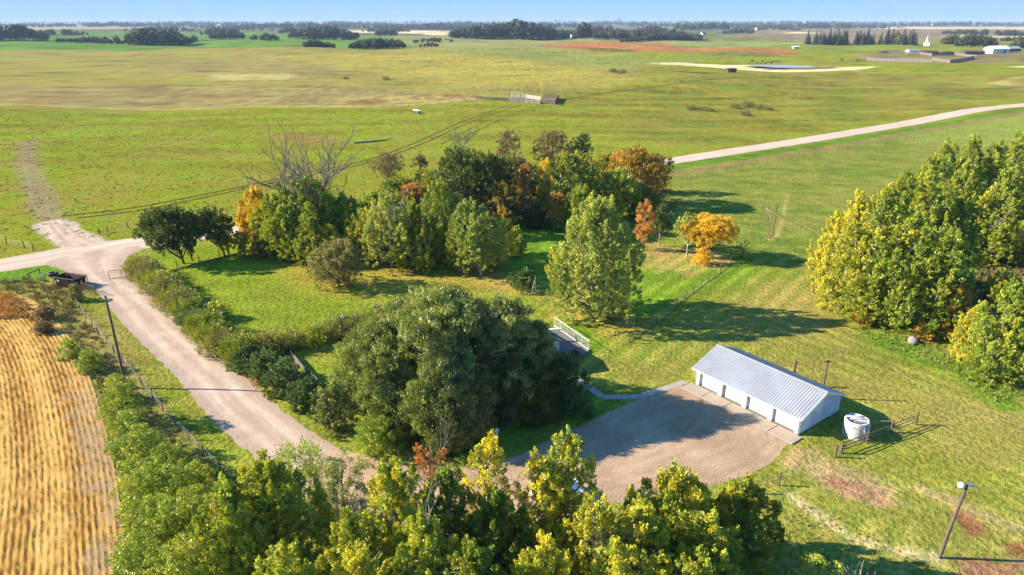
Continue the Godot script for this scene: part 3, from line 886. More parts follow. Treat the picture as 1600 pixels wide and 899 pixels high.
func build_garage() -> void:
	# local axes: x runs along the door front (to the near end), z points out of the doors, origin = middle of the floor
	var g := thing("garage", "long white four door garage with ribbed pale metal roof beside the gravel yard", "garage", Vector3(28.75, 0.0, -67.95), atan2(-0.8, 0.6))
	var L := 13.3
	var W := 7.8
	var E := 2.35
	var R := 3.95
	var T := 0.14
	var f := W / 2.0
	var wall: Material = mats["white_wall"]
	block(g, "foundation", Vector3(0, 0.03, 0), Vector3(L + 0.06, 0.22, W + 0.06), mats["foundation"], 0.0)
	# gable walls
	for s in [-1.0, 1.0]:
		var mb := MB.new()
		for e in [0.0, T]:
			var x: float = s * (L / 2.0 - e)
			var p := [Vector3(x, 0.14, -f), Vector3(x, 0.14, f), Vector3(x, E, f), Vector3(x, R - 0.1, 0), Vector3(x, E, -f)]
			if (s > 0.0) == (e == 0.0):
				p.reverse()
			for k in range(1, 4):
				mb.tri(p[0], p[k], p[k + 1])
		obj("wall", mb.mesh(), wall, g)
	block(g, "wall", Vector3(0, (E + 0.14) / 2.0, -f + T / 2.0), Vector3(L - 2.0 * T - 0.004, E - 0.14, T), wall, 0.0)
	# front: a header over four recessed doors with posts between them
	block(g, "wall", Vector3(0, E - 0.12, f - 0.2), Vector3(L - 2.0 * T - 0.004, 0.24, 0.4), wall, 0.0)
	var dw := 2.78
	var xs := [-4.83, -1.61, 1.61, 4.83]
	for k in 5:
		var a: float = -L / 2.0 + T + 0.002 if k == 0 else xs[k - 1] + dw / 2.0
		var b: float = L / 2.0 - T - 0.002 if k == 4 else xs[k] - dw / 2.0
		block(g, "door_post", Vector3((a + b) / 2.0, (E - 0.24 + 0.14) / 2.0, f - 0.2), Vector3(b - a, E - 0.24 - 0.14, 0.4), mats["white_trim"], 0.012)
	var sec := MB.new()
	sec.box(Vector3.ZERO, Vector3(dw - 0.03, 0.47, 0.05), Basis.IDENTITY, 0.014)
	for k in 4:
		for s in [-0.25, 0.25]:
			sec.box(Vector3(dw * s, 0, 0.026), Vector3(dw * 0.4, 0.3, 0.012), Basis.IDENTITY, 0.005)
	var sec_mesh := sec.mesh()
	for k in 4:
		var d := Node3D.new()
		d.name = "garage_door"
		g.add_child(d, true)
		d.position = Vector3(xs[k], 0.14, f - 0.38)
		for j in 4:
			var s := obj("door_panel", sec_mesh, wall, d)
			s.position = Vector3(0, 0.245 + j * 0.485, 0)
		block(d, "handle", Vector3(0, 0.62, 0.06), Vector3(0.16, 0.03, 0.04), mats["dark_trim"], 0.006)
		block(d, "seal", Vector3(0, 0.005, 0), Vector3(dw - 0.02, 0.02, 0.06), mats["dark_trim"], 0.0)
	# roof: rafters are hidden; each slope is a deck under ribbed sheets
	var over_f := 0.42
	var over_e := 0.38
	var slope := atan2(R - E, f)
	var run := (f + over_f) / cos(slope)
	var n := 15
	var sw := (L + 2.0 * over_e) / n
	var sheet := MB.new()
	var ribs := 3
	for k in ribs:
		var x0 := -sw / 2.0 + sw * k / ribs
		var w := sw / ribs
		var prof := [Vector2(x0, 0.0), Vector2(x0 + w * 0.62, 0.0), Vector2(x0 + w * 0.7, 0.045), Vector2(x0 + w * 0.88, 0.045), Vector2(x0 + w, 0.0)]
		for j in 4:
			var a: Vector2 = prof[j]
			var b: Vector2 = prof[j + 1]
			sheet.quad(Vector3(a.x, a.y, 0), Vector3(a.x, a.y, run), Vector3(b.x, b.y, run), Vector3(b.x, b.y, 0))
	var sheet_mesh := sheet.mesh()
	for s in [1.0, -1.0]:
		var b := Basis(Vector3.UP, 0.0 if s > 0.0 else PI) * Basis(Vector3.RIGHT, slope)
		var deck := block(g, "roof", Vector3(0, R, 0) + b * Vector3(0, -0.04, run / 2.0), Vector3(L + 2.0 * over_e - 0.02, 0.06, run - 0.02), mats["white_trim"], 0.0, b)
		for k in n:
			var q := obj("roof_sheet", sheet_mesh, mats["roof_steel"], deck)
			q.position = Vector3(-(L + 2.0 * over_e) / 2.0 + sw * (k + 0.5), 0.034 + 0.002 * (k % 2), -run / 2.0)
		block(g, "fascia", Vector3(0, R, 0) + b * Vector3(0, -0.09, run), Vector3(L + 2.0 * over_e, 0.16, 0.03), mats["white_trim"], 0.006, b)
		for e in [-1.0, 1.0]:
			block(g, "barge_board", Vector3(0, R, 0) + b * Vector3(e * (L / 2.0 + over_e + 0.012), -0.06, run / 2.0), Vector3(0.03, 0.2, run), mats["white_trim"], 0.006, b)
	var cap := MB.new()
	cap.quad(Vector3(-L / 2.0 - over_e, R + 0.02, 0.2), Vector3(L / 2.0 + over_e, R + 0.02, 0.2), Vector3(L / 2.0 + over_e, R + 0.105, 0), Vector3(-L / 2.0 - over_e, R + 0.105, 0))
	cap.quad(Vector3(-L / 2.0 - over_e, R + 0.105, 0), Vector3(L / 2.0 + over_e, R + 0.105, 0), Vector3(L / 2.0 + over_e, R + 0.02, -0.2), Vector3(-L / 2.0 - over_e, R + 0.02, -0.2))
	obj("ridge_cap", cap.mesh(), mats["roof_steel"], g)
	for s in [-1.0, 1.0]:
		for e in [-1.0, 1.0]:
			block(g, "corner_trim", Vector3(s * (L / 2.0 + 0.012), (E + 0.14) / 2.0, e * (f - 0.06)), Vector3(0.02, E - 0.14, 0.1), mats["white_trim"], 0.0)
	var gut := MB.new()
	gut.path([Vector3(-L / 2.0 - over_e, E - 0.13, f + over_f + 0.05), Vector3(0, E - 0.15, f + over_f + 0.05), Vector3(L / 2.0 + over_e, E - 0.17, f + over_f + 0.05)], [0.06, 0.06, 0.06], 6)
	obj("gutter", gut.mesh(), mats["white_trim"], g)
	pipe(g, "downpipe", [Vector3(L / 2.0 - 0.1, E - 0.15, f + over_f + 0.05), Vector3(L / 2.0 - 0.1, E - 0.35, f + 0.06), Vector3(L / 2.0 - 0.1, 0.2, f + 0.06)], 0.04, mats["white_trim"])
	block(g, "gable_vent", Vector3(L / 2.0 + 0.03, R - 0.75, 0.35), Vector3(0.05, 0.26, 0.42), mats["dark_trim"], 0.01)

func build_slabs() -> void:
	# concrete apron in front of the doors, cast in five bays
	var apron := Node3D.new()
	apron.name = "concrete_apron"
	add_child(apron)
	apron.set_meta("kind", "structure")
	apron.set_meta("label", "pale concrete apron along the front of the garage doors")
	apron.position = Vector3(28.75, 0, -67.95)
	apron.rotation.y = atan2(-0.8, 0.6)
	for k in 5:
		var bit := block(apron, "slab", Vector3(-7.25 + 2.9 * (k + 0.5), 0.05, 3.9 + 1.0 + 0.012 * (k % 3)), Vector3(2.86, 0.16, 1.9), mats["concrete"], 0.03)
		bit.rotation.x = 0.006 * ((k * 7) % 3 - 1)
	var walk := Node3D.new()
	walk.name = "walkway"
	add_child(walk)
	walk.set_meta("kind", "structure")
	walk.set_meta("label", "narrow concrete walkway bending from the trees to the apron")
	var line := PackedVector2Array([Vector2(8.04, -72.12), Vector2(8.94, -70.44), Vector2(10.3, -68.09), Vector2(12.41, -68.02), Vector2(14.47, -68.09), Vector2(17.1, -69.54), Vector2(20.72, -71.66)])
	for i in line.size() - 1:
		var a := line[i]
		var b := line[i + 1]
		var n := int(ceil(a.distance_to(b) / 1.25))
		for k in n:
			var p := a.lerp(b, (k + 0.5) / n)
			var d := (b - a) / n
			var s := block(walk, "slab", Vector3(p.x, 0.02 + 0.004 * ((k * 5) % 3), p.y), Vector3(0.95, 0.1, d.length() - 0.025), mats["walkway_concrete"], 0.012)
			s.rotation.y = atan2(d.x, d.y)

func post_line(o: Node3D, called: String, pts: Array, tall: float, rad: float, m: Material, tilt := 0.0) -> void:
	for i in pts.size():
		var p: Vector2 = pts[i]
		var mb := MB.new()
		var top := Vector3(sin(i * 2.3) * tilt, tall * (1.0 + 0.08 * sin(i * 5.1)), cos(i * 3.7) * tilt)
		mb.path([Vector3(0, -0.2, 0), top * 0.5, top, top + Vector3(0, 0.012, 0)], [rad * 1.08, rad, rad * 0.93, 0.0], 7)
		obj(called, mb.mesh(), m, o).position = Vector3(p.x, gy(p.x, p.y), p.y)

func wires(o: Node3D, pts: Array, heights: Array, rad: float, m: Material, sag := 0.03) -> void:
	for hh in heights:
		var mb := MB.new()
		for i in pts.size() - 1:
			var a: Vector2 = pts[i]
			var b: Vector2 = pts[i + 1]
			var pa := Vector3(a.x, gy(a.x, a.y) + hh, a.y)
			var pb := Vector3(b.x, gy(b.x, b.y) + hh, b.y)
			var mid := (pa + pb) / 2.0 - Vector3(0, sag, 0)
			mb.tube(pa, mid, rad, rad, 4, false)
			mb.tube(mid, pb, rad, rad, 4, false)
		obj("wire", mb.mesh(), m, o)

# a woven mesh panel between two ground points
func mesh_panel(o: Node3D, a: Vector2, b: Vector2, tall: float, gap: float, m: Material, rad: float) -> void:
	var mb := MB.new()
	var l := a.distance_to(b)
	var n := int(l / gap)
	var d := (b - a) / l
	for k in range(-int(tall / gap), n + 1):
		for s in [1.0, -1.0]:
			var x0: float = k * gap
			var y0 := 0.04
			var x1: float = x0 + tall
			var y1 := tall
			if x0 < 0.0:
				y0 = -x0
				x0 = 0.0
			if x1 > l:
				y1 = tall - (x1 - l)
				x1 = l
			if y1 <= y0:
				continue
			if s < 0.0:
				x0 = l - x0
				x1 = l - x1
			var p := a + d * x0
			var q := a + d * x1
			mb.tube(Vector3(p.x, y0, p.y), Vector3(q.x, y1, q.y), rad, rad, 3, false)
	obj("mesh_panel", mb.mesh(), m, o)

func build_fences() -> void:
	# pole fence by the tank
	var o := thing("rail_fence", "short weathered fence of three long poles beside the white water tank", "fence")
	var ps := [Vector2(31.81, -56.55), Vector2(32.67, -57.19), Vector2(36.18, -59.07), Vector2(39.56, -60.93), Vector2(42.97, -62.39)]
	post_line(o, "post", ps, 1.45, 0.11, mats["weathered_wood"], 0.03)
	for hh in [0.5, 0.9, 1.28]:
		var a: Vector2 = ps[1]
		var b: Vector2 = ps[4]
		var mb := MB.new()
		var pts := []
		var rad := []
		for k in 7:
			var p := a.lerp(b, k / 6.0)
			pts.append(Vector3(p.x + 0.1, hh + 0.05 * sin(k * 1.9 + hh * 5.0), p.y + 0.06))
			rad.append(0.06 - 0.003 * k)
		mb.path(pts, rad, 6)
		obj("rail", mb.mesh(), mats["weathered_wood"], o)
	pipe(o, "brace_wire", [Vector3(ps[0].x, 0.9, ps[0].y), Vector3(ps[1].x, 0.3, ps[1].y)], 0.015, mats["wire"], 4)
	pipe(o, "brace_wire", [Vector3(ps[0].x, 0.3, ps[0].y), Vector3(ps[1].x, 0.9, ps[1].y)], 0.015, mats["wire"], 4)
	pipe(o, "guy_wire", [Vector3(ps[3].x, 1.35, ps[3].y), Vector3(ps[3].x - 1.9, 0.05, ps[3].y - 2.2)], 0.02, mats["wire"], 4)
	# gate post and wire at the edge of the foreground poplars
	o = thing("wire_fence", "wire fence with a lone gate post running into the foreground poplars below the garage", "fence")
	var gp := [Vector2(24.68, -52.17), Vector2(21.97, -50.98), Vector2(18.73, -49.4)]
	post_line(o, "post", gp, 1.4, 0.09, mats["weathered_wood"], 0.04)
	wires(o, gp, [0.4, 0.75, 1.1], 0.022, mats["weathered_wood"])
	# yard fence behind the cottonwood
	o = thing("wire_fence", "straight wire fence with grey posts crossing the lawn behind the garage", "fence")
	var cf := [Vector2(15.64, -82.25), Vector2(18.36, -85.47), Vector2(20.45, -88.02), Vector2(24.66, -94.28), Vector2(26.78, -97.56), Vector2(28.55, -99.96), Vector2(30.41, -102.45), Vector2(32.34, -105.06), Vector2(33.98, -107.17), Vector2(35.37, -109.04), Vector2(38.17, -112.61)]
	post_line(o, "post", cf, 1.5, 0.075, mats["weathered_wood"], 0.04)
	wires(o, cf, [0.25, 0.55, 0.85, 1.15, 1.38], 0.012, mats["wire"])
	var mb := MB.new()
	for i in cf.size() - 1:
		mb.box(Vector3((cf[i].x + cf[i + 1].x) / 2.0, 0.05, (cf[i].y + cf[i + 1].y) / 2.0), Vector3(0.04, 0.06, cf[i].distance_to(cf[i + 1])), Basis(Vector3.UP, atan2(cf[i + 1].x - cf[i].x, cf[i + 1].y - cf[i].y)))
	obj("bottom_board", mb.mesh(), mats["weathered_wood"], o)
	# small arch gate in that fence
	o = thing("garden_gate", "small pale metal arch gate in the shade of the cottonwood", "gate")
	var g1 := Vector2(16.56, -86.94)
	pipe(o, "gate_frame", [Vector3(g1.x - 0.5, 0, g1.y), Vector3(g1.x - 0.5, 1.5, g1.y), Vector3(g1.x - 0.25, 1.75, g1.y), Vector3(g1.x + 0.25, 1.75, g1.y), Vector3(g1.x + 0.5, 1.5, g1.y), Vector3(g1.x + 0.5, 0, g1.y)], 0.04, mats["galvanised"])
	for k in 4:
		pipe(o, "gate_bar", [Vector3(g1.x - 0.3 + 0.2 * k, 0.1, g1.y), Vector3(g1.x - 0.3 + 0.2 * k, 1.5, g1.y)], 0.02, mats["galvanised"], 5)
	# fence along the verge, sagging towards the drive
	o = thing("wire_fence", "sagging wire fence with leaning posts along the grass verge of the drive", "fence")
	var vf := []
	for q in resample(smooth_curve(PackedVector2Array([Vector2(-68.93, -99.15), Vector2(-61.2, -89.8), Vector2(-51.5, -79.23), Vector2(-45.36, -72.76), Vector2(-39.81, -66.56), Vector2(-34.96, -61.41), Vector2(-30.87, -57.3), Vector2(-27.73, -54.2)])), 17):
		vf.append(q)
	post_line(o, "post", vf, 1.15, 0.075, mats["weathered_wood"], 0.12)
	wires(o, vf, [0.3, 0.6, 0.85, 1.05], 0.009, mats["wire"], 0.08)
	for i in vf.size() - 1:
		if i > 4:
			mesh_panel(o, vf[i], vf[i + 1], 0.55, 0.4, mats["wire"], 0.006)
	# lawn fence behind the dark trees by the road
	o = thing("wire_fence", "low wire fence with short posts under the dark trees at the top of the lawn", "fence")
	var lf := [Vector2(-58.09, -111.62), Vector2(-55.61, -114.65), Vector2(-53.24, -117.83), Vector2(-50.59, -120.41), Vector2(-47.57, -122.32), Vector2(-43.85, -123.89)]
	post_line(o, "post", lf, 1.5, 0.08, mats["weathered_wood"], 0.05)
	wires(o, lf, [0.4, 0.8, 1.2], 0.014, mats["wire"])
	mb = MB.new()
	for i in lf.size() - 1:
		mb.box(Vector3((lf[i].x + lf[i + 1].x) / 2.0, 0.2, (lf[i].y + lf[i + 1].y) / 2.0 + 1.2), Vector3(0.08, 0.22, lf[i].distance_to(lf[i + 1]) * 0.995), Basis(Vector3.UP, atan2(lf[i + 1].x - lf[i].x, lf[i + 1].y - lf[i].y)))
	obj("low_board", mb.mesh(), mats["weathered_wood"], o)
	# pasture fence along the far side of the road
	o = thing("wire_fence", "pasture fence of thin posts beside the gravel road at far left", "fence")
	var pf := [Vector2(-105.27, -129.65), Vector2(-97.32, -125.49), Vector2(-92.28, -123.1), Vector2(-89.58, -121.55)]
	post_line(o, "post", pf, 1.5, 0.1, mats["weathered_wood"], 0.06)
	wires(o, pf, [0.4, 0.8, 1.2], 0.016, mats["wire"])
	o = thing("wire_fence", "pasture fence of thin posts right of the muddy field track", "fence")
	var qf := [Vector2(-83.28, -132.27), Vector2(-82.1, -133.17), Vector2(-79.63, -136.39), Vector2(-77.32, -139.75), Vector2(-74.45, -143.78), Vector2(-71.43, -148.02)]
	post_line(o, "post", qf, 1.4, 0.1, mats["weathered_wood"], 0.06)
	wires(o, qf, [0.4, 0.8, 1.2], 0.016, mats["wire"])
	o = thing("wire_fence", "long thin wire fence along the near ditch of the gravel road", "fence")
	var rf := []
	for k in 26:
		var t := k / 25.0
		rf.append((Vector2(40.97, -179.9)).lerp(Vector2(167.3, -266.16), t))
	post_line(o, "post", rf, 1.3, 0.07, mats["weathered_wood"], 0.05)
	wires(o, rf, [0.5, 1.0], 0.016, mats["wire"])
	# log rail and white board at the corner
	o = thing("log_rail", "low log rail on short posts beside the white bent board at the road corner", "fence")
	var lr := [Vector2(-80.73, -106.86), Vector2(-80.31, -109.04)]
	post_line(o, "post", lr, 0.9, 0.1, mats["weathered_wood"], 0.04)
	pipe(o, "rail", [Vector3(lr[0].x, 0.8, lr[0].y), Vector3(lr[1].x, 0.85, lr[1].y)], 0.1, mats["weathered_wood"], 7)
	o = thing("bent_board", "white bent board standing in the grass near the black bin", "board", Vector3((Vector2(-78.29, -106.56)).x, 0, (Vector2(-78.29, -106.56)).y), 0.4)
	mb = MB.new()
	for k in 6:
		var t := k / 5.0
		mb.box(Vector3(0.5 * sin(t * 1.2) - 0.2, 0.75 * t * 1.6 - 0.1 + 0.1, 0), Vector3(0.16, 0.28, 0.05), Basis(Vector3(0, 0, 1), -t * 0.9), 0.01)
	obj("plank", mb.mesh(), mats["white_paint"], o)
	# grey leaning boards by the lilacs
	o = thing("board_fence", "low leaning grey board fence behind the row of lilac bushes", "fence")
	var bf := resample(PackedVector2Array([Vector2(-29.46, -80.53), Vector2(-27.78, -77.44), Vector2(-25.61, -74.37), Vector2(-23.47, -71.66), Vector2(-21.23, -68.81)]), 9)
	for i in 8:
		var d := bf[i + 1] - bf[i]
		var bb := Basis(Vector3.UP, atan2(d.x, d.y)) * Basis(Vector3(0, 0, 1), 0.12 * sin(i * 2.1))
		block(o, "board", Vector3((bf[i].x + bf[i + 1].x) / 2.0, 0.42, (bf[i].y + bf[i + 1].y) / 2.0), Vector3(0.05, 0.8, d.length() * 0.98), mats["dead_wood"], 0.01, bb)

func tube_gate(label: String, a: Vector2, b: Vector2, tall: float) -> void:
	var o := thing("pipe_gate", label, "gate")
	var pa := Vector3(a.x, 0.0, a.y)
	var pb := Vector3(b.x, 0.0, b.y)
	var m: Material = mats["rusty_pipe"]
	pipe(o, "gate_frame", [pa + Vector3(0, 0.2, 0), pa + Vector3(0, tall, 0), pb + Vector3(0, tall, 0), pb + Vector3(0, 0.2, 0), pa + Vector3(0, 0.2, 0)], 0.05, m)
	for k in 3:
		var y := 0.2 + (tall - 0.2) * (k + 1) / 4.0
		pipe(o, "gate_bar", [pa + Vector3(0, y, 0), pb + Vector3(0, y, 0)], 0.025, m, 5)
	pipe(o, "gate_brace", [pa.lerp(pb, 0.55) + Vector3(0, 0.2, 0), pa.lerp(pb, 0.55) + Vector3(0, tall, 0)], 0.035, m)
	pipe(o, "gate_post", [pb + Vector3(0.25, -0.2, 0.1), pb + Vector3(0.25, tall + 0.35, 0.1)], 0.1, m, 8)

func build_poles() -> void:
	# yard light
	var p := Vector2(34.2, -43.04)
	var o := thing("yard_light", "tall wooden pole with a white yard lamp at lower right", "lamp post", Vector3(p.x, 0, p.y))
	var mb := MB.new()
	var top := Vector3(0.55, 7.2, 0.0)
	mb.path([Vector3(0, -0.3, 0), Vector3(0.14, 2.4, 0), Vector3(0.36, 5.0, 0), top, top + Vector3(0, 0.02, 0)], [0.15, 0.135, 0.12, 0.1, 0.0], 9)
	obj("pole", mb.mesh(), mats["pole_wood"], o)
	var lamp := MB.new()
	lamp.lathe([Vector2(0.0, 0.34), Vector2(0.16, 0.32), Vector2(0.3, 0.2), Vector2(0.37, 0.0), Vector2(0.34, -0.16), Vector2(0.2, -0.26), Vector2(0.0, -0.28)], 16)
	obj("lamp_head", lamp.mesh(), mats["white_paint"], o).transform = Transform3D(Basis(Vector3(0, 0, 1), 0.35) * 0.72, top + Vector3(-0.55, -0.1, 0.1))
	pipe(o, "lamp_arm", [top + Vector3(0, -0.3, 0), top + Vector3(-0.5, 0.0, 0.1)], 0.035, mats["galvanised"])
	block(o, "bracket", top + Vector3(0.35, -0.12, 0.0), Vector3(0.7, 0.1, 0.3), mats["galvanised"], 0.02, Basis(Vector3(0, 0, 1), -0.25))
	pipe(o, "service_wire", [top + Vector3(0.1, -0.2, 0), top + Vector3(4.0, -1.0, 0.6), top + Vector3(14.0, -2.2, 1.5)], 0.012, mats["wire"], 4)
	# power pole at the left
	p = Vector2(-45.22, -70.29)
	o = thing("utility_pole", "tall bare utility pole standing on the left verge", "utility pole", Vector3(p.x, 0, p.y))
	mb = MB.new()
	mb.path([Vector3(0, -0.3, 0), Vector3(0.0, 4.0, 0), Vector3(0.03, 8.0, 0), Vector3(0.03, 11.6, 0), Vector3(0.03, 11.62, 0)], [0.165, 0.15, 0.13, 0.105, 0.0], 9)
	obj("pole", mb.mesh(), mats["pole_wood"], o)
	pipe(o, "cross_arm", [Vector3(-0.55, 11.3, 0.12), Vector3(0.75, 11.1, 0.12)], 0.018, mats["galvanised"])
	for k in [-0.55, 0.62, 0.75]:
		var ins := MB.new()
		ins.lathe([Vector2(0.0, 0.0), Vector2(0.07, 0.0), Vector2(0.1, 0.08), Vector2(0.06, 0.12), Vector2(0.09, 0.18), Vector2(0.0, 0.22)], 10)
		obj("insulator", ins.mesh(), mats["black_metal"], o).position = Vector3(k, 11.2 - 0.15 * k, 0.12)
	# the two posts behind the garage
	p = Vector2(35.18, -67.81)
	o = thing("clothes_pole", "thin dark pole with a short cross arm behind the garage", "pole", Vector3(p.x, 0, p.y))
	mb = MB.new()
	mb.path([Vector3(0, -0.2, 0), Vector3(0.02, 2.5, 0), Vector3(0.0, 4.9, 0), Vector3(0, 4.92, 0)], [0.11, 0.1, 0.09, 0.0], 8)
	obj("pole", mb.mesh(), mats["pole_wood"], o)
	block(o, "cross_arm", Vector3(-0.1, 4.75, 0), Vector3(0.7, 0.14, 0.12), mats["weathered_wood"], 0.02)
	p = Vector2(32.89, -70.59)
	o = thing("post", "short thick pale wooden post behind the garage roof", "post", Vector3(p.x, 0, p.y))
	mb = MB.new()
	mb.path([Vector3(0, -0.2, 0), Vector3(0.0, 1.6, 0), Vector3(0.02, 3.3, 0), Vector3(0.02, 3.32, 0)], [0.17, 0.16, 0.15, 0.0], 9)
	obj("pole", mb.mesh(), mats["weathered_wood"], o)

func build_tank() -> void:
	var p := Vector2(35.58, -60.57)
	var o := thing("water_tank", "crumpled white plastic water tank at the near end of the garage", "tank", Vector3(p.x, 0, p.y))
	var mb := MB.new()
	var prof := []
	for k in 11:
		var t := k / 10.0
		prof.append(Vector2(1.28 - 0.05 * absf(sin(t * 12.0)) - 0.06 * t, 0.02 + t * 1.75))
	prof.append(Vector2(1.12, 1.86))
	prof.append(Vector2(1.02, 1.84))
	prof.append(Vector2(0.96, 1.62))
	prof.append(Vector2(0.5, 1.52))
	prof.append(Vector2(0.0, 1.58))
	mb.lathe(prof, 30, 0.025)
	obj("shell", mb.mesh(), mats["white_plastic"], o)
	for q in [[0.45, -0.35, 0.3], [-0.5, 0.2, 0.24], [0.05, -0.62, 0.2], [-0.35, -0.45, 0.16]]:
		var hole := MB.new()
		hole.lathe([Vector2(q[2], 0.0), Vector2(q[2] * 0.9, 0.05), Vector2(0.0, 0.03)], 12, 0.12)
		obj("opening", hole.mesh(), mats["black_metal"], o).position = Vector3(q[0], 1.6, q[1])
	for k in 3:
		var rib := MB.new()
		rib.path([Vector3(-0.9 + 0.2 * k, 1.8, -0.6 + 0.5 * k), Vector3(0, 1.95 - 0.08 * k, 0.25 * k - 0.2), Vector3(0.9, 1.82, 0.5 * k - 0.55)], [0.13, 0.16, 0.1], 6)
		obj("bent_rim", rib.mesh(), mats["white_plastic"], o)
	var flap := MB.new()
	flap.quad(Vector3(0.1, 1.5, 1.34), Vector3(0.95, 1.82, 0.98), Vector3(1.32, 0.7, 0.5), Vector3(0.62, 0.12, 1.24))
	flap.quad(Vector3(0.1, 1.5, 1.34), Vector3(0.62, 0.12, 1.24), Vector3(0.6, 0.14, 1.3), Vector3(0.12, 1.5, 1.4))
	obj("torn_flap", flap.mesh(), mats["white_plastic"], o)
	for k in 4:
		block(o, "patch", Vector3(sin(-1.1 + k * 0.5) * 1.25, 0.5 + 0.3 * ((k * 3) % 4), cos(-1.1 + k * 0.5) * 1.25), Vector3(0.16, 0.12, 0.03), mats["dark_trim"], 0.01, Basis(Vector3.UP, -1.1 + k * 0.5))

func build_bin() -> void:
	var p := Vector2(-71.43, -103.31)
	var o := thing("metal_bin", "black open metal bin with a pipe frame beside the drive entrance", "bin", Vector3(p.x, 0, p.y), -0.35)
	var m: Material = mats["black_metal"]
	var w := 2.05
	var d := 1.0
	var hgt := 1.65
	# hopper: wide at the top, narrow at the bottom, thick plates
	for s in [-1.0, 1.0]:
		block(o, "side_plate", Vector3(0, hgt * 0.5, s * d), Vector3(w * 2.0, hgt, 0.06), m, 0.01, Basis(Vector3.RIGHT, s * 0.16))
		block(o, "end_plate", Vector3(s * w, hgt * 0.5, 0), Vector3(0.06, hgt, d * 2.0), m, 0.01, Basis(Vector3(0, 0, 1), -s * 0.18))
	block(o, "floor_plate", Vector3(0, 0.25, 0), Vector3(w * 1.9, 0.06, d * 1.8), m, 0.01)
	var fr: Material = mats["rusty_pipe"]
	for q in [[-w - 0.2, -d - 0.2], [w + 0.2, -d - 0.2], [w + 0.2, d + 0.2], [-w - 0.2, d + 0.2]]:
		pipe(o, "frame_post", [Vector3(q[0], -0.1, q[1]), Vector3(q[0], hgt + 0.1, q[1])], 0.06, fr)
	pipe(o, "frame_rim", [Vector3(-w - 0.2, hgt, -d - 0.2), Vector3(w + 0.2, hgt + 0.1, -d - 0.2), Vector3(w + 0.2, hgt + 0.1, d + 0.2), Vector3(-w - 0.2, hgt, d + 0.2), Vector3(-w - 0.2, hgt, -d - 0.2)], 0.06, fr)
	pipe(o, "frame_brace", [Vector3(w + 0.25, 0.1, d + 0.2), Vector3(w + 0.25, hgt, -d - 0.2)], 0.05, fr)
	pipe(o, "frame_brace", [Vector3(0.6, hgt + 0.04, d + 0.22), Vector3(1.4, 0.1, d + 0.32)], 0.05, fr)
	block(o, "white_label", Vector3(-1.25, 1.15, d + 0.2), Vector3(0.35, 0.35, 0.03), mats["white_paint"], 0.005, Basis(Vector3.RIGHT, 0.16))

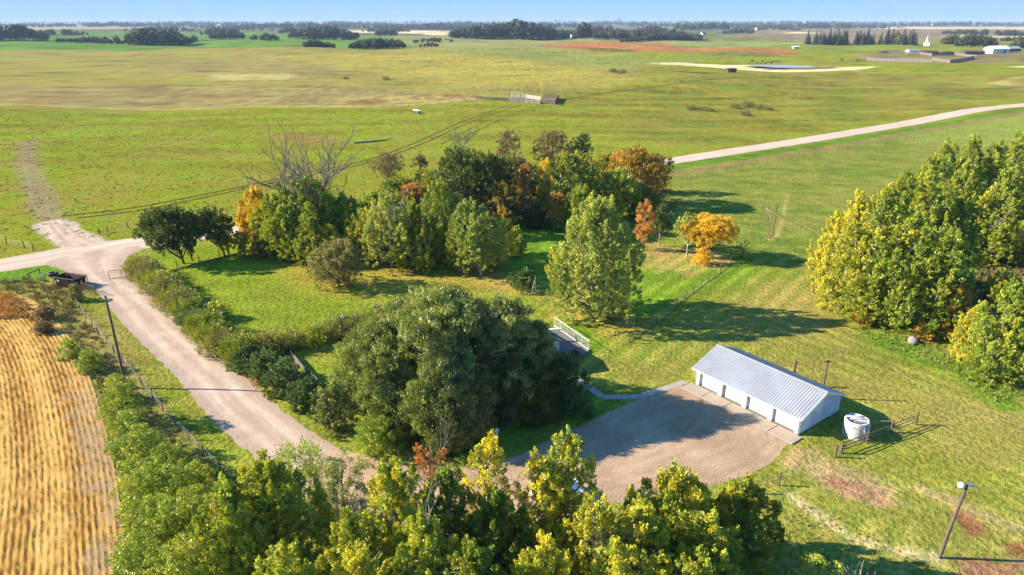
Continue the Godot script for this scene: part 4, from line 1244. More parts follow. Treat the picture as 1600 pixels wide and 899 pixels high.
func build_house() -> void:
	# the farmhouse that stands inside the clump of big trees; only its patio corner, railing and shadow come out
	var u := Vector2(0.57, 0.82)
	var w := Vector2(0.82, -0.57)
	var turn := atan2(-u.y, u.x)
	var c := Vector2(6.5, -77.4) - u * 5.6 - w * 4.4
	var o := thing("farmhouse", "white farmhouse with grey shingle roof almost hidden inside the dark trees", "house", Vector3(c.x, 0, c.y), turn)
	var L := 10.4
	var W := 8.0
	var E := 2.7
	var R := 4.6
	var wall: Material = mats["white_wall"]
	for s in [-1.0, 1.0]:
		block(o, "wall", Vector3(0, E / 2.0, s * (W / 2.0 - 0.1)), Vector3(L - 0.41, E, 0.2), wall, 0.0)
		var mb := MB.new()
		for e in [0.0, 0.2]:
			var x: float = s * (L / 2.0 - e)
			var p := [Vector3(x, 0, -W / 2.0), Vector3(x, 0, W / 2.0), Vector3(x, E, W / 2.0), Vector3(x, R - 0.1, 0), Vector3(x, E, -W / 2.0)]
			if (s > 0.0) == (e == 0.0):
				p.reverse()
			for k in range(1, 4):
				mb.tri(p[0], p[k], p[k + 1])
		obj("wall", mb.mesh(), wall, o)
		var slope := atan2(R - E, W / 2.0)
		var run := (W / 2.0 + 0.45) / cos(slope)
		var b := Basis(Vector3.UP, 0.0 if s > 0.0 else PI) * Basis(Vector3.RIGHT, slope)
		block(o, "roof", Vector3(0, R, 0) + b * Vector3(0, 0.0, run / 2.0), Vector3(L + 0.8, 0.12, run), mats["shingle"], 0.0, b)
		for x in [-3.0, 0.2, 3.0]:
			var win := block(o, "window", Vector3(x, 1.55, s * (W / 2.0 + 0.02)), Vector3(1.3, 1.2, 0.06), mats["white_trim"], 0.01)
			block(win, "pane", Vector3(0, 0, s * 0.035), Vector3(1.1, 1.0, 0.012), mats["dark_glass"], 0.0)
	var win := block(o, "door", Vector3(L / 2.0 + 0.03, 1.05, 1.2), Vector3(0.06, 2.05, 0.95), mats["white_trim"], 0.01)
	block(win, "handle", Vector3(0.05, 0, 0.35), Vector3(0.05, 0.04, 0.1), mats["dark_trim"], 0.005)
	block(o, "chimney", Vector3(-1.5, R + 0.3, 0.4), Vector3(0.7, 1.4, 0.7), mats["stone"], 0.02)
	# patio slab and railing
	var pa := thing("patio", "grey gravelled patio at the edge of the dark trees beside the railing", "patio")
	var corner := [Vector2(5.47, -85.47), Vector2(7.4, -85.26), Vector2(9.96, -79.41), Vector2(9.27, -78.32), Vector2(7.57, -77.61), Vector2(5.67, -79.97)]
	var poly := PackedVector2Array()
	for q in corner:
		poly.append(q)
	var mb2 := MB.new()
	var tri := Geometry2D.triangulate_polygon(poly)
	for k in range(0, tri.size(), 3):
		var a := poly[tri[k]]
		var b := poly[tri[k + 1]]
		var d := poly[tri[k + 2]]
		mb2.tri(Vector3(a.x, 0.3, a.y), Vector3(b.x, 0.3, b.y), Vector3(d.x, 0.3, d.y))
	for k in poly.size():
		var a := poly[k]
		var b := poly[(k + 1) % poly.size()]
		mb2.quad(Vector3(a.x, -0.1, a.y), Vector3(b.x, -0.1, b.y), Vector3(b.x, 0.3, b.y), Vector3(a.x, 0.3, a.y))
	obj("slab", mb2.mesh(), mats["shingle"], pa)
	var rl := thing("railing", "white metal railing along the patio edge beside the dark trees", "railing")
	var ra := Vector2(5.92, -87.16)
	var rb := Vector2(9.97, -79.6)
	var n := 5
	for k in n + 1:
		var q := ra.lerp(rb, float(k) / n)
		block(rl, "post", Vector3(q.x, 0.85, q.y), Vector3(0.07, 1.5, 0.07), mats["white_paint"], 0.01)
	for hh in [0.3, 1.58]:
		pipe(rl, "rail", [Vector3(ra.x, hh, ra.y), Vector3(rb.x, hh, rb.y)], 0.045, mats["white_paint"])
	for k in 44:
		var q := ra.lerp(rb, (k + 0.5) / 44.0)
		pipe(rl, "baluster", [Vector3(q.x, 0.3, q.y), Vector3(q.x, 1.56, q.y)], 0.012, mats["white_paint"], 4)
	var pp := Vector2(5.13, -82.25)
	var po := thing("porch_frame", "white porch post and beam showing through the dark trees", "porch", Vector3(pp.x, 0, pp.y))
	block(po, "post", Vector3(0, 0.9, 0), Vector3(0.28, 1.9, 0.28), mats["white_paint"], 0.02)
	block(po, "beam", Vector3(-0.1, 1.95, 0.05), Vector3(3.0, 0.2, 0.35), mats["white_paint"], 0.02, Basis(Vector3.UP, 0.15))
	var pl := Vector2(8.02, -78.15)
	var fl := thing("planter", "dark planter of dying flowers at the corner of the patio", "planter", Vector3(pl.x, 0, pl.y))
	var pm := MB.new()
	pm.lathe([Vector2(0.4, 0.0), Vector2(0.55, 0.45), Vector2(0.5, 0.45), Vector2(0.0, 0.4)], 14)
	obj("tub", pm.mesh(), mats["black_metal"], fl)
	var wt: Array[Transform3D] = []
	var tint := PackedColorArray()
	for k in 24:
		var a := k * 2.4
		wt.append(Transform3D(Basis(Vector3.UP, a) * 0.4, Vector3(cos(a) * 0.12 * sqrt(k), 0.55 + 0.1 * (k % 3), sin(a) * 0.12 * sqrt(k))))
		tint.append(Color(0.16, 0.05, 0.04) if k % 3 == 0 else Color(0.05, 0.06, 0.02))
	scatter("flowers", leaf_twig("fine"), mats["leaf"], wt, tint, fl)
	# garden windmill
	var wp := Vector2(3.21, -99.15)
	var wm := thing("garden_windmill", "slim grey garden windmill tower beside the round dark bush", "windmill", Vector3(wp.x, 0, wp.y))
	for k in 3:
		var a := k * TAU / 3.0
		pipe(wm, "leg", [Vector3(cos(a) * 0.55, 0, sin(a) * 0.55), Vector3(0.35 + cos(a) * 0.06, 2.6, sin(a) * 0.06)], 0.04, mats["galvanised"], 5)
	for y in [0.7, 1.4]:
		var s: float = 0.55 * (1.0 - y / 2.7)
		pipe(wm, "brace", [Vector3(s + 0.12 * y, y, 0), Vector3(-s * 0.5 + 0.12 * y, y, s * 0.87), Vector3(-s * 0.5 + 0.12 * y, y, -s * 0.87), Vector3(s + 0.12 * y, y, 0)], 0.025, mats["galvanised"], 4)
	pipe(wm, "mast", [Vector3(0.35, 2.5, 0), Vector3(0.45, 3.3, 0)], 0.045, mats["galvanised"], 5)

func build_car() -> void:
	var o := thing("parked_car", "white vehicle parked on the gravel yard, mostly hidden behind the foreground poplars", "car", Vector3(4.0, 0.06, -50.6), 0.12)
	var half := 0.92
	var side := PackedVector2Array([Vector2(-2.4, 0.35), Vector2(-2.45, 0.75), Vector2(-2.35, 1.05), Vector2(-2.1, 1.7), Vector2(0.55, 1.74), Vector2(1.25, 1.12), Vector2(2.2, 1.0), Vector2(2.42, 0.8), Vector2(2.42, 0.35)])
	var mb := MB.new()
	var n := side.size()
	for s in [-1.0, 1.0]:
		var tri := Geometry2D.triangulate_polygon(side)
		for k in range(0, tri.size(), 3):
			var p := []
			for j in 3:
				var q := side[tri[k + j]]
				p.append(Vector3(q.x, q.y, s * (half - (0.14 if q.y > 1.3 else 0.0))))
			if s > 0.0:
				mb.tri(p[0], p[1], p[2])
			else:
				mb.tri(p[2], p[1], p[0])
	for k in n:
		var a := side[k]
		var b := side[(k + 1) % n]
		var ha := half - (0.14 if a.y > 1.3 else 0.0)
		var hb := half - (0.14 if b.y > 1.3 else 0.0)
		mb.quad(Vector3(a.x, a.y, -ha), Vector3(a.x, a.y, ha), Vector3(b.x, b.y, hb), Vector3(b.x, b.y, -hb))
	obj("body", mb.mesh(), mats["white_paint"], o)
	for s in [-1.0, 1.0]:
		for q in [[-1.55, 0.9], [-0.5, 0.95], [0.45, 0.7]]:
			block(o, "window", Vector3(q[0], 1.38, s * 0.845), Vector3(q[1], 0.42, 0.02), mats["dark_glass"], 0.0, Basis(Vector3.RIGHT, -s * 0.2))
		for x in [-1.5, 1.5]:
			var wheel := MB.new()
			wheel.tube(Vector3(0, 0, -0.12), Vector3(0, 0, 0.12), 0.36, 0.36, 18)
			var wn := obj("wheel", wheel.mesh(), mats["black_rubber"], o)
			wn.position = Vector3(x, 0.36, s * 0.84)
			var rim := MB.new()
			rim.tube(Vector3(0, 0, -0.02), Vector3(0, 0, 0.02), 0.22, 0.2, 14)
			obj("rim", rim.mesh(), mats["galvanised"], wn).position = Vector3(0, 0, s * 0.12)
		block(o, "headlight", Vector3(2.41, 0.8, s * 0.65), Vector3(0.05, 0.14, 0.3), mats["lamp_glass"], 0.01)
		block(o, "tail_light", Vector3(-2.43, 0.9, s * 0.75), Vector3(0.05, 0.25, 0.14), mats["rusty_pipe"], 0.01)
	block(o, "windscreen", Vector3(0.92, 1.44, 0), Vector3(0.02, 0.8, 1.4), mats["dark_glass"], 0.0, Basis(Vector3(0, 0, 1), 0.84))
	block(o, "bumper", Vector3(2.43, 0.45, 0), Vector3(0.1, 0.2, 1.7), mats["dark_trim"], 0.02)

# ---------------------------------------------------------------- bodies
# one closed skin over tapered bones [from, to, radius, radius, colour], meshed as surface nets and added to mb
func skin(mb: MB, bones: Array, cell: float, blend: float) -> void:
	var lo := Vector3.ONE * 1e9
	var hi := -lo
	for b in bones:
		var r: float = maxf(b[2], b[3]) + cell * 2.0
		lo = lo.min(b[0] - Vector3.ONE * r).min(b[1] - Vector3.ONE * r)
		hi = hi.max(b[0] + Vector3.ONE * r).max(b[1] + Vector3.ONE * r)
	var nx := int((hi.x - lo.x) / cell) + 2
	var ny := int((hi.y - lo.y) / cell) + 2
	var nz := int((hi.z - lo.z) / cell) + 2
	var f := PackedFloat32Array()
	f.resize(nx * ny * nz)
	f.fill(1.0)
	var who := PackedInt32Array()
	who.resize(nx * ny * nz)
	var best := PackedFloat32Array()
	best.resize(nx * ny * nz)
	best.fill(1e9)
	for bi in bones.size():
		var b: Array = bones[bi]
		var a: Vector3 = b[0]
		var ab: Vector3 = b[1] - a
		var len2 := maxf(ab.length_squared(), 1e-9)
		var ra: float = b[2]
		var rb: float = b[3]
		var pad: float = maxf(ra, rb) + blend + cell * 2.0
		var l: Vector3 = ((a.min(b[1]) - Vector3.ONE * pad - lo) / cell).floor()
		var u: Vector3 = ((a.max(b[1]) + Vector3.ONE * pad - lo) / cell).ceil()
		for k in range(maxi(int(l.z), 0), mini(int(u.z) + 1, nz)):
			for j in range(maxi(int(l.y), 0), mini(int(u.y) + 1, ny)):
				for i in range(maxi(int(l.x), 0), mini(int(u.x) + 1, nx)):
					var p := lo + Vector3(i, j, k) * cell
					var t := clampf((p - a).dot(ab) / len2, 0.0, 1.0)
					var d := p.distance_to(a + ab * t) - lerpf(ra, rb, t)
					var at := (k * ny + j) * nx + i
					if d < best[at]:
						best[at] = d
						who[at] = bi
					var e := f[at]
					var h := clampf(0.5 + 0.5 * (e - d) / blend, 0.0, 1.0)
					f[at] = lerpf(e, d, h) - blend * h * (1.0 - h)
	var made := {}
	for k in nz - 1:
		for j in ny - 1:
			for i in nx - 1:
				var at := (k * ny + j) * nx + i
				var sum := Vector3.ZERO
				var cnt := 0
				var neg := 0
				for e in 8:
					if f[at + (e & 1) + ((e >> 1) & 1) * nx + (e >> 2) * nx * ny] < 0.0:
						neg += 1
				if neg == 0 or neg == 8:
					continue
				for e in 8:
					for ax in 3:
						if e & (1 << ax):
							continue
						var e2 := e | (1 << ax)
						var va := f[at + (e & 1) + ((e >> 1) & 1) * nx + (e >> 2) * nx * ny]
						var vb := f[at + (e2 & 1) + ((e2 >> 1) & 1) * nx + (e2 >> 2) * nx * ny]
						if (va < 0.0) != (vb < 0.0):
							var t := va / (va - vb)
							sum += Vector3(e & 1, (e >> 1) & 1, e >> 2).lerp(Vector3(e2 & 1, (e2 >> 1) & 1, e2 >> 2), t)
							cnt += 1
				var g := Vector3(f[at + 1] - f[at], f[at + nx] - f[at], f[at + nx * ny] - f[at]).normalized()
				mb.col = bones[who[at]][4]
				made[at] = mb.vert(lo + (Vector3(i, j, k) + sum / cnt) * cell, g)
	var step := [1, nx, nx * ny]
	for at in made:
		for ax in 3:
			var a: int = step[ax]
			var u: int = step[(ax + 1) % 3]
			var w: int = step[(ax + 2) % 3]
			if (f[at] < 0.0) == (f[at + a] < 0.0):
				continue
			if not (made.has(at - u) and made.has(at - w) and made.has(at - u - w)):
				continue
			var q := [made[at], made[at - u], made[at - u - w], made[at - w]]
			if f[at] < 0.0:
				mb.ix.append_array(PackedInt32Array([q[0], q[2], q[1], q[0], q[3], q[2]]))
			else:
				mb.ix.append_array(PackedInt32Array([q[0], q[1], q[2], q[0], q[2], q[3]]))

func build_person() -> void:
	var p := Vector2(-1.6, -59.3)
	var o := thing("person", "person in a pale blue shirt and white trousers standing under the dark willows", "person", Vector3(p.x, 0.0, p.y), 0.5)
	var flesh := Color(0.42, 0.25, 0.17)
	var shirt := Color(0.66, 0.72, 0.84)
	var legs := Color(0.72, 0.71, 0.69)
	var shoe := Color(0.06, 0.06, 0.07)
	var b := []
	# torso, hips, legs mid-stride, shoes
	b.append([Vector3(0, 0.98, 0), Vector3(0, 1.2, 0.01), 0.135, 0.14, shirt])
	b.append([Vector3(-0.07, 1.3, 0.01), Vector3(0.07, 1.3, 0.01), 0.13, 0.13, shirt])
	b.append([Vector3(-0.16, 1.41, 0), Vector3(0.16, 1.41, 0), 0.075, 0.075, shirt])
	b.append([Vector3(-0.07, 0.93, 0), Vector3(0.07, 0.93, 0), 0.125, 0.125, legs])
	for s in [-1.0, 1.0]:
		var hip := Vector3(s * 0.09, 0.9, 0)
		var knee := Vector3(s * 0.1, 0.5, 0.03 + 0.07 * s)
		var ankle := Vector3(s * 0.1, 0.1, -0.02 + 0.12 * s)
		b.append([hip, knee, 0.092, 0.065, legs])
		b.append([knee, ankle, 0.063, 0.045, legs])
		b.append([ankle + Vector3(0, -0.045, -0.03), ankle + Vector3(s * 0.02, -0.06, 0.15), 0.045, 0.036, shoe])
		var sh := Vector3(s * 0.2, 1.41, 0)
		var el := Vector3(s * 0.27, 1.13, -0.02)
		var wr := Vector3(s * 0.25, 0.9, 0.12)
		b.append([sh, el, 0.055, 0.045, shirt])
		b.append([el, wr, 0.042, 0.028, flesh])
	b.append([Vector3(0, 1.44, 0), Vector3(0, 1.55, 0.01), 0.056, 0.054, flesh])
	var mb := MB.new()
	skin(mb, b, 0.02, 0.03)
	# head with brow, nose, chin, lips and ears
	var hd := []
	hd.append([Vector3(0, 1.68, -0.015), Vector3(0, 1.65, 0.015), 0.093, 0.085, flesh])
	hd.append([Vector3(0, 1.6, 0.035), Vector3(0, 1.585, 0.05), 0.052, 0.038, flesh])
	hd.append([Vector3(0, 1.655, 0.1), Vector3(0, 1.625, 0.116), 0.009, 0.014, flesh])
	hd.append([Vector3(-0.02, 1.6, 0.088), Vector3(0.02, 1.6, 0.088), 0.008, 0.008, Color(0.35, 0.14, 0.11)])
	for s in [-1.0, 1.0]:
		hd.append([Vector3(s * 0.086, 1.665, -0.005), Vector3(s * 0.09, 1.63, -0.005), 0.016, 0.012, flesh])
		hd.append([Vector3(s * 0.034, 1.66, 0.088), Vector3(s * 0.034, 1.66, 0.09), 0.011, 0.011, Color(0.05, 0.04, 0.035)])
	skin(mb, hd, 0.008, 0.012)
	# hands: palm, four fingers with a bend, a thumb on the side
	for s in [-1.0, 1.0]:
		var wr := Vector3(s * 0.25, 0.9, 0.12)
		var dn := Vector3(0, -0.88, 0.47)
		var ac := Vector3(0, 0.47, 0.88)
		var palm := wr + dn * 0.06
		var hb := [[wr, palm, 0.026, 0.034, flesh], [palm + ac * 0.016, palm + dn * 0.03 + ac * 0.02, 0.02, 0.02, flesh], [palm - ac * 0.016, palm + dn * 0.03 - ac * 0.02, 0.02, 0.02, flesh]]
		var lens := [0.062, 0.075, 0.07, 0.052]
		for k in 4:
			var root := palm + dn * 0.035 + ac * (0.03 - 0.02 * k)
			var mid: Vector3 = root + dn * lens[k] * 0.55
			hb.append([root, mid, 0.0095, 0.009, flesh])
			hb.append([mid, mid + (dn - Vector3(s * 0.6, 0, 0)).normalized() * lens[k] * 0.5, 0.009, 0.0075, flesh])
		var th := wr + dn * 0.035 + ac * 0.026
		hb.append([th, th + ac * 0.035 + dn * 0.02, 0.012, 0.0105, flesh])
		hb.append([th + ac * 0.035 + dn * 0.02, th + ac * 0.04 + dn * 0.05 - Vector3(s * 0.01, 0, 0), 0.0105, 0.009, flesh])
		skin(mb, hb, 0.005, 0.008)
	obj("body", mb.mesh(), mats["painted"], o)
	var hair := MB.new()
	var hc := Color(0.03, 0.02, 0.015)
	skin(hair, [[Vector3(0, 1.715, -0.02), Vector3(0, 1.7, 0.02), 0.088, 0.07, hc], [Vector3(-0.03, 1.68, -0.05), Vector3(-0.03, 1.6, -0.06), 0.07, 0.05, hc], [Vector3(0.03, 1.68, -0.05), Vector3(0.03, 1.6, -0.06), 0.07, 0.05, hc]], 0.01, 0.02)
	obj("hair", hair.mesh(), mats["painted"], o)

func build_cattle() -> void:
	var coat := Color(0.022, 0.018, 0.016)
	var b := []
	b.append([Vector3(-0.7, 1.1, 0), Vector3(0.1, 1.05, 0), 0.33, 0.4, coat])
	b.append([Vector3(0.1, 1.02, 0), Vector3(0.65, 1.05, 0), 0.4, 0.36, coat])
	b.append([Vector3(0.7, 1.15, 0), Vector3(1.15, 1.25, 0), 0.25, 0.17, coat])
	b.append([Vector3(1.2, 1.28, 0), Vector3(1.5, 1.08, 0), 0.15, 0.1, coat])
	for s in [-1.0, 1.0]:
		b.append([Vector3(1.15, 1.38, s * 0.1), Vector3(1.1, 1.36, s * 0.26), 0.04, 0.03, coat])
		b.append([Vector3(0.55, 0.8, s * 0.2), Vector3(0.58, 0.42, s * 0.2), 0.13, 0.075, coat])
		b.append([Vector3(0.58, 0.42, s * 0.2), Vector3(0.56, 0.05, s * 0.2), 0.07, 0.06, coat])
		b.append([Vector3(-0.75, 1.0, s * 0.2), Vector3(-0.6, 0.65, s * 0.2), 0.2, 0.11, coat])
		b.append([Vector3(-0.6, 0.65, s * 0.2), Vector3(-0.78, 0.42, s * 0.2), 0.1, 0.07, coat])
		b.append([Vector3(-0.78, 0.42, s * 0.2), Vector3(-0.74, 0.05, s * 0.2), 0.065, 0.06, coat])
	var mb := MB.new()
	skin(mb, b, 0.06, 0.1)
	var tail := MB.new()
	tail.path([Vector3(-1.0, 1.3, 0), Vector3(-1.12, 0.95, 0), Vector3(-1.1, 0.55, 0)], [0.035, 0.025, 0.04], 5)
	var first := thing("cow", "black cow in the small herd grazing above the pond", "cow", Vector3.ZERO, 0.0, "cattle grazing above the pond")
	obj("body", mb.mesh(), mats["painted"], first)
	obj("tail", tail.mesh(), mats["black_metal"], first)
	var spots := [Vector2(275.92, -824.79), Vector2(272.47, -797.02), Vector2(285.22, -817.67), Vector2(277.12, -783.8), Vector2(289.32, -810.67), Vector2(288.08, -797.02), Vector2(297.59, -817.67), Vector2(296.98, -807.9), Vector2(302.6, -813.46), Vector2(267.87, -771.01)]
	for k in spots.size():
		var c: Node3D = first
		if k > 0:
			c = first.duplicate()
			c.name = numbered("cow")
			add_child(c)
		c.position = Vector3(spots[k].x, gy(spots[k].x, spots[k].y) - 0.05, spots[k].y)
		c.rotation.y = k * 1.9
		c.scale = Vector3.ONE * 1.5
	var odd := [[Vector2(378.65, -824.79), "black cow standing alone left of the feedlot pens"], [Vector2(392.97, -816.26), "black cow lying nearest the left end of the feedlot pens"]]
	for q in odd:
		var c: Node3D = first.duplicate()
		c.name = numbered("cow")
		add_child(c)
		c.set_meta("label", q[1])
		c.remove_meta("group")
		c.position = Vector3(q[0].x, gy(q[0].x, q[0].y) - 0.05, q[0].y)
		c.rotation.y = 0.3
		c.scale = Vector3.ONE * 1.6

# ---------------------------------------------------------------- far things
func barn(label: String, called: String, at: Vector2, l: float, w: float, e: float, r: float, turn: float, wall: Material, roof: Material, cat := "barn") -> Node3D:
	var o := thing(called, label, cat, Vector3(at.x, gy(at.x, at.y) - 0.2, at.y), turn)
	for s in [-1.0, 1.0]:
		block(o, "wall", Vector3(0, e / 2.0, s * (w / 2.0 - 0.1)), Vector3(l - 0.42, e, 0.2), wall, 0.0)
		var mb := MB.new()
		for t in [0.0, 0.2]:
			var x: float = s * (l / 2.0 - t)
			var p := [Vector3(x, 0, -w / 2.0), Vector3(x, 0, w / 2.0), Vector3(x, e, w / 2.0), Vector3(x, r - 0.1, 0), Vector3(x, e, -w / 2.0)]
			if (s > 0.0) == (t == 0.0):
				p.reverse()
			for k in range(1, 4):
				mb.tri(p[0], p[k], p[k + 1])
		obj("wall", mb.mesh(), wall, o)
		var sl := atan2(r - e, w / 2.0)
		var run := (w / 2.0 + 0.4) / cos(sl)
		var b := Basis(Vector3.UP, 0.0 if s > 0.0 else PI) * Basis(Vector3.RIGHT, sl)
		block(o, "roof", Vector3(0, r, 0) + b * Vector3(0, 0.02, run / 2.0), Vector3(l + 0.8, 0.15, run), roof, 0.0, b)
	block(o, "door", Vector3(l * 0.2, e * 0.4, w / 2.0 + 0.03), Vector3(minf(3.0, l * 0.25), e * 0.8, 0.08), mats["dark_trim"], 0.0)
	block(o, "window", Vector3(-l * 0.2, e * 0.55, w / 2.0 + 0.03), Vector3(1.4, 1.2, 0.08), mats["dark_glass"], 0.0)
	return o

func plank_wall(label: String, pts: PackedVector2Array, tall: float, m: Material, bay := 6.0) -> void:
	var o := thing("corral_fence", label, "fence")
	for i in pts.size() - 1:
		var l := pts[i].distance_to(pts[i + 1])
		var n := maxi(1, int(l / bay))
		for k in n:
			var a := pts[i].lerp(pts[i + 1], float(k) / n)
			var b := pts[i].lerp(pts[i + 1], float(k + 1) / n)
			var c := (a + b) / 2.0
			var t := Basis(Vector3.UP, atan2(b.x - a.x, b.y - a.y))
			var y := gy(c.x, c.y)
			var mb := MB.new()
			var rows := 4
			for j in rows:
				mb.box(Vector3(0, tall * (j + 0.5) / rows, 0), Vector3(0.08, tall / rows * 0.86, l / n * 0.985))
			var q := obj("panel", mb.mesh(), m, o)
			q.transform = Transform3D(t, Vector3(c.x, y, c.y))
			block(o, "post", Vector3(a.x, y + tall * 0.53, a.y), Vector3(0.22, tall * 1.1, 0.22), mats["weathered_wood"], 0.0)

func far_tree_mesh(kind: String) -> ArrayMesh:
	var r := RandomNumberGenerator.new()
	r.seed = hash(kind)
	var mb := MB.new()
	if kind == "spruce":
		for k in 420:
			var t := pow(r.randf(), 1.4)
			var a := r.randf() * TAU
			var rr := 0.2 * (1.0 - t) * (0.5 + 0.5 * r.randf()) + 0.012
			var p := Vector3(cos(a) * rr, 0.05 + t * 0.94, sin(a) * rr)
			var outw := Vector3(cos(a), -0.45, sin(a)).normalized()
			var face := Vector3(-sin(a), r.randf_range(-0.3, 0.3), cos(a))
			var s := 0.035 + 0.055 * (1.0 - t)
			var b := r.randf_range(0.7, 1.3)
			mb.col = Color(b, b, b)
			var i := mb.v.size()
			var nn := (outw + Vector3(0, 1.2, 0)).normalized()
			mb.vert(p - outw * s * 0.6, nn); mb.vert(p + face * s * 0.5, nn); mb.vert(p + outw * s, nn); mb.vert(p - face * s * 0.5, nn)
			mb.ix.append_array(PackedInt32Array([i, i + 2, i + 1, i, i + 3, i + 2]))
	else:
		for l in 9:
			var a := l * 2.4
			var c := Vector3(cos(a) * 0.24, 0.3 + 0.055 * l, sin(a) * 0.24) if l < 8 else Vector3(0, 0.78, 0)
			for k in 46:
				var d := Vector3(r.randfn(), r.randfn(), r.randfn()).normalized()
				var p := c + d * 0.2 * (1.0 - 0.3 * r.randf())
				p.y = maxf(p.y, 0.03)
				var u := d.cross(Vector3(r.randfn(), r.randfn(), r.randfn())).normalized()
				var w := (u.cross(d) + d * r.randf_range(-0.6, 0.6)).normalized()
				var s := r.randf_range(0.035, 0.06)
				var b := r.randf_range(0.75, 1.25)
				mb.col = Color(b, b, b)
				var i := mb.v.size()
				mb.vert(p - u * s, d); mb.vert(p + w * s, d); mb.vert(p + u * s, d); mb.vert(p - w * s, d)
				mb.ix.append_array(PackedInt32Array([i, i + 2, i + 1, i, i + 3, i + 2]))
		mb.col = Color(0.8, 0.6, 0.5)
		mb.path([Vector3(0, -0.05, 0), Vector3(0, 0.3, 0), Vector3(0, 0.6, 0)], [0.03, 0.02, 0.01], 5)
	return mb.mesh()

# a bluff of trees: one mass between two ground points
func bluff(label: String, a: Vector2, b: Vector2, depth: float, tall: float, count: int, c1: Color, c2: Color, mesh: ArrayMesh) -> void:
	var r := RandomNumberGenerator.new()
	r.seed = hash(label)
	var wt: Array[Transform3D] = []
	var tint := PackedColorArray()
	var back := Vector2(b.y - a.y, a.x - b.x).normalized()
	if back.y > 0.0:
		back = -back
	for k in count:
		var t := r.randf()
		var p := a.lerp(b, t) + back * r.randf() * depth
		var edge := 0.55 + 0.45 * sin(PI * clampf(t, 0.03, 0.97)) + 0.2 * noise_b.get_noise_2d(t * 60.0 + tall, count)
		var s: float = 1.22 * tall * edge * r.randf_range(0.7, 1.1)
		wt.append(Transform3D(Basis(Vector3.UP, r.randf() * TAU) * Basis.from_scale(Vector3(s * r.randf_range(0.8, 1.2), s, s * r.randf_range(0.8, 1.2))), Vector3(p.x, gy(p.x, p.y) - 0.3, p.y)))
		tint.append(c1.lerp(c2, r.randf()) * r.randf_range(0.8, 1.2))
	var o := scatter("grove", mesh, mats["needle"], wt, tint)
	o.set_meta("label", label)

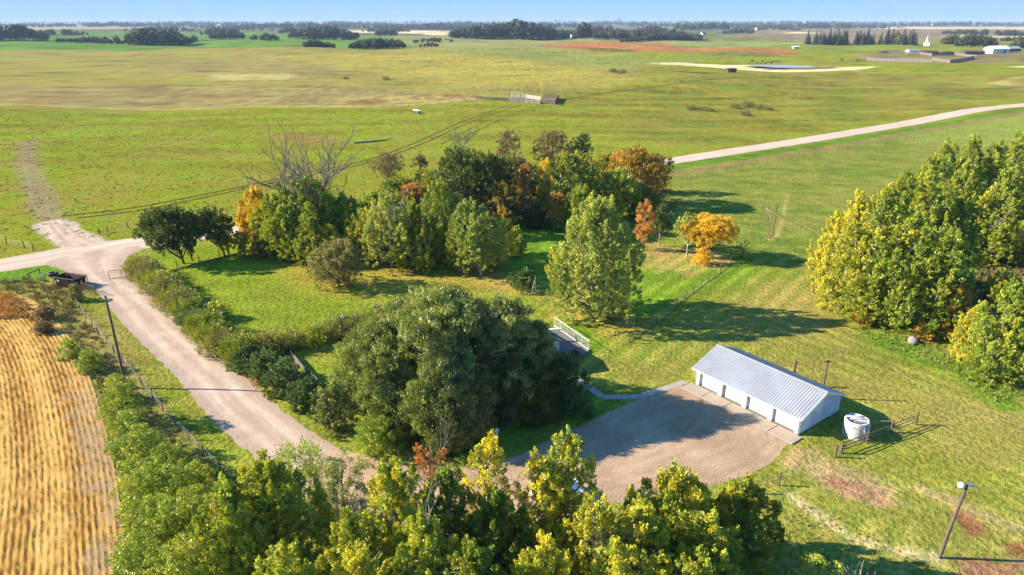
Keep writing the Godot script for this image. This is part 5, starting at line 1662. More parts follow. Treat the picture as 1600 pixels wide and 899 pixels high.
func build_far() -> void:
	var ft := far_tree_mesh("broad")
	var sp := far_tree_mesh("spruce")
	var g1 := C(0.022, 0.038, 0.012)
	var g2 := C(0.05, 0.07, 0.02)
	var g3 := C(0.09, 0.09, 0.03)
	# y of the foot, then height so that the tops stand where the photograph has them
	bluff("dense dark grove on the green field at far left, left of the two small bluffs", Vector2(-731.5, -1331.25), Vector2(-606.84, -1331.25), 60.0, 24.0, 90, g1, g2, ft)
	bluff("dark grove furthest left behind the pasture", Vector2(-1135.86, -1496.98), Vector2(-1013.3, -1596.15), 80.0, 26.0, 90, g1, g2, ft)
	bluff("low dark bush belt left of the dense dark grove", Vector2(-922.57, -1451.84), Vector2(-776.39, -1409.31), 40.0, 12.0, 60, g1, g2, ft)
	bluff("pair of round dark bluffs on the green field", Vector2(-930.92, -2169.06), Vector2(-942.15, -2382.14), 60.0, 22.0, 30, g1, g2, ft)
	bluff("round dark bluff touching the pair on the green field", Vector2(-750.36, -1805.03), Vector2(-674.05, -1805.03), 50.0, 21.0, 34, g1, g2, ft)
	bluff("small square dark bluff alone on the green field", Vector2(-579.83, -1596.15), Vector2(-512.37, -1544.99), 30.0, 13.0, 26, g1, g2, ft)
	bluff("small dark bluff behind the square bluff", Vector2(-833.54, -2571.38), Vector2(-763.51, -2571.38), 50.0, 20.0, 24, g1, g2, ft)
	bluff("long tree covered bluff in the middle of the green field", Vector2(-543.18, -1771.94), Vector2(-393.33, -1771.94), 90.0, 26.0, 80, g1, g2, ft)
	bluff("dark bush line along the back fence of the pasture, left part", Vector2(-337.21, -1169), Vector2(-292.54, -1198.25), 20.0, 12.0, 46, g1, g2, ft)
	bluff("dark bush line along the back fence of the pasture, right part with tall round end", Vector2(-269.22, -1198.25), Vector2(-175.95, -1198.25), 26.0, 15.0, 70, g1, g2, ft)
	bluff("sparse young trees right of the dark bush line", Vector2(-157.58, -1228.97), Vector2(-126.06, -1228.97), 14.0, 8.0, 12, g2, g3, ft)
	bluff("flat dark bluff below the pale stubble strip", Vector2(-415.86, -2169.06), Vector2(-343.37, -2169.06), 50.0, 18.0, 34, g1, g2, ft)
	bluff("big dark shelter wood in the centre distance", Vector2(-144.59, -1709.23), Vector2(133.21, -1679.5), 90.0, 32.0, 190, g1, C(0.04, 0.06, 0.02), ft)
	bluff("round tall trees right of the white farm sheds", Vector2(153.62, -1709.23), Vector2(188.26, -1709.23), 40.0, 30.0, 24, g1, g2, ft)
	bluff("long olive bush wood right of the centre farm", Vector2(181.88, -1650.77), Vector2(416.58, -1596.15), 120.0, 20.0, 190, g1, C(0.07, 0.075, 0.028), ft)
	bluff("dark willow belt in front of the olive bush wood", Vector2(238.47, -1544.99), Vector2(420.66, -1623.01), 25.0, 12.0, 100, g1, g2, ft)
	bluff("tree belt behind the brown field at right", Vector2(769.51, -3373.9), Vector2(1254.38, -3764.82), 150.0, 30.0, 60, g1, g2, ft)
	bluff("scattered bushes on the edge of the brown field", Vector2(737.34, -2505.06), Vector2(845.19, -2505.06), 60.0, 16.0, 26, g1, g2, ft)
	bluff("round bushes right of the white church", Vector2(796.51, -1349.95), Vector2(813.82, -1331.25), 30.0, 14.0, 20, g2, g3, ft)
	bluff("green bush belt above the feedlot at right", Vector2(754.2, -1228.97), Vector2(803.41, -1198.25), 40.0, 18.0, 40, g1, g2, ft)
	bluff("tall bushes at the right edge above the white barn", Vector2(747.6, -1089.15), Vector2(775.46, -1041.64), 40.0, 20.0, 34, g1, g2, ft)
	bluff("dark shrub row across the brown field at far right", Vector2(1346.16, -2218.7), Vector2(1602.4, -2169.06), 100.0, 18.0, 60, g1, g2, ft)
	bluff("yellowing bush between the spruce rows", Vector2(746.53, -1409.31), Vector2(744.85, -1369.18), 16.0, 20.0, 10, g3, C(0.16, 0.13, 0.04), ft)
	var r := RandomNumberGenerator.new()
	r.seed = 77
	# belts near the horizon, each a far-off mass of trees
	for q in [[10, 120, 55, 16, "low grove behind the furthest left grove"], [190, 300, 49, 18, "thin bush belt behind the dense dark grove"], [300, 420, 48.5, 15, "low bush belt behind the pair of bluffs"], [440, 540, 50, 17, "bush belt behind the long tree covered bluff"], [560, 640, 50.5, 14, "bush belt behind the flat dark bluff"], [640, 720, 47, 18, "tree belt left of the shelter wood"], [890, 990, 54, 20, "pale green tree line behind the olive bush wood"], [980, 1060, 52, 22, "tall tree line behind the olive bush wood"], [1180, 1260, 47.5, 14, "tree line left of the far white shed"], [1560, 1660, 66, 10, "bush row at the right edge beyond the barns"], [640, 705, 66, 7, "small bushes on the field left of the shelter wood"]]:
		bluff(q[4], ground_at(q[0], q[2]), ground_at(q[1], q[2]), 90.0, q[3], 60, g1, g3, ft)
	var belts := [[-80, 340, 43], [120, 420, 40.5], [300, 560, 45], [380, 640, 42], [560, 760, 46.5], [620, 820, 41.5], [700, 960, 44], [860, 1080, 40.5], [1000, 1260, 42.5], [1150, 1420, 39.5], [1180, 1420, 45], [1350, 1680, 41.5], [-80, 900, 38.3], [800, 1680, 38], [-80, 1680, 37], [-80, 1680, 36.2]]
	var names := ["far left", "left of the dark bluffs", "behind the green field", "above the pale stubble", "behind the pale stubble strip", "left of the skyline tower", "behind the shelter wood", "below the skyline tower", "behind the brown field", "on the right horizon", "along the brown field edge", "at the far right", "along the left skyline", "along the right skyline", "just under the skyline", "on the skyline itself"]
	for k in belts.size():
		var q: Array = belts[k]
		var pa := ground_at(q[0], q[2])
		var pb := ground_at(q[1], q[2])
		var deep := -pa.y
		bluff("hazy tree belt " + names[k], pa, pb, deep * 0.12, 16.0 + deep * 0.0028, 190, g1, g2, ft)
	# spruces by the church: every tree of the row is a tree
	var first := thing("spruce_tree", "dark spruce in the long row left of the white church", "tree", Vector3.ZERO, 0.0, "spruces left of the church")
	obj("crown", sp, mats["needle_dark"], first)
	var stem := MB.new()
	stem.tube(Vector3(0, -0.05, 0), Vector3(0, 0.3, 0), 0.02, 0.012, 6)
	obj("trunk", stem.mesh(), mats["dark_bark"], first)
	var row := []
	for k in 64:
		if k in [47, 48, 49, 50, 51]:
			continue
		row.append((Vector2(570.73, -1369.18)).lerp(Vector2(742.5, -1313.05), (k + r.randf_range(-0.9, 0.9)) / 63.0) + Vector2(0, r.randf_range(-40.0, 5.0)))
	for k in row.size():
		var s: Node3D = first
		if k > 0:
			s = first.duplicate()
			s.name = numbered("spruce_tree")
			add_child(s)
		var hh := 27.0 * r.randf_range(0.55, 1.1)
		s.position = Vector3(row[k].x, gy(row[k].x, row[k].y) - 0.2, row[k].y)
		s.scale = Vector3(hh * 1.05 + 3.0, hh, hh * 1.05 + 3.0)
		s.rotation.y = k * 1.3
	# church
	var ch := Vector2(745.74, -1302.37)
	var o := barn("small white church with a pointed steeple beside the spruce row", "church", ch, 16.0, 9.0, 5.0, 9.5, 1.1, mats["white_wall"], mats["white_trim"], "church")
	block(o, "steeple", Vector3(8.5, 5.5, 0), Vector3(3.0, 11.0, 3.0), mats["white_wall"], 0.0)
	var mb := MB.new()
	mb.lathe([Vector2(2.2, 11.0), Vector2(1.6, 12.2), Vector2(0.5, 16.0), Vector2(0.0, 19.0)], 8)
	obj("spire", mb.mesh(), mats["white_trim"], o)
	o.get_child(o.get_child_count() - 1).position = Vector3(8.5, 0, 0)
	# farm sheds and barns
	barn("long white farm shed with dark doors below the shelter wood", "shed", Vector2(111.45, -1709.23), 26.0, 12.0, 6.0, 9.0, 0.15, mats["white_wall"], mats["white_trim"], "shed")
	barn("white farmhouse with tan roof beside the white farm shed", "farmhouse", Vector2(147.17, -1740.03), 17.0, 11.0, 6.0, 10.5, 0.5, mats["white_wall"], mats["tan_roof"], "house")
	barn("small white house at the left end of the brown field", "house", Vector2(594.9, -2270.65), 18.0, 12.0, 6.0, 10.0, 0.8, mats["white_wall"], mats["foundation"], "house")
	barn("white box shaped shed in the far field right of the tree belt", "shed", Vector2(1277.49, -3764.82), 40.0, 20.0, 10.0, 13.0, 0.1, mats["white_wall"], mats["tan_roof"], "shed")
	barn("pale low shed beyond the red field", "shed", Vector2(437.16, -1114.54), 9.0, 5.0, 2.6, 3.6, 0.1, mats["white_wall"], mats["white_trim"], "shed")
	barn("bright white barn at the right end of the feedlot", "barn", Vector2(636.34, -948.37), 27.0, 15.0, 6.0, 9.5, 0.25, mats["white_wall"], mats["white_trim"])
	barn("grey roofed barn behind the bright white barn", "barn", Vector2(680.71, -987.71), 22.0, 14.0, 4.5, 7.0, 0.1, mats["dark_trim"], mats["roof_steel"])
	barn("low dark open cattle shed left of the white barn", "shed", Vector2(588.72, -920.83), 26.0, 8.0, 3.6, 5.4, 0.05, mats["dark_trim"], mats["rusty_pipe"], "shed")
	barn("small grey shed in the middle of the pens", "shed", Vector2(576.06, -1041.64), 14.0, 8.0, 4.0, 6.0, 0.3, mats["white_wall"], mats["roof_steel"], "shed")
	barn("dark low cattle shed behind the middle of the pens", "shed", Vector2(558.06, -967.64), 24.0, 8.0, 3.5, 5.0, 0.05, mats["dark_trim"], mats["rusty_pipe"], "shed")
	for q in [[Vector2(537.28, -1041.64), 22.0, "dark manure pile at the left end of the pens"], [Vector2(542.24, -1019.39), 26.0, "long dark heap behind the pens"], [Vector2(608.14, -1008.61), 30.0, "dark straw pile right of the grey shed"]]:
		var hp := thing("heap", q[2], "heap", Vector3(q[0].x, gy(q[0].x, q[0].y) - 0.3, q[0].y))
		var hm := MB.new()
		var w: float = q[1]
		hm.lathe([Vector2(w / 2.0, 0), Vector2(w * 0.42, 2.4), Vector2(w * 0.2, 4.4), Vector2(0, 4.8)], 16, 0.12)
		obj("pile", hm.mesh(), mats["heap_soil"], hp).scale = Vector3(1, 1, 0.5)
	plank_wall("long grey windbreak fence along the front of the feedlot", PackedVector2Array([Vector2(410.04, -832.04), Vector2(425.74, -797.02), Vector2(447, -764.77)]), 3.4, mats["grey_board"])
	plank_wall("grey windbreak fence at the right front of the feedlot", PackedVector2Array([Vector2(469.35, -803.79), Vector2(466.76, -764.77), Vector2(517.29, -803.79)]), 3.4, mats["grey_board"])
	plank_wall("inner feedlot fence behind the front windbreak", PackedVector2Array([Vector2(473.41, -903.33), Vector2(501.75, -886.47), Vector2(498.42, -854.54)]), 3.0, mats["grey_board"])
	plank_wall("rear feedlot fence on the right", PackedVector2Array([Vector2(504.31, -870.22), Vector2(543.49, -886.47), Vector2(532.02, -824.79)]), 3.0, mats["grey_board"])
	plank_wall("pale plank corral fence in the middle of the pasture", PackedVector2Array([Vector2(-2.07, -379.31), Vector2(6.13, -374.61), Vector2(14.7, -367.02)]), 1.9, mats["grey_board"], 3.0)
	plank_wall("pale rear plank fence of the pasture corral", PackedVector2Array([Vector2(-1.45, -399.3), Vector2(7.9, -395.83), Vector2(15.77, -385.75)]), 1.9, mats["pale_board"], 3.0)
	plank_wall("old brown fence running left from the pasture corral", PackedVector2Array([Vector2(-19.87, -390.73), Vector2(-10.51, -385.75), Vector2(-2.09, -382.51)]), 1.6, mats["weathered_wood"], 3.0)
	plank_wall("dark plank corral pen at the right of the pasture corral", PackedVector2Array([Vector2(15.09, -368.51), Vector2(22.54, -364.06), Vector2(26.01, -392.42), Vector2(17.32, -397.56)]), 2.2, mats["weathered_wood"], 3.0)
	barn("small pale loading shed in the dark corral pen", "shed", Vector2(20.36, -373.06), 5.0, 2.4, 1.7, 2.3, -0.1, mats["pale_board"], mats["grey_board"], "shed")
	for q in [[1080, 171, 6], [1100, 172.5, 5], [1112, 174, 4], [1150, 169, 6], [1170, 167, 7], [1188, 170, 6], [1200, 172, 5], [1165, 181, 5], [958, 119, 7], [972, 120.5, 6], [603, 128, 6], [540, 127, 5]]:
		var gp := ground_at(q[0], q[1])
		tree("weed_clump", Vector3(gp.x, 1.1, gp.y), float(q[2]) * 0.5, "dark weed clump on the open pasture beyond the trees", {"shape": "shrub", "pal": "olive", "mix": 0.2, "lobes": 8, "size": 1.0, "fill": 0.7, "leaf": "wisp", "cat": "weeds", "group": "weed clumps on the pasture"})
	# feeder and bale shelter
	var fd := Vector2(-44.58, -327.02)
	o = thing("feed_trough", "white topped cattle trough standing alone in the pasture", "trough", Vector3(fd.x, gy(fd.x, fd.y), fd.y), -0.85)
	block(o, "side", Vector3(0, 0.75, 0), Vector3(5.2, 1.3, 1.1), mats["dark_trim"], 0.05)
	block(o, "lid", Vector3(0, 1.5, -0.1), Vector3(5.4, 0.12, 1.3), mats["white_paint"], 0.02, Basis(Vector3.RIGHT, 0.15))
	for s in [-1.0, 1.0]:
		block(o, "skid", Vector3(s * 2.2, 0.1, 0), Vector3(0.2, 0.2, 1.8), mats["weathered_wood"], 0.02)
	fd = Vector2(171.72, -559.43)
	o = thing("bale_shelter", "dark square wooden shelter on the pasture beyond the corral", "shelter", Vector3(fd.x, gy(fd.x, fd.y), fd.y), 0.1)
	block(o, "wall", Vector3(0, 1.5, 0), Vector3(6.6, 2.8, 4.0), mats["dark_trim"], 0.02)
	block(o, "roof", Vector3(0, 3.0, 0), Vector3(7.2, 0.2, 4.6), mats["rusty_pipe"], 0.02, Basis(Vector3.RIGHT, 0.08))
	block(o, "door", Vector3(-1.5, 1.0, 2.02), Vector3(1.4, 2.0, 0.08), mats["weathered_wood"], 0.0)
	# dead white log on the pasture
	var lg := Vector2(-51.24, -245.23)
	o = thing("log", "long bleached log lying on the pasture behind the bare treetops", "log", Vector3(lg.x, gy(lg.x, lg.y) + 0.15, lg.y))
	mb = MB.new()
	mb.path([Vector3(-4.5, 0, 2.0), Vector3(0, 0.1, 0), Vector3(5.5, 0.1, -4.0), Vector3(8, 0.5, -6.0)], [0.35, 0.3, 0.22, 0.05], 7)
	obj("trunk", mb.mesh(), mats["dead_wood"], o)
	# pond
	var pond := PackedVector2Array([Vector2(226.47, -696.92), Vector2(246.94, -709.53), Vector2(275.75, -702.12), Vector2(289.4, -672.01), Vector2(271.32, -656.96), Vector2(245.06, -660.66)])
	pond = smooth_curve(pond)
	mb = MB.new()
	var py := -1e9
	for q in pond:
		py = maxf(py, gy(q.x, q.y))
	py += 0.25
	var tri := Geometry2D.triangulate_polygon(pond)
	for k in range(0, tri.size(), 3):
		mb.tri(Vector3(pond[tri[k]].x, py, pond[tri[k]].y), Vector3(pond[tri[k + 1]].x, py, pond[tri[k + 1]].y), Vector3(pond[tri[k + 2]].x, py, pond[tri[k + 2]].y))
	struct("pond_water", mb.mesh(), mats["water"], "still blue grey pond inside a pale sandy rim")
	# the town on the horizon: a mass of small pale buildings
	mb = MB.new()
	for k in 420:
		var px := r.randf_range(930.0, 1640.0)
		if k % 5 == 0:
			px = r.randf_range(60.0, 1000.0)
		var q := ground_at(px, r.randf_range(36.2, 40.0) if k % 5 else r.randf_range(36.0, 38.5))
		var deep := -q.y
		var s := deep / 9000.0
		var v := r.randf_range(0.35, 0.85)
		mb.col = Color(v, v * r.randf_range(0.9, 1.0), v * r.randf_range(0.82, 1.0))
		mb.box(Vector3(q.x, gy(q.x, q.y) + 4.0 * s, q.y), Vector3(r.randf_range(14, 46) * s, r.randf_range(14, 26) * s, 14.0 * s))
	o = obj("distant_town", mb.mesh(), mats["painted"])
	o.set_meta("kind", "stuff")
	o.set_meta("label", "pale houses and sheds of a far town along the hazy horizon")
	for q in [[967, 27.6, 22.0, 44.0, "tallest grey block on the skyline above the olive bush wood"], [882, 31.0, 12.0, 14.0, "thin grey tower on the skyline above the shelter wood"], [773, 30.5, 16.0, 16.0, "small tower on the skyline left of the shelter wood"], [1022, 32.2, 40.0, 20.0, "wide low block on the skyline right of the tallest block"]]:
		var b := ground_at(q[0], 36.4)
		var tall: float = 40.0 + (33.0 - q[1]) * 13.0
		var w: float = q[3]
		var t := thing("tower_block", q[4], "building", Vector3(b.x, 0, b.y))
		block(t, "wall", Vector3(0, tall / 2.0, 0), Vector3(w * 2.2, tall, w * 2.0), mats["stone"], 0.0)
		block(t, "roof", Vector3(0, tall + 2.0, 0), Vector3(w * 1.2, 4.0, w), mats["stone"], 0.0)

func ground_at(px: float, py: float) -> Vector2:
	# a bearing (0..1600 across the view) and a dip below the horizon, as a place on the plain
	var dip := (py - 449.5) / 1067.0
	var down := sin(0.37176) + dip * cos(0.37176)
	var ahead := cos(0.37176) - dip * sin(0.37176)
	var t := 40.0 / down
	return Vector2((px - 800.0) / 1067.0 * t, -ahead * t)

# ---------------------------------------------------------------- planting
func plant_centre() -> void:
	var W := {"shape": "round"}
	# the great cottonwood on the back lawn and its neighbours
	tree("cottonwood_tree", Vector3(11.6, 18.52, -90.71), 7.18, "largest pale green cottonwood standing alone on the back lawn", {"pal": "pale", "mix": 0.25, "spread": 0.3, "lobes": 44, "stretch": 2.2, "size": 0.75, "fill": 1.05, "base": 0.05})
	tree("maple_tree", Vector3(24.43, 10.03, -121.55), 2.01, "narrow bright orange tree right behind the big cottonwood", {"shape": "thin", "pal": "orange", "mix": 0.5, "lobes": 12, "size": 0.7, "fill": 1.4, "leaf": "fine"})
	tree("bushy_tree", Vector3(28.09, 8.38, -124.28), 2.05, "small dark green tree right of the narrow orange tree", {"shape": "round", "pal": "dark", "mix": 0.5, "lobes": 12, "size": 0.8})
	tree("golden_tree", Vector3(35.23, 8.12, -117.11), 4.57, "brilliant golden yellow tree with wide flat crown", {"shape": "round", "pal": "gold", "mix": 0.35, "spread": 0.3, "lobes": 24, "size": 0.7, "fill": 1.6, "leaf": "fine", "base": 0.42, "bark": "dark_bark"})
	tree("orange_shrub", Vector3(33.6, 3.44, -113.96), 1.69, "low orange shrub under the golden yellow tree", {"shape": "shrub", "pal": "gold", "mix": 0.2, "lobes": 9, "size": 0.5, "leaf": "fine"})
	tree("young_tree", Vector3(31.81, 8.16, -117.83), 2.76, "thin light green tree on a pale stem beside the golden tree", {"shape": "thin", "pal": "pale", "mix": 0.2, "lobes": 11, "size": 0.75, "fill": 0.7, "base": 0.45, "bark": "white_bark"})
	tree("grey_shrub", Vector3(41.6, 3.87, -117.11), 1.5, "grey leafless looking shrub at the end of the lawn fence", {"shape": "shrub", "pal": "olive", "mix": 0.9, "lobes": 7, "size": 0.6, "fill": 0.4, "leaf": "wisp"})
	tree("round_bush", Vector3(1.74, 3.92, -101.89), 2.35, "round dark green bush on the tan path behind the willows", {"shape": "shrub", "pal": "lilac", "mix": 0.6, "lobes": 10, "size": 0.7})
	# apple tree on the lawn
	tree("apple_tree", Vector3(-27.97, 8.22, -103.02), 4.51, "olive brown apple tree standing alone on the lawn", {"shape": "round", "pal": "olive", "mix": 0.5, "spread": 0.4, "lobes": 26, "size": 0.75, "fill": 1.0, "base": 0.08, "leaf": "fine", "bark": "dark_bark", "dead": 3, "reach": 0.2})
	# dark pair at the road
	tree("elm_tree", Vector3(-58.19, 10.47, -114.3), 5.14, "dark green leaning elm nearest the road corner", {"shape": "round", "pal": "dark", "mix": 0.35, "lobes": 24, "size": 0.8, "fill": 1.2, "lean": Vector3(-0.22, 0, -0.05), "bark": "dark_bark", "base": 0.3})
	tree("elm_tree", Vector3(-57.32, 6.65, -115.69), 1.25, "slim dark elm close behind the leaning elm", {"shape": "thin", "pal": "dark", "mix": 0.3, "lobes": 9, "size": 0.6, "bark": "dark_bark"})
	tree("elm_tree", Vector3(-52.19, 9.09, -117.83), 3.79, "dark green elm leaning left over the road", {"shape": "round", "pal": "dark", "mix": 0.45, "lobes": 18, "size": 0.8, "fill": 1.15, "lean": Vector3(-0.3, 0, -0.06), "bark": "dark_bark", "base": 0.38})
	tree("sapling", Vector3(-51.5, 6.27, -117.83), 1.5, "small yellow and orange sapling beside the second dark elm", {"shape": "thin", "pal": "amber", "mix": 0.8, "lobes": 9, "size": 0.55, "bark": "dark_bark"})
	tree("sapling", Vector3(-48.96, 5.11, -118.56), 1.51, "small green sapling right of the orange sapling", {"shape": "thin", "pal": "green", "mix": 0.3, "lobes": 9, "size": 0.55, "bark": "dark_bark"})
	tree("shrub", Vector3(-45.67, 3.89, -117.83), 1.85, "russet and green shrub at the lawn end of the road", {"shape": "shrub", "pal": "brown", "mix": 0.8, "lobes": 9, "size": 0.6})
	tree("bushy_tree", Vector3(-42.87, 5.8, -117.83), 2.77, "soft dull green bushy tree at the head of the lawn", {"shape": "round", "pal": "olive", "mix": 0.3, "lobes": 12, "size": 0.7, "leaf": "fine", "base": 0.1})
	# the belt of big trees along the road
	tree("poplar_tree", Vector3(-47.47, 12.04, -123.1), 4.05, "bright yellow leaved poplar at the left end of the tree belt", {"pal": "yellow", "mix": 0.2, "spread": 0.4, "lobes": 24, "stretch": 2.1, "size": 0.76, "fill": 1.1})
	tree("poplar_tree", Vector3(-42.64, 11.57, -120.04), 4.87, "green and yellow poplar beside the bright yellow one", {"pal": "fresh", "mix": 0.22, "lobes": 29, "stretch": 2.1, "size": 0.76, "bias": Vector3(-0.35, 0.1, 0), "fill": 1.1})
	tree("poplar_tree", Vector3(-36.75, 14.96, -119.29), 7.13, "big half dead poplar with tall bare grey branches over green leaves", {"pal": "fresh", "mix": 0.15, "lobes": 35, "fill": 1.0, "dead": 9, "reach": 0.42, "bark": "dead_wood", "stretch": 1.2})
	bare_tree("dead_tree", Vector3(-41.78, 20.6, -123.1), 7.26, "tall dead grey tree with spreading bare limbs above the belt", "dead_wood", 3)
	bare_tree("dead_tree", Vector3(-34.71, 20.02, -123.89), 4.71, "bare pale topped dead tree right of the spreading dead one", "dead_wood", 3)
	tree("poplar_tree", Vector3(-31.14, 11.21, -121.55), 5.18, "mid green poplar between the dead tree and the birch", {"pal": "fresh", "mix": 0.12, "lobes": 27, "stretch": 2.1, "size": 0.76, "fill": 1.1})
	tree("young_tree", Vector3(-32.67, 7.28, -114.3), 2.69, "small bright yellow tree in front of the half dead poplar", {"shape": "round", "pal": "fresh", "mix": 0.75, "lobes": 12, "size": 0.7})
	tree("birch_tree", Vector3(-20.99, 13.63, -112.28), 5.45, "thin yellow green birch with white trunk and showing branches", {"pal": "pale", "mix": 0.55, "spread": 0.35, "lobes": 32, "stretch": 2.1, "size": 0.76, "fill": 0.75, "bark": "white_bark", "dead": 4, "reach": 0.25})
	tree("birch_tree", Vector3(-26, 10.52, -114.99), 3.36, "smaller yellow birch left of the white trunked birch", {"pal": "poplar", "mix": 0.6, "lobes": 21, "stretch": 2.1, "size": 0.76, "fill": 0.8, "bark": "white_bark"})
	tree("poplar_tree", Vector3(-17.33, 10.98, -116.75), 4.07, "loose green poplar right of the white trunked birch", {"pal": "fresh", "mix": 0.1, "lobes": 24, "stretch": 2.1, "size": 0.76, "fill": 1.0})
	tree("poplar_tree", Vector3(-12.48, 16.22, -114.3), 4.41, "tall light green poplar before the dark oaks", {"pal": "fresh", "mix": 0.15, "lobes": 29, "stretch": 2.1, "size": 0.76, "fill": 1.0})
	tree("poplar_tree", Vector3(-5.17, 13.63, -107.78), 4.62, "pale green poplar with leaning trunk near the willows", {"pal": "pale", "mix": 0.2, "lobes": 32, "stretch": 2.1, "size": 0.76, "fill": 1.15, "lean": Vector3(-0.14, 0, 0), "base": 0.22})
	tree("poplar_tree", Vector3(-8.97, 10.8, -109.67), 3.22, "slender green poplar left of the leaning poplar", {"pal": "green", "mix": 0.1, "lobes": 21, "stretch": 2.1, "size": 0.76})
	tree("young_tree", Vector3(-2.12, 8.76, -112.28), 3.3, "yellow and green round tree right of the leaning poplar", {"shape": "round", "pal": "poplar", "mix": 0.65, "lobes": 18, "size": 0.75, "base": 0.12})
	tree("rust_shrub", Vector3(-21.57, 7.94, -144.82), 2.77, "rust red bush in the middle of the tree belt", {"shape": "round", "pal": "rust", "mix": 0.7, "lobes": 12, "size": 0.75, "leaf": "fine", "base": 0.3})
	tree("rust_shrub", Vector3(-18.15, 5.66, -134.99), 1.57, "small dark red bush below the rust red bush", {"shape": "round", "pal": "rust", "mix": 0.2, "lobes": 9, "size": 0.65, "base": 0.2})
	tree("bare_bush", Vector3(-32.14, 9, -176.09), 4.65, "brown nearly bare round bush at the back of the belt", {"shape": "round", "pal": "brown", "mix": 0.3, "lobes": 14, "size": 0.9, "fill": 0.5, "leaf": "fine", "bark": "dark_bark", "dead": 9, "reach": 0.35})
	tree("bare_bush", Vector3(-25.74, 5.74, -190.55), 2.33, "small grey brown bush right of the brown bare bush", {"shape": "round", "pal": "brown", "mix": 0.2, "lobes": 9, "size": 0.8, "fill": 0.6, "bark": "dark_bark", "dead": 4})
	tree("green_shrub", Vector3(-28.19, 3.9, -168.89), 4.18, "low green shrubs behind the birch, left clump", {"shape": "shrub", "pal": "green", "mix": 0.2, "lobes": 9, "size": 0.8})
	tree("green_shrub", Vector3(-21.92, 5, -174.6), 3.98, "low green shrubs behind the birch, right clump", {"shape": "shrub", "pal": "green", "mix": 0.1, "lobes": 9, "size": 0.8})
	bare_tree("dead_tree", Vector3(-14.84, 11.46, -199.58), 2.61, "slim bare grey sapling behind the dark oaks", "dead_wood", 3)
	# understorey that closes the belt towards the road
	var under := [
		[Vector3(-42.87, 7.01, -129.65), 4.0, "green", "green understorey tree behind the half dead poplar"],
		[Vector3(-38.09, 6.35, -132.27), 4.0, "fresh", "light green understorey tree behind the second dead tree"],
		[Vector3(-31.56, 6.45, -134.99), 4.2, "green", "green understorey tree behind the smaller yellow birch"],
		[Vector3(-28.04, 7.67, -138.77), 4.4, "fresh", "yellowish understorey tree behind the white trunked birch"],
		[Vector3(-23.38, 6.51, -143.78), 3.6, "green", "green understorey tree left of the rust red bush"],
		[Vector3(-16.92, 9.93, -145.87), 4.4, "green", "green understorey tree right of the rust red bush"],
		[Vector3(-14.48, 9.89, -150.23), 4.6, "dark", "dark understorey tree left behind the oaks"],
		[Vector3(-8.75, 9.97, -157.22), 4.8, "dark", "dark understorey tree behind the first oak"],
		[Vector3(0, 8.49, -157.22), 4.4, "amber", "amber understorey tree behind the orange red crown"],
		[Vector3(6.94, 8.65, -160.95), 4.6, "dark", "dark understorey tree behind the narrow yellow tree"],
		[Vector3(16.42, 10.6, -163.52), 5.0, "green", "green understorey tree behind the dark mid green tree"],
		[Vector3(23.36, 9.95, -168.89), 4.6, "green", "green understorey tree behind the wide orange brown tree"],
		[Vector3(-18.34, 5.72, -115.69), 3.0, "olive", "low olive thicket under the loose green poplar"],
		[Vector3(-14.07, 7.35, -113.28), 3.2, "green", "low green thicket under the tall light green poplar"],
		[Vector3(-24.33, 5.06, -117.11), 2.8, "olive", "low olive thicket under the white trunked birch"],
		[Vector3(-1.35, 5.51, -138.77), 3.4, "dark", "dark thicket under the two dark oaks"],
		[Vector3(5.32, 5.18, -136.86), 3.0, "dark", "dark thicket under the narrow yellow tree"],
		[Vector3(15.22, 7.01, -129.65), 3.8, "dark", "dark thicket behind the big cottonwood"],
		[Vector3(-38.45, 5.56, -117.83), 3.0, "olive", "low olive thicket under the half dead poplar"],
	]
	for q in under:
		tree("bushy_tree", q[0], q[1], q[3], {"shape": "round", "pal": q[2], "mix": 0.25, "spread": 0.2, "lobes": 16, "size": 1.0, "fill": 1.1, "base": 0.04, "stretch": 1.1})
	# lighter trees along the front of the belt
	var front := [
		[Vector3(-39.76, 10.39, -116.4), 3.8, "fresh", 0.15, "light green poplar in front of the half dead poplar, left"],
		[Vector3(-34.94, 8.88, -114.3), 3.4, "poplar", 0.15, "yellow green young poplar in front of the half dead poplar, right"],
		[Vector3(-29.36, 8.63, -117.83), 3.2, "poplar", 0.45, "yellow young poplar behind the apple tree"],
		[Vector3(-17.87, 8.09, -112.28), 3.2, "fresh", 0.1, "fresh green young poplar right of the birch trunk"],
		[Vector3(-14.59, 9.57, -110.96), 3.0, "poplar", 0.1, "pale yellow green young poplar before the tall light green poplar"],
		[Vector3(0.59, 5.83, -118.56), 2.2, "fresh", 0.25, "small fresh green tree at the edge of the shaded lawn"],
		[Vector3(13.6, 10.49, -132.72), 4.2, "fresh", 0.2, "yellow green tree showing left of the big cottonwood"],
	]
	for q in front:
		tree("poplar_tree", q[0], q[1], q[4], {"pal": q[2], "mix": q[3], "spread": 0.2, "lobes": 26, "stretch": 1.9, "size": 0.74, "fill": 1.0, "base": 0.05, "bark": "white_bark"})
	# dark heart of the belt
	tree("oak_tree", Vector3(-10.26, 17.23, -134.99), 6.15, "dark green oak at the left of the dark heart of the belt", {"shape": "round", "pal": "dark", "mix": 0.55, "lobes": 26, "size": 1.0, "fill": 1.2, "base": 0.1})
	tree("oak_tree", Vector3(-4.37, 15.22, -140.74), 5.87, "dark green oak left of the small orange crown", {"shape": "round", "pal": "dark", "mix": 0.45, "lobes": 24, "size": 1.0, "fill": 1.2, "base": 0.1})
	tree("oak_tree", Vector3(-2.54, 11.54, -129.65), 3.24, "amber tinged dark tree in front of the two dark oaks", {"shape": "round", "pal": "amber", "mix": 0.15, "lobes": 14, "size": 0.9, "base": 0.12})
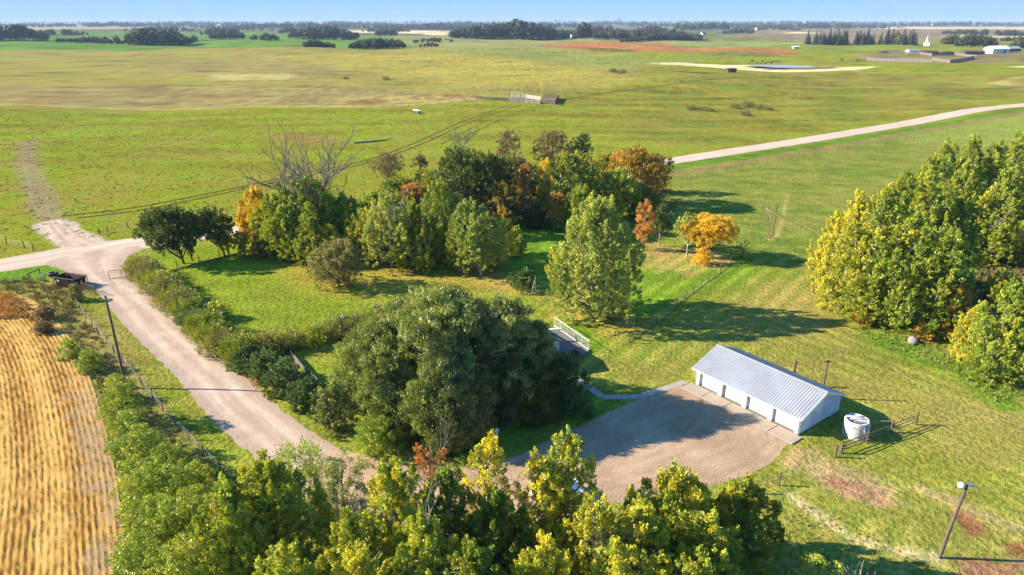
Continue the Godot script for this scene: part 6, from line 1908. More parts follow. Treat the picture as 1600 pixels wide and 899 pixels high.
	tree("maple_tree", Vector3(2.75, 13.19, -141.74), 1.35, "small orange red crown among the dark oaks", {"shape": "thin", "pal": "orange", "mix": 0.25, "lobes": 10, "size": 0.75, "base": 0.55, "fill": 1.5})
	tree("maple_tree", Vector3(2.1, 7.1, -144.82), 2.5, "dull brown tree below the orange red crown", {"shape": "round", "pal": "amber", "mix": 0.3, "lobes": 10, "size": 0.8, "base": 0.15})
	tree("yellow_tree", Vector3(6.87, 14.25, -141.74), 2.01, "narrow yellow tree between the orange red crown and the dark maples", {"shape": "thin", "pal": "yellow", "mix": 0.1, "spread": 0.3, "lobes": 14, "size": 0.8, "fill": 1.2})
	tree("bushy_tree", Vector3(12.09, 15.31, -141.74), 5.64, "dark mid green tree right of the narrow yellow tree", {"shape": "round", "pal": "green", "mix": 0.06, "lobes": 26, "size": 1.0, "fill": 1.25, "base": 0.08})
	tree("yellow_tree", Vector3(8.68, 8.29, -134.99), 2.21, "small orange yellow tree in front of the dark mid green tree", {"shape": "round", "pal": "amber", "mix": 0.75, "lobes": 11, "size": 0.75})
	tree("amber_tree", Vector3(27.53, 13.89, -154.83), 7.61, "wide orange brown tree at the right end of the belt", {"shape": "round", "pal": "amber", "mix": 0.55, "spread": 0.3, "lobes": 26, "size": 0.95, "fill": 1.15, "base": 0.1, "bias": Vector3(-0.1, 0.3, 0)})
	tree("amber_tree", Vector3(36.46, 9.88, -167.52), 3.48, "smaller brown tree beside the wide orange brown tree", {"shape": "round", "pal": "amber", "mix": 0.35, "lobes": 14, "size": 0.85, "base": 0.1})
	tree("bushy_tree", Vector3(21.36, 11.49, -142.24), 6.23, "yellow green tree in front of the wide orange brown tree", {"shape": "round", "pal": "fresh", "mix": 0.3, "lobes": 24, "size": 0.95, "base": 0.08})
	tree("bushy_tree", Vector3(28.01, 7.8, -144.82), 3.61, "dim green tree with pale tips below the brown tree", {"shape": "round", "pal": "dark", "mix": 0.9, "lobes": 14, "size": 0.85, "base": 0.05})
	tree("bare_bush", Vector3(-1.5, 11.1, -199.58), 4.1, "grey brown bare bush behind the dark oaks", {"shape": "round", "pal": "brown", "mix": 0.2, "lobes": 12, "size": 0.9, "fill": 0.8, "leaf": "fine", "bark": "dark_bark", "dead": 5, "base": 0.05})
	tree("bare_bush", Vector3(11.65, 11.1, -199.58), 5.6, "wide grey brown bush behind the narrow yellow tree", {"shape": "round", "pal": "brown", "mix": 0.15, "lobes": 14, "size": 0.9, "fill": 0.9, "leaf": "fine", "bark": "dark_bark", "dead": 5, "base": 0.05})
	tree("bushy_tree", Vector3(20.65, 9.8, -203.41), 3.8, "small dark green tree at the back edge of the belt", {"shape": "round", "pal": "dark", "mix": 0.6, "lobes": 12, "size": 0.9, "base": 0.05})
	tree("green_shrub", Vector3(0, 6.89, -182.26), 6.88, "low olive thicket behind the orange red crown", {"shape": "shrub", "pal": "olive", "mix": 0.4, "lobes": 14, "size": 0.9})

func plant_willows() -> void:
	tree("willow_tree", Vector3(-7.62, 14.96, -65.21), 8.28, "largest grey green willow over the drive", {"shape": "willow", "pal": "willow", "mix": 0.4, "spread": 0.4, "lobes": 46, "leaf": "droop", "size": 0.95, "fill": 1.2, "bark": "dark_bark"})
	tree("willow_tree", Vector3(-0.56, 13.84, -65.21), 4.34, "dark willow at the right of the clump near the railing", {"shape": "willow", "pal": "willow", "mix": 0.3, "spread": 0.35, "lobes": 30, "leaf": "droop", "size": 0.9, "fill": 1.2, "bark": "dark_bark"})
	tree("willow_tree", Vector3(-13.8, 11.42, -65.47), 6.32, "grey green willow at the left of the clump above the lawn", {"shape": "willow", "pal": "willow", "mix": 0.45, "spread": 0.4, "lobes": 32, "leaf": "droop", "size": 0.9, "fill": 1.15, "bark": "dark_bark"})
	tree("willow_tree", Vector3(-6.85, 9.9, -59.07), 3.81, "front willow hanging down behind the standing person", {"shape": "willow", "pal": "willow", "mix": 0.15, "lobes": 40, "leaf": "droop", "size": 0.85, "fill": 1.2, "bark": "dark_bark"})
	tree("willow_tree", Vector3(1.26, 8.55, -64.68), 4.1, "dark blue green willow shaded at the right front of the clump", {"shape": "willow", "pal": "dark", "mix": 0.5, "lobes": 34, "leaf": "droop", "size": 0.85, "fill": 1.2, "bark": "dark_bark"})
	tree("willow_tree", Vector3(3, 10.77, -66.28), 2.78, "dark willow hiding the house beside the patio", {"shape": "willow", "pal": "willow", "mix": 0.08, "lobes": 30, "leaf": "droop", "size": 0.85, "fill": 1.1, "bark": "dark_bark"})
	tree("lilac_bush", Vector3(5.66, 6.64, -65.47), 3.07, "tall dark round lilac beside the walkway end", {"shape": "shrub", "pal": "lilac", "mix": 0.35, "lobes": 20, "size": 0.75, "fill": 1.2})
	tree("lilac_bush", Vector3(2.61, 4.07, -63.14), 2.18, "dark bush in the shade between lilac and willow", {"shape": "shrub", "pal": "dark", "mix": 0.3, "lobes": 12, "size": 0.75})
	tree("currant_bush", Vector3(-18.83, 5.65, -61.41), 2.26, "olive grey bush at the left front of the willow clump", {"shape": "shrub", "pal": "willow", "mix": 0.15, "lobes": 14, "size": 0.8, "fill": 1.1})
	tree("currant_bush", Vector3(-13.28, 4, -57.52), 2.65, "fresh green bush at the foot of the willows by the drive", {"shape": "shrub", "pal": "fresh", "mix": 0.05, "lobes": 14, "size": 0.75, "fill": 1.1, "leaf": "fine"})
	tree("currant_bush", Vector3(-17.5, 5.31, -66.56), 1.71, "pale pinkish green bush at the edge of the small lawn", {"shape": "shrub", "pal": "pale", "mix": 0.3, "lobes": 10, "size": 0.75})
	# lilacs beside the drive
	var row := [[Vector3(-32.68, 3.16, -75.04), 2.0, "dark green lilac bush at the top of the lilac row"], [Vector3(-29.36, 3.77, -72.44), 2.2, "second lilac bush of the row beside the drive"], [Vector3(-26.27, 4.15, -69.4), 2.3, "third and widest lilac bush of the row beside the drive"], [Vector3(-22.88, 3.4, -66.28), 2.1, "nearest round lilac bush of the row, beside the small lawn"]]
	for q in row:
		tree("lilac_bush", q[0], q[1], q[2], {"shape": "shrub", "pal": "lilac", "mix": 0.55, "lobes": 13, "size": 0.62, "fill": 1.2, "group": "lilac bushes beside the drive"})

func plant_hedges() -> void:
	var h1 := resample(smooth_curve(PackedVector2Array([Vector2(-62.9, -109.04), Vector2(-56.42, -101.89), Vector2(-49.15, -93.06), Vector2(-42.54, -85.47), Vector2(-37.09, -79.23), Vector2(-34.77, -77.44)])), 13)
	var tones := ["olive", "olive", "green", "green", "olive", "green", "olive", "green", "lilac", "green", "green", "olive", "green"]
	var words := ["first greyish shrub at the road end of the drive hedge", "second greyish shrub of the drive hedge", "green shrub third from the road in the drive hedge", "green shrub fourth from the road in the drive hedge", "olive shrub fifth from the road in the drive hedge", "olive shrub sixth from the road in the drive hedge", "wispy shrub just above the yellow one in the drive hedge", "green shrub just below the yellow one in the drive hedge", "dark shrub below the yellow one in the drive hedge", "olive shrub tenth from the road in the drive hedge", "green shrub eleventh from the road in the drive hedge", "olive shrub next to last in the drive hedge", "last olive shrub where the two hedges meet"]
	for k in h1.size():
		tree("hedge_shrub", Vector3(h1[k].x, 3.0 + 0.4 * sin(k * 2.2), h1[k].y), 2.7 + 0.25 * sin(k * 3.1), words[k], {"shape": "shrub", "pal": tones[k], "mix": 0.2, "lobes": 11, "size": 0.85, "fill": 1.1, "leaf": "wisp", "group": "hedge along the drive"})
	tree("hedge_shrub", Vector3(-42.7, 2.8, -90.25), 1.5, "bright yellow green shrub in the drive hedge", {"shape": "shrub", "pal": "pale", "mix": 0.95, "lobes": 9, "size": 0.55, "fill": 1.2})
	var h2 := resample(smooth_curve(PackedVector2Array([Vector2(-33.85, -78.5), Vector2(-30.75, -79.6), Vector2(-27.12, -81.48), Vector2(-22.76, -84.64), Vector2(-18.1, -88.02), Vector2(-13.7, -92.58), Vector2(-9.79, -96.53)])), 12)
	var at2 := ["at the drive end", "second from the drive", "third from the drive", "fourth from the drive", "with pale stems, fifth from the drive", "sixth from the drive", "in the middle near the white stone", "right of the middle", "below the dark ornament", "ninth from the drive", "next to last towards the willows", "last before the willows"]
	for k in h2.size():
		tree("hedge_shrub", Vector3(h2[k].x, 2.6 + 0.3 * sin(k * 1.7), h2[k].y), 2.35 + 0.2 * sin(k * 2.3), "wispy olive shrub of the lawn hedge " + at2[k], {"shape": "shrub", "pal": "olive" if k % 3 else "green", "mix": 0.25, "lobes": 9, "size": 0.85, "fill": 0.95, "leaf": "wisp", "group": "hedge across the lawn"})
	# bushes on the verge beside the crop
	var v := [
		[Vector3(-66.88, 2.74, -97.04), 1.3, "olive", "olive bush right in front of the black metal bin"],
		[Vector3(-67.18, 2.2, -89.8), 1.6, "brown", "grey brown weeds bush at the corner of the crop field"],
		[Vector3(-56.1, 2.71, -77.79), 1.6, "green", "small green bush left of the pole, furthest up the verge"],
		[Vector3(-51.69, 2.97, -74.37), 1.8, "green", "bright green bush left of the utility pole"],
		[Vector3(-64.42, 1.93, -85.47), 1.4, "brown", "low grey weeds beside the golden grass"],
		[Vector3(-41.12, 6.16, -62.63), 2.4, "fresh", "bright green bush at the foot of the utility pole"],
		[Vector3(-44.05, 2.3, -67.11), 1.6, "green", "low dark bush left of the pole foot bush"],
		[Vector3(-37.65, 5.26, -56.87), 2.3, "fresh", "bright green bush below the pole foot bush"],
		[Vector3(-34.42, 5.23, -53.8), 2.6, "green", "green bush where the verge narrows"],
		[Vector3(-31.2, 4.87, -52.08), 2.5, "green", "green bush right against the sagging fence"],
		[Vector3(-31.15, 5.55, -47.89), 3.0, "green", "broad green bush between crop and fence"],
		[Vector3(-27.57, 6.3, -47.56), 2.9, "fresh", "broad bright green bush beside the first tall poplar"],
		[Vector3(-27.89, 6.31, -42.49), 3.2, "green", "large green bush low on the verge"],
		[Vector3(-24.31, 7.89, -41.81), 3.0, "green", "large dark green bush under the first tall poplar"],
		[Vector3(-25.95, 7.07, -37.47), 3.0, "fresh", "bright green bush at the bottom edge beside the crop"],
		[Vector3(-22.44, 8.32, -35.81), 3.0, "poplar", "yellow speckled bush at the bottom edge left of the poplar"],
	]
	for q in v:
		tree("verge_bush", q[0], q[1] * 0.92, q[3], {"shape": "shrub", "pal": "fresh" if q[2] == "green" else q[2], "mix": 0.1, "spread": 0.15, "lobes": 15, "size": 0.72, "fill": 1.15, "leaf": "fine", "group": "bushes along the crop verge"})

func plant_front() -> void:
	var g := "poplars in front of the yard"
	# bottom row, nearest the camera: x, height, z
	tree("willow_bush", Vector3(-17.51, 8.42, -47), 3.2, "pale grey green feathery tree at the lower end of the drive", {"shape": "shrub", "pal": "pale", "mix": 0.15, "lobes": 22, "size": 0.8, "leaf": "wisp", "fill": 1.2, "cat": "tree"})
	tree("willow_bush", Vector3(-13.78, 8.07, -46), 2.2, "thin greyish tree with showing twigs over the drive", {"shape": "thin", "pal": "willow", "mix": 0.6, "lobes": 14, "size": 0.7, "leaf": "fine", "fill": 0.6, "dead": 2, "base": 0.1})
	tree("poplar_tree", Vector3(-17.58, 11.87, -40), 4.29, "tallest yellow green poplar at the left of the front row", {"pal": "poplar", "mix": 0.12, "spread": 0.16, "lobes": 45, "stretch": 2.0, "size": 0.66, "fill": 1.3, "group": g})
	tree("poplar_tree", Vector3(-19.5, 11.59, -38), 3.02, "smaller yellow green poplar on the left flank of the tallest front one", {"pal": "poplar", "mix": 0.1, "lobes": 29, "stretch": 2.0, "size": 0.66, "fill": 1.2, "group": g})
	tree("poplar_tree", Vector3(-8.16, 12.57, -39), 3.48, "yellow green poplar with yellow heart second in the front row", {"pal": "poplar", "mix": 0.3, "spread": 0.25, "lobes": 37, "stretch": 2.0, "size": 0.66, "fill": 1.15, "group": g})
	tree("poplar_tree", Vector3(-10.55, 10.85, -36), 2.55, "low yellow green poplar between the two tall left ones", {"pal": "poplar", "mix": 0.2, "lobes": 27, "stretch": 2.0, "size": 0.62, "group": g})
	tree("poplar_tree", Vector3(-4.47, 11.33, -40), 2.67, "deep green poplar behind the dead sapling", {"pal": "green", "mix": 0.1, "lobes": 29, "stretch": 2.0, "size": 0.66, "group": g})
	tree("poplar_tree", Vector3(-1.84, 12.64, -42), 1.74, "thin golden topped poplar below the standing person", {"shape": "thin", "pal": "poplar", "mix": 0.75, "spread": 0.2, "lobes": 18, "stretch": 2.0, "size": 0.6, "fill": 0.95, "dead": 2, "reach": 0.2, "group": g})
	tree("poplar_tree", Vector3(-1.11, 10.05, -39), 3.02, "dark green poplar under the golden topped one", {"pal": "green", "mix": 0.08, "lobes": 32, "stretch": 2.0, "size": 0.66, "group": g})
	tree("poplar_tree", Vector3(1.95, 11.92, -41), 2.20, "poplar with an orange yellow top left of the tall centre one", {"pal": "poplar", "mix": 0.7, "spread": 0.25, "lobes": 24, "stretch": 2.0, "size": 0.62, "fill": 0.95, "dead": 1, "reach": 0.2, "group": g})
	tree("poplar_tree", Vector3(4.04, 12.96, -42), 2.90, "tall green and yellow poplar at the centre of the front row", {"pal": "poplar", "mix": 0.25, "spread": 0.25, "lobes": 35, "stretch": 2.0, "size": 0.64, "fill": 1.05, "dead": 1, "reach": 0.18, "group": g})
	tree("poplar_tree", Vector3(5.63, 10.29, -38), 2.78, "thin poplar with bare pale twigs right of the centre", {"pal": "poplar", "mix": 0.35, "lobes": 24, "stretch": 2.0, "size": 0.62, "fill": 0.7, "dead": 4, "reach": 0.25, "group": g})
	tree("poplar_tree", Vector3(1.99, 10.27, -34), 2.78, "low poplar with orange leaves at the bottom centre", {"pal": "poplar", "mix": 0.45, "lobes": 24, "stretch": 2.0, "size": 0.6, "fill": 0.9, "dead": 2, "reach": 0.25, "group": g})
	tree("poplar_tree", Vector3(11.94, 10.29, -41), 3.83, "broad yellow poplar right of the centre in the front row", {"pal": "poplar", "mix": 0.42, "spread": 0.25, "lobes": 40, "stretch": 2.0, "size": 0.66, "fill": 1.2, "group": g})
	tree("poplar_tree", Vector3(8.69, 9.87, -38), 2.78, "yellow green poplar on the left flank of the broad yellow one", {"pal": "poplar", "mix": 0.3, "lobes": 29, "stretch": 2.0, "size": 0.64, "dead": 1, "reach": 0.22, "group": g})
	tree("poplar_tree", Vector3(17.64, 8.43, -42), 3.13, "dark green and yellow poplar at the right end of the front row", {"pal": "green", "mix": 0.22, "spread": 0.2, "lobes": 35, "stretch": 2.0, "size": 0.66, "fill": 1.1, "group": g})
	tree("poplar_tree", Vector3(13.59, 8.69, -38), 3.02, "yellow green poplar in front of the right end one", {"pal": "poplar", "mix": 0.25, "lobes": 29, "stretch": 2.0, "size": 0.64, "group": g})
	tree("poplar_tree", Vector3(-5.65, 11.16, -35), 3.02, "green poplar with white stems low in the front row", {"pal": "poplar", "mix": 0.12, "lobes": 27, "stretch": 2.0, "size": 0.62, "dead": 2, "reach": 0.25, "group": g})
	tree("poplar_tree", Vector3(-2.52, 10.81, -33), 2.78, "green poplar at the bottom edge left of the centre", {"pal": "green", "mix": 0.2, "lobes": 27, "stretch": 2.0, "size": 0.6, "dead": 1, "group": g})
	tree("poplar_tree", Vector3(-9.32, 10.52, -33), 2.55, "yellow poplar at the bottom edge second from left", {"pal": "poplar", "mix": 0.5, "lobes": 24, "stretch": 2.0, "size": 0.6, "group": g})
	tree("poplar_tree", Vector3(-14.39, 10.42, -33), 3.02, "yellow green poplar at the bottom edge furthest left", {"pal": "poplar", "mix": 0.1, "lobes": 27, "stretch": 2.0, "size": 0.6, "group": g})
	tree("poplar_tree", Vector3(6.78, 10.81, -33), 2.78, "yellow poplar at the bottom edge right of the centre", {"pal": "poplar", "mix": 0.4, "lobes": 24, "stretch": 2.0, "size": 0.6, "group": g})
	tree("poplar_tree", Vector3(11.36, 9.53, -33), 2.55, "yellow green poplar at the bottom edge furthest right", {"pal": "poplar", "mix": 0.25, "lobes": 24, "stretch": 2.0, "size": 0.6, "group": g})
	tree("dead_sapling", Vector3(-6.55, 9.76, -45), 1.5, "dead white sapling with a few red leaves over the drive", {"shape": "thin", "pal": "rust", "mix": 0.9, "lobes": 3, "size": 0.42, "fill": 0.35, "dead": 6, "reach": 0.3, "bark": "dead_wood", "base": 0.6})
	tree("bush", Vector3(22.11, 4.91, -38), 1.8, "sparse yellow green bush at the bottom edge right of the poplars", {"shape": "shrub", "pal": "poplar", "mix": 0.2, "lobes": 12, "size": 0.6, "fill": 0.6, "leaf": "fine"})
	bare_tree("dead_bush", Vector3(25.04, 4.23, -38), 1.1, "bare pale twigs at the bottom edge right of the sparse bush", "white_bark", 2, "", "shrub")

func plant_grove() -> void:
	# poplar grove at the right: foot and height in metres
	var g := "poplars in the grove right of the lawn"
	var t := [
		[Vector3(49.23, 18.16, -94.52), 4.3, 0.55, "yellow poplar at the left corner of the right grove"],
		[Vector3(50.37, 19.32, -90.25), 4.6, 0.3, "yellow flecked poplar second along the front of the right grove"],
		[Vector3(53.38, 17.83, -87.16), 4.6, 0.12, "dark green poplar third along the front of the right grove"],
		[Vector3(57.18, 15.97, -85.47), 4.2, 0.1, "dark green poplar at the right end of the front of the grove"],
		[Vector3(50.27, 12.87, -101.89), 3.4, 0.65, "bright yellow poplar bulging out of the left side of the grove"],
		[Vector3(57.8, 17.39, -103.02), 4.4, 0.22, "green poplar in the second rank behind the yellow corner"],
		[Vector3(62.64, 19.17, -101.05), 4.6, 0.2, "tall green poplar in the second rank of the grove"],
		[Vector3(68.24, 16.07, -101.05), 4.2, 0.12, "green poplar at the clearing edge of the grove"],
		[Vector3(68.41, 16.6, -116.75), 4.4, 0.15, "pale topped green poplar on the back left slope of the grove"],
		[Vector3(77.19, 18.23, -124.28), 4.6, 0.18, "green poplar on the back slope with a yellow flank"],
		[Vector3(79.66, 17.58, -118.56), 4.6, 0.12, "green poplar in the heart of the right grove"],
		[Vector3(83.94, 17.09, -114.3), 4.6, 0.2, "green poplar above the clearing in the right grove"],
		[Vector3(88.9, 15.9, -113.28), 4.4, 0.3, "yellow tinged poplar above the clearing at the right edge"],
		[Vector3(85.21, 19.36, -134.08), 4.4, 0.1, "tall back poplar, leftmost on the skyline of the grove"],
		[Vector3(91.85, 19.68, -136.86), 4.6, 0.1, "tall back poplar, second from left on the skyline of the grove"],
		[Vector3(95.73, 18.97, -134.99), 4.4, 0.1, "tall back poplar, third from left on the skyline of the grove"],
		[Vector3(103.75, 19.87, -140.74), 4.6, 0.08, "tall back poplar, fourth from left on the skyline of the grove"],
		[Vector3(108.52, 19.51, -139.75), 4.6, 0.1, "tall back poplar at the right edge on the skyline of the grove"],
		[Vector3(104.08, 19.63, -126.3), 4.6, 0.12, "back poplar cut by the right edge of the grove"],
	]
	for q in t:
		tree("poplar_tree", q[0], q[1], q[3], {"pal": "fresh" if q[2] < 0.4 else "poplar", "mix": q[2] * 0.75, "spread": 0.13, "lobes": 34, "stretch": 2.3, "size": 0.78, "fill": 0.95, "base": 0.03, "group": g, "bias": Vector3(-0.1, 0.08, 0)})
	var f := [
		[Vector3(57.27, 13.12, -72.44), 3.2, "fresh", 0.12, "fresh green poplar at the left of the right edge pair"],
		[Vector3(59.6, 13.2, -70.59), 3.0, "fresh", 0.15, "fresh green poplar cut by the right edge above the lawn"],
		[Vector3(57.4, 8.37, -76.74), 2.4, "poplar", 0.5, "yellow leaved poplar between the grove and the fresh green pair"],
		[Vector3(63.05, 14.49, -71.2), 3.4, "fresh", 0.1, "fresh green poplar mostly outside the right edge"],
		[Vector3(58.8, 8.32, -83.43), 2.2, "amber", 0.3, "brownish young poplar beside the weedy clearing"],
		[Vector3(75.24, 4.71, -97.04), 2.6, "poplar", 0.35, "small yellow green poplar at the back of the weedy clearing"],
	]
	for q in f:
		tree("poplar_tree", q[0], q[1], q[4], {"pal": q[2], "mix": q[3], "lobes": 30, "stretch": 2.1, "size": 0.66, "fill": 1.2, "base": 0.03})
	tree("rust_shrub", Vector3(55.34, 2.84, -83.43), 1.2, "small orange brown shrub at the foot of the right grove", {"shape": "shrub", "pal": "amber", "mix": 0.6, "lobes": 8, "size": 0.55})
	tree("rust_shrub", Vector3(49.52, 2.95, -88.46), 1.5, "low yellow brown shrub under the yellow corner poplar", {"shape": "shrub", "pal": "amber", "mix": 0.5, "lobes": 8, "size": 0.55})
	tree("weed_bush", Vector3(68.85, 2.32, -97.04), 2.2, "grey brown weeds in the clearing of the grove", {"shape": "shrub", "pal": "brown", "mix": 0.5, "lobes": 10, "size": 0.8, "leaf": "wisp", "fill": 0.7})

func build_field() -> void:
	# stubble rows bend round the corner of the field; u runs across the rows, v along them
	var edge := resample(smooth_curve(PackedVector2Array([Vector2(-86.17, -101.89), Vector2(-76.15, -99.15), Vector2(-67.71, -92.11), Vector2(-59.49, -83.43), Vector2(-52.01, -74.37), Vector2(-44.57, -64.16), Vector2(-38.9, -56.02), Vector2(-34.17, -48.55), Vector2(-29.76, -41.21), Vector2(-26.39, -35.81)])), 260)
	var far_edge := resample(smooth_curve(PackedVector2Array([Vector2(-150.02, -85.47), Vector2(-114.16, -77.79), Vector2(-90.61, -65.47), Vector2(-74.14, -54), Vector2(-62.33, -43.89), Vector2(-52.96, -35.81)])), 260)
	var mb := MB.new()
	var cols := 300
	var rows := edge.size()
	for j in rows:
		for i in cols + 1:
			var u := float(i) / cols
			u = u * (0.55 + 0.45 * u)
			var p := edge[j].lerp(far_edge[j], u)
			var d := edge[j].distance_to(far_edge[j]) * u
			var n1 := noise_b.get_noise_2d(p.x * 2.0, p.y * 2.0)
			var n2 := noise_b.get_noise_2d(p.x * 14.0, p.y * 9.0)
			var along := j * 0.36
			var n3 := noise_b.get_noise_2d(d * 20.0, along * 4.0)
			var n4 := noise_b.get_noise_2d(d * 5.0 + 300.0, along * 0.35)
			var rw := sin((d + n1 * 0.06) * TAU / 0.58) * 0.6 + n3 * 1.1
			var swath := sin((d + n1 * 0.3) * TAU / 5.2 + 0.8) + n4 * 1.2
			var c := C(0.5, 0.27, 0.07).lerp(C(0.82, 0.54, 0.17), clampf(0.45 + rw * 0.4 + swath * 0.22 + n1 * 0.4, 0.0, 1.0))
			c = c.lerp(C(0.16, 0.085, 0.03), clampf(-rw * 0.85 - 0.1 - swath * 0.26 + n2 * 0.35, 0.0, 0.85))
			c = c.lerp(C(0.42, 0.31, 0.2), clampf(1.0 - d / 4.0 + n1, 0.0, 0.7) * smoothstep(0.35, 0.7, float(j) / rows))
			if i == 0:
				p += Vector2(n2 * 0.8, n1 * 0.5)
			mb.col = c
			mb.vert(Vector3(p.x, (0.06 + 0.06 * rw + 0.05 * n2) if i > 0 else -0.1, p.y), Vector3(-rw * 0.1, 1, n2 * 0.2).normalized())
	for j in rows - 1:
		for i in cols:
			var q := j * (cols + 1) + i
			var w := q + cols + 1
			mb.ix.append_array(PackedInt32Array([q, w, q + 1, q + 1, w, w + 1]))
	struct("stubble_field", mb.mesh(), mats["stubble"], "golden cut stubble field with curved rows at lower left")
	var poly := PackedVector2Array()
	for k in range(0, 260, 8):
		poly.append(edge[k])
	for k in range(259, -1, -8):
		poly.append(edge[k].lerp(far_edge[k], 0.4))
	tufts("straw", "short cut straw standing in rows on the golden stubble field", poly, 9.0, 0.22, C(0.62, 0.4, 0.13), C(0.4, 0.24, 0.08), "straw", -0.2, 1.2)
	tufts("tall_grass", "uncut golden grass at the corner of the stubble field", PackedVector2Array([Vector2(-87.6, -101.05), Vector2(-78.15, -99.15), Vector2(-72.6, -94.52), Vector2(-70.24, -90.25), Vector2(-75.46, -89.8), Vector2(-80.88, -92.11)]), 2.5, 0.9, C(0.6, 0.36, 0.08), C(0.42, 0.25, 0.07), "grass", -1.0)

func build_grass() -> void:
	tufts("tall_grass", "rough weeds and grass on the verge between crop and drive", PackedVector2Array([Vector2(-84.49, -105.36), Vector2(-79.11, -107.17), Vector2(-72.22, -101.89), Vector2(-59.47, -87.59), Vector2(-46.6, -72.76), Vector2(-36.98, -62.26), Vector2(-29.68, -54.49), Vector2(-24.77, -41.15), Vector2(-28.98, -41.15), Vector2(-33.61, -48.55), Vector2(-44.95, -65.47), Vector2(-64.42, -89.8), Vector2(-76.15, -99.15), Vector2(-82.07, -101.89)]), 2.2, 0.62, C(0.2, 0.22, 0.04), C(0.34, 0.25, 0.09), "grass", -0.6)
	tufts("pasture_grass", "tufted grass of the near pasture beyond the gravel road", PackedVector2Array([Vector2(-325.47, -339.39), Vector2(-51.07, -349.95), Vector2(32.65, -358.29), Vector2(77.35, -279.7), Vector2(47.59, -211.5), Vector2(8.37, -176.09), Vector2(-29.97, -156.02), Vector2(-56.61, -138.77), Vector2(-75.65, -128.8), Vector2(-105.53, -111.62)]), 0.3, 0.28, C(0.28, 0.34, 0.03), C(0.36, 0.31, 0.055), "grass", -0.02, 2.6)
	tufts("pasture_grass", "tufted grass of the pasture strip between road and yard", PackedVector2Array([Vector2(42.66, -187.99), Vector2(109.24, -234.61), Vector2(208.48, -298.56), Vector2(223.29, -288.84), Vector2(100.43, -176.09), Vector2(59.17, -134.99), Vector2(45.13, -120.41), Vector2(36.2, -150.23)]), 0.5, 0.3, C(0.16, 0.23, 0.03), C(0.26, 0.26, 0.06), "grass", 0.0, 1.5)
	tufts("lawn_grass", "short uneven lawn grass round the garage", PackedVector2Array([Vector2(7.78, -73.56), Vector2(13.56, -81.48), Vector2(31.47, -97.04), Vector2(51.1, -111.62), Vector2(46.77, -85.47), Vector2(54.56, -80.53), Vector2(61.49, -68.24), Vector2(44.72, -45.37), Vector2(40.18, -52.08), Vector2(34.14, -58.17), Vector2(29.43, -59.3), Vector2(38.47, -67.53), Vector2(27.97, -81.48), Vector2(21.22, -72.76), Vector2(14.82, -69.25)]), 2.6, 0.13, C(0.3, 0.31, 0.07), C(0.4, 0.34, 0.1), "grass", -0.15, 2.0)
	tufts("lawn_grass", "short uneven grass of the fenced lawn", PackedVector2Array([Vector2(-56.85, -108.41), Vector2(-48.86, -124.28), Vector2(-36.64, -124.28), Vector2(-4.39, -109.99), Vector2(-13.61, -95.77), Vector2(-22.09, -89.8), Vector2(-33.9, -81.48), Vector2(-41.87, -89.8)]), 2.6, 0.12, C(0.22, 0.3, 0.03), C(0.34, 0.32, 0.05), "grass", -0.1, 2.0)
	tufts("rough_grass", "rough grass and weeds at the lower right", PackedVector2Array([Vector2(22.7, -49.4), Vector2(27.24, -49.4), Vector2(31.55, -44.62), Vector2(33.73, -41.21), Vector2(31.51, -37.47), Vector2(16.22, -37.47)]), 3.0, 0.26, C(0.22, 0.25, 0.045), C(0.35, 0.3, 0.09), "grass", -0.3)
	tufts("rough_grass", "long bright grass along the foot of the right grove", PackedVector2Array([Vector2(47.55, -87.16), Vector2(55.9, -84.44), Vector2(59.53, -77.79), Vector2(58.79, -67.53), Vector2(54.7, -66.83), Vector2(53.62, -76.05), Vector2(49.52, -80.53)]), 4.0, 0.4, C(0.14, 0.24, 0.022), C(0.23, 0.27, 0.045), "grass", -0.6)
	tufts("rough_grass", "brown weeds in the clearing of the right grove", PackedVector2Array([Vector2(72.2, -111.62), Vector2(96.06, -118.56), Vector2(77.12, -92.11), Vector2(64.19, -90.94)]), 2.0, 0.7, C(0.2, 0.14, 0.08), C(0.12, 0.13, 0.03), "grass", -0.6)
	tufts("rough_grass", "long grass under the tree belt beside the road", PackedVector2Array([Vector2(-50.19, -139.75), Vector2(45.09, -199.58), Vector2(37.65, -150.23), Vector2(13.56, -139.75), Vector2(-2.71, -139.75), Vector2(-11.71, -118.56), Vector2(-30.46, -118.56), Vector2(-45.13, -120.41)]), 1.2, 0.55, C(0.15, 0.19, 0.03), C(0.28, 0.24, 0.07), "grass", -0.5)
	tufts("fallen_leaves", "yellow fallen leaves strewn under the apple tree and birch", PackedVector2Array([Vector2(-41.6, -116.75), Vector2(-23.43, -118.56), Vector2(-4.39, -109.99), Vector2(-7.96, -98.35), Vector2(-19.45, -95.77), Vector2(-33.06, -99.15)]), 3.0, 0.09, C(0.5, 0.34, 0.05), C(0.34, 0.22, 0.05), "straw", -0.2, 4.0)
	tufts("fallen_leaves", "yellow fallen leaves strewn before the right grove", PackedVector2Array([Vector2(40.17, -103.89), Vector2(48.05, -105.36), Vector2(46.81, -86.52), Vector2(50.86, -81.48), Vector2(42.41, -76.05), Vector2(35.45, -83.43)]), 3.0, 0.09, C(0.45, 0.32, 0.06), C(0.3, 0.22, 0.06), "straw", -0.2, 4.0)

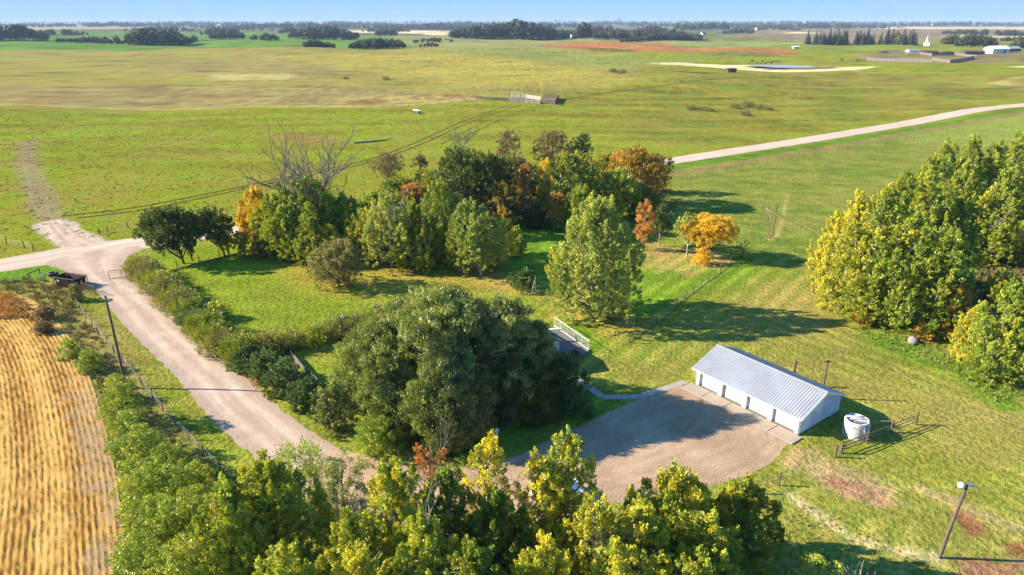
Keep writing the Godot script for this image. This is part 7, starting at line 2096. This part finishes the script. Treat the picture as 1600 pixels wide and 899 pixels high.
func stones(called: String, label: String, poly: PackedVector2Array, per_m2: float, lift: float, biggest: float) -> void:
	var r := RandomNumberGenerator.new()
	r.seed = hash(label)
	var mb := MB.new()
	var p := [Vector3(1, 0, 0), Vector3(0, 0, 1), Vector3(-0.8, 0.1, 0.1), Vector3(0.1, 0.1, -0.9), Vector3(0.1, 0.7, 0.1)]
	for k in 4:
		mb.tri(p[k], p[(k + 1) % 4], p[4])
	var box := Rect2(poly[0], Vector2.ZERO)
	for q in poly:
		box = box.expand(q)
	var wt: Array[Transform3D] = []
	var tint := PackedColorArray()
	for k in int(box.get_area() * per_m2):
		var q := Vector2(r.randf_range(box.position.x, box.end.x), r.randf_range(box.position.y, box.end.y))
		if not Geometry2D.is_point_in_polygon(q, poly):
			continue
		var sz := biggest * (0.3 + 0.7 * pow(r.randf(), 3.0))
		wt.append(Transform3D(Basis(Vector3.UP, r.randf() * TAU) * Basis.from_scale(Vector3(sz, sz * 0.8, sz * r.randf_range(0.6, 1.0))), Vector3(q.x, lift, q.y)))
		var v := r.randf_range(0.3, 1.0)
		tint.append(Color(0.62 * v, 0.5 * v, 0.42 * v))
	var o := scatter(called, mb.mesh(), mats["painted"], wt, tint)
	o.set_meta("label", label)

func build_yard_things() -> void:
	stones("loose_stones", "loose stones strewn over the gravel yard", PackedVector2Array([Vector2(2.88, -57.62), Vector2(8.91, -62.88), Vector2(14.44, -67.11), Vector2(20.25, -70.29), Vector2(24.57, -64.81), Vector2(27.58, -58.73), Vector2(23.56, -54.49), Vector2(19.04, -52.55), Vector2(9.14, -49.83), Vector2(2.82, -48.97), Vector2(-1.15, -50.27)]), 14.0, 0.115, 0.085)
	stones("loose_stones", "loose stones along the gravel driveway", PackedVector2Array([Vector2(-68.65, -105.36), Vector2(-67.78, -112.28), Vector2(-55.33, -97.56), Vector2(-36.49, -77.26), Vector2(-24.45, -64.42), Vector2(-18.26, -59.07), Vector2(-21.72, -53.51), Vector2(-32.47, -63.52), Vector2(-43.05, -75.71), Vector2(-52.29, -85.05), Vector2(-61.26, -95.77)]), 6.0, 0.1, 0.08)
	# small things on the lawn
	var p := Vector2(-20.2, -93.54)
	var o := thing("lawn_ornament", "small dark ornament standing on the lawn above the hedge", "ornament", Vector3(p.x, 0, p.y))
	var mb := MB.new()
	mb.path([Vector3(-0.5, 0.25, 0), Vector3(0, 0.55, 0), Vector3(0.45, 0.5, 0.1), Vector3(0.7, 0.75, 0.15)], [0.18, 0.3, 0.22, 0.1], 8)
	obj("body", mb.mesh(), mats["black_metal"], o)
	for k in 3:
		pipe(o, "leg", [Vector3(-0.3 + 0.3 * k, 0, 0.1 * (k % 2)), Vector3(-0.25 + 0.28 * k, 0.45, 0)], 0.05, mats["black_metal"], 6)
	for q in [[Vector2(-24.45, -90.48), 0.6, "pale flat stone lying on the lawn above the hedge", 0.35], [Vector2(53.48, -82.25), 0.7, "pale grey boulder at the foot of the right grove", 0.95]]:
		o = thing("stone", q[2], "stone", Vector3(q[0].x, 0, q[0].y))
		mb = MB.new()
		mb.lathe([Vector2(q[1] * 0.9, -0.05), Vector2(q[1], q[3] * 0.3), Vector2(q[1] * 0.7, q[3] * 0.8), Vector2(0, q[3])], 9, 0.14)
		obj("block", mb.mesh(), mats["stone"], o)
	p = Vector2(-77.44, -108.1)
	o = thing("tyre_stack", "dark round tyre lying in the grass by the black bin", "tyre", Vector3(p.x, 0, p.y), 0.4)
	mb = MB.new()
	mb.lathe([Vector2(0.35, 0.05), Vector2(0.62, 0.0), Vector2(0.8, 0.12), Vector2(0.8, 0.5), Vector2(0.62, 0.62), Vector2(0.35, 0.55), Vector2(0.35, 0.05)], 20)
	obj("tread", mb.mesh(), mats["black_rubber"], o)

func build_roads() -> void:
	struct("gravel_road", strip(PackedVector2Array([Vector2(-101.15, -110.31), Vector2(-92.7, -117.11), Vector2(-81.24, -127.54), Vector2(-65.35, -134.08), Vector2(-55.61, -139.75), Vector2(-30.18, -157.22), Vector2(49.3, -215.78), Vector2(134.24, -274.47), Vector2(275.86, -379.31), Vector2(617.28, -627.07)]), PackedVector2Array([Vector2(-95.29, -103.02), Vector2(-87.5, -109.67), Vector2(-67.18, -124.28), Vector2(-52.28, -134.08), Vector2(-27.51, -150.23), Vector2(46.66, -203.41), Vector2(126.76, -258.31), Vector2(255.35, -349.95), Vector2(558.85, -566.23)]), 260, 12, 0.05, 1, 0.5), mats["gravel"], "pale straight gravel road from the left edge past the trees to the right edge")
	struct("driveway", strip(PackedVector2Array([Vector2(-87.13, -115.69), Vector2(-78.11, -111.29), Vector2(-71.32, -105.95), Vector2(-66.21, -101.05), Vector2(-60.58, -94.52), Vector2(-51.97, -84.44), Vector2(-42.81, -75.2), Vector2(-36.6, -68.24), Vector2(-32.21, -62.88), Vector2(-26.53, -57.62), Vector2(-21.51, -52.84), Vector2(-16.91, -48.97)]), PackedVector2Array([Vector2(-67.24, -127.54), Vector2(-70.47, -120.04), Vector2(-68.85, -114.3), Vector2(-65.18, -108.41), Vector2(-55.72, -98.35), Vector2(-45.95, -87.59), Vector2(-36.69, -77.79), Vector2(-30.05, -70.44), Vector2(-24.57, -64.81), Vector2(-19.83, -60.1), Vector2(-15.1, -56.44), Vector2(-9.7, -53.8)]), 130, 20, 0.062, 0, 0.5), mats["gravel"], "pale gravel driveway running from the road down to the yard")
	struct("gravel_yard", strip(PackedVector2Array([Vector2(-21.58, -59.3), Vector2(-15.28, -57.3), Vector2(-9.86, -55), Vector2(-4.9, -54.49), Vector2(0, -56.44), Vector2(3.26, -59.07), Vector2(6.77, -61.89), Vector2(10.18, -64.81), Vector2(14.62, -68.09), Vector2(19.67, -71.04)]), PackedVector2Array([Vector2(-17.92, -48.55), Vector2(-11.06, -47.72), Vector2(-4.45, -48.13), Vector2(2.8, -48.55), Vector2(9.1, -49.57), Vector2(15.05, -50.71), Vector2(19.58, -52.36), Vector2(23.8, -54.29), Vector2(26.7, -56.87), Vector2(28.17, -59.07)]), 70, 26, 0.072, 2, 0.3), mats["gravel"], "pinkish crushed gravel yard in front of the garage")
	struct("track_mouth", strip(PackedVector2Array([Vector2(-100.29, -141.74), Vector2(-92.71, -132.27), Vector2(-85.99, -124.68), Vector2(-80.09, -119.29)]), PackedVector2Array([Vector2(-97.1, -143.26), Vector2(-89.68, -134.99), Vector2(-83.22, -128.8), Vector2(-76.55, -124.68)]), 30, 6, 0.04, 0, 0.5), mats["gravel"], "muddy pale mouth of the field track at the road")

func ribbon(called: String, label: String, paths: Array, wide: float, c: Color) -> void:
	var mb := MB.new()
	mb.col = c
	for pts in paths:
		var line := resample(smooth_curve(pts), 90)
		var i0 := mb.v.size()
		for j in line.size():
			var d := (line[mini(j + 1, line.size() - 1)] - line[maxi(j - 1, 0)]).normalized()
			var w := wide * (0.6 + 0.8 * absf(noise_b.get_noise_2d(line[j].x * 3.0, line[j].y * 3.0)) + 0.3 * sin(j * 2.7))
			for sd in [-1.0, 1.0]:
				var q: Vector2 = line[j] + Vector2(-d.y, d.x) * (w * sd)
				mb.vert(Vector3(q.x, gy(q.x, q.y) + 0.07, q.y), Vector3.UP)
		for j in line.size() - 1:
			var q := i0 + j * 2
			mb.ix.append_array(PackedInt32Array([q, q + 1, q + 2, q + 1, q + 3, q + 2]))
	if (mb.v[2] - mb.v[0]).cross(mb.v[1] - mb.v[0]).y < 0.0:
		for k in range(0, mb.ix.size(), 3):
			var t := mb.ix[k]
			mb.ix[k] = mb.ix[k + 1]
			mb.ix[k + 1] = t
	struct(called, mb.mesh(), mats["turf"], label)

func build_tracks() -> void:
	var soil := C(0.17, 0.13, 0.055)
	ribbon("field_track", "pair of dark wheel ruts crossing the near pasture to the corral", [PackedVector2Array([Vector2(-99.4, -145.87), Vector2(-87.77, -151.92), Vector2(-78.2, -163.52), Vector2(-67.74, -178.36), Vector2(-58.09, -192.3), Vector2(-46.52, -206.38), Vector2(-35.5, -238.49), Vector2(-21.67, -294.6), Vector2(0, -364.06)]), PackedVector2Array([Vector2(-94.94, -144.3), Vector2(-85.14, -149.67), Vector2(-76.31, -160.95), Vector2(-66.11, -176.09), Vector2(-56.47, -189.69), Vector2(-44.75, -203.41), Vector2(-32.94, -235.89), Vector2(-18.72, -290.73), Vector2(3.95, -361.15)])], 0.42, soil)
	ribbon("field_track", "faint second pair of ruts right of the dark pair", [PackedVector2Array([Vector2(-24.66, -241.15), Vector2(-15.47, -279.7), Vector2(-2.93, -320.01), Vector2(16.45, -361.15)]), PackedVector2Array([Vector2(-21.19, -239.81), Vector2(-12.23, -276.19), Vector2(0, -315.49), Vector2(18.94, -358.29)])], 0.3, C(0.2, 0.17, 0.05))
	ribbon("field_track", "dark track running right from the corral towards the pond", [PackedVector2Array([Vector2(24.14, -379.31), Vector2(63.31, -437.54), Vector2(122.03, -483.54), Vector2(189.75, -527.66), Vector2(263.04, -552.78)])], 1.1, C(0.15, 0.13, 0.05))
	ribbon("field_track", "thin dark track right of the corral across the green pasture", [PackedVector2Array([Vector2(27.15, -373.06), Vector2(70.67, -389.06), Vector2(132.38, -417.58), Vector2(199.68, -441.75), Vector2(284.81, -464.06), Vector2(341.73, -473.61)])], 0.6, C(0.11, 0.13, 0.04))
	ribbon("field_track", "pale wheel marks in the grass field left of the right grove", [PackedVector2Array([Vector2(58.04, -154.83), Vector2(54.99, -142.24), Vector2(51.11, -129.65)]), PackedVector2Array([Vector2(62.17, -157.22), Vector2(56.23, -142.24), Vector2(51.98, -131.39)]), PackedVector2Array([Vector2(58.85, -157.22), Vector2(59.68, -139.75), Vector2(61.31, -133.17)])], 0.55, C(0.27, 0.29, 0.08))
	ribbon("field_track", "straw line along the mown lawn beyond the garage", [PackedVector2Array([Vector2(47.17, -75.2), Vector2(47.74, -71.2), Vector2(49.55, -65.47), Vector2(51.42, -61.89)]), PackedVector2Array([Vector2(48.98, -74.87), Vector2(50.07, -69.99), Vector2(51.67, -65.47), Vector2(53.79, -61.41)])], 0.14, C(0.5, 0.4, 0.17))

# ---------------------------------------------------------------- the scene
func _ready() -> void:
	var cam := Camera3D.new()
	cam.name = "camera"
	add_child(cam)
	cam.position = Vector3(0, 40, 0)
	cam.rotation_degrees = Vector3(-21.3, 0, 0)
	cam.fov = 45.69
	cam.near = 0.5
	cam.far = 60000.0
	cam.current = true
	var sky_mat := ProceduralSkyMaterial.new()
	sky_mat.sky_top_color = Color(0.33, 0.59, 0.88)
	sky_mat.sky_horizon_color = Color(0.62, 0.77, 0.9)
	sky_mat.sky_curve = 0.06
	sky_mat.ground_horizon_color = Color(0.5, 0.6, 0.66)
	sky_mat.ground_bottom_color = Color(0.25, 0.25, 0.18)
	sky_mat.sun_angle_max = 2.0
	var sky := Sky.new()
	sky.sky_material = sky_mat
	var env := Environment.new()
	env.background_mode = Environment.BG_SKY
	env.sky = sky
	env.background_energy_multiplier = 0.44
	env.tonemap_mode = Environment.TONE_MAPPER_LINEAR
	env.tonemap_exposure = 3.0
	env.sdfgi_enabled = true
	env.ssao_enabled = true
	env.ssil_enabled = true
	env.fog_enabled = true
	env.fog_density = 0.00006
	env.fog_light_color = Color(0.74, 0.86, 1.0)
	var we := WorldEnvironment.new()
	we.name = "environment"
	we.environment = env
	add_child(we)
	var sun := DirectionalLight3D.new()
	sun.name = "sun"
	add_child(sun)
	sun.light_energy = 1.6
	sun.light_color = Color(1.0, 0.93, 0.82)
	sun.light_angular_distance = 0.5
	sun.shadow_enabled = true
	var to := Vector3(cos(deg_to_rad(27.0)) * cos(0.06), -sin(deg_to_rad(27.0)), cos(deg_to_rad(27.0)) * sin(0.06))
	sun.look_at_from_position(Vector3.ZERO, to, Vector3.UP)

	rng.seed = 7
	noise_a.seed = 3
	noise_a.frequency = 0.022
	noise_a.fractal_octaves = 4
	noise_b.seed = 9
	noise_b.frequency = 0.11
	noise_b.fractal_octaves = 3
	noise_c.seed = 14
	noise_c.frequency = 0.0035
	noise_c.fractal_octaves = 2
	make_materials()
	mat("tan_roof", lin(0.4, 0.3, 0.22), 0.8)
	mat("heap_soil", lin(0.06, 0.045, 0.04), 0.95)
	mat("grey_board", lin(0.15, 0.14, 0.14), 0.9)
	mat("pale_board", lin(0.36, 0.35, 0.34), 0.8)
	mat("needle_dark", lin(0.03, 0.045, 0.022), 0.8)
	land_plan()
	build_ground()
	build_roads()
	build_tracks()
	build_field()
	build_slabs()
	build_garage()
	build_house()
	build_fences()
	tube_gate("rusty pipe gate standing open at the hedge side of the drive", Vector2(-66.93, -106.26), Vector2(-63.57, -107.17), 1.5)
	tube_gate("rusty pipe gate standing open beside the black bin", Vector2(-65.12, -99.15), Vector2(-68.35, -101.05), 1.5)
	build_poles()
	build_tank()
	build_bin()
	build_car()
	build_yard_things()
	plant_centre()
	plant_willows()
	plant_hedges()
	plant_front()
	plant_grove()
	build_far()
	build_cattle()
	build_person()
	build_grass()
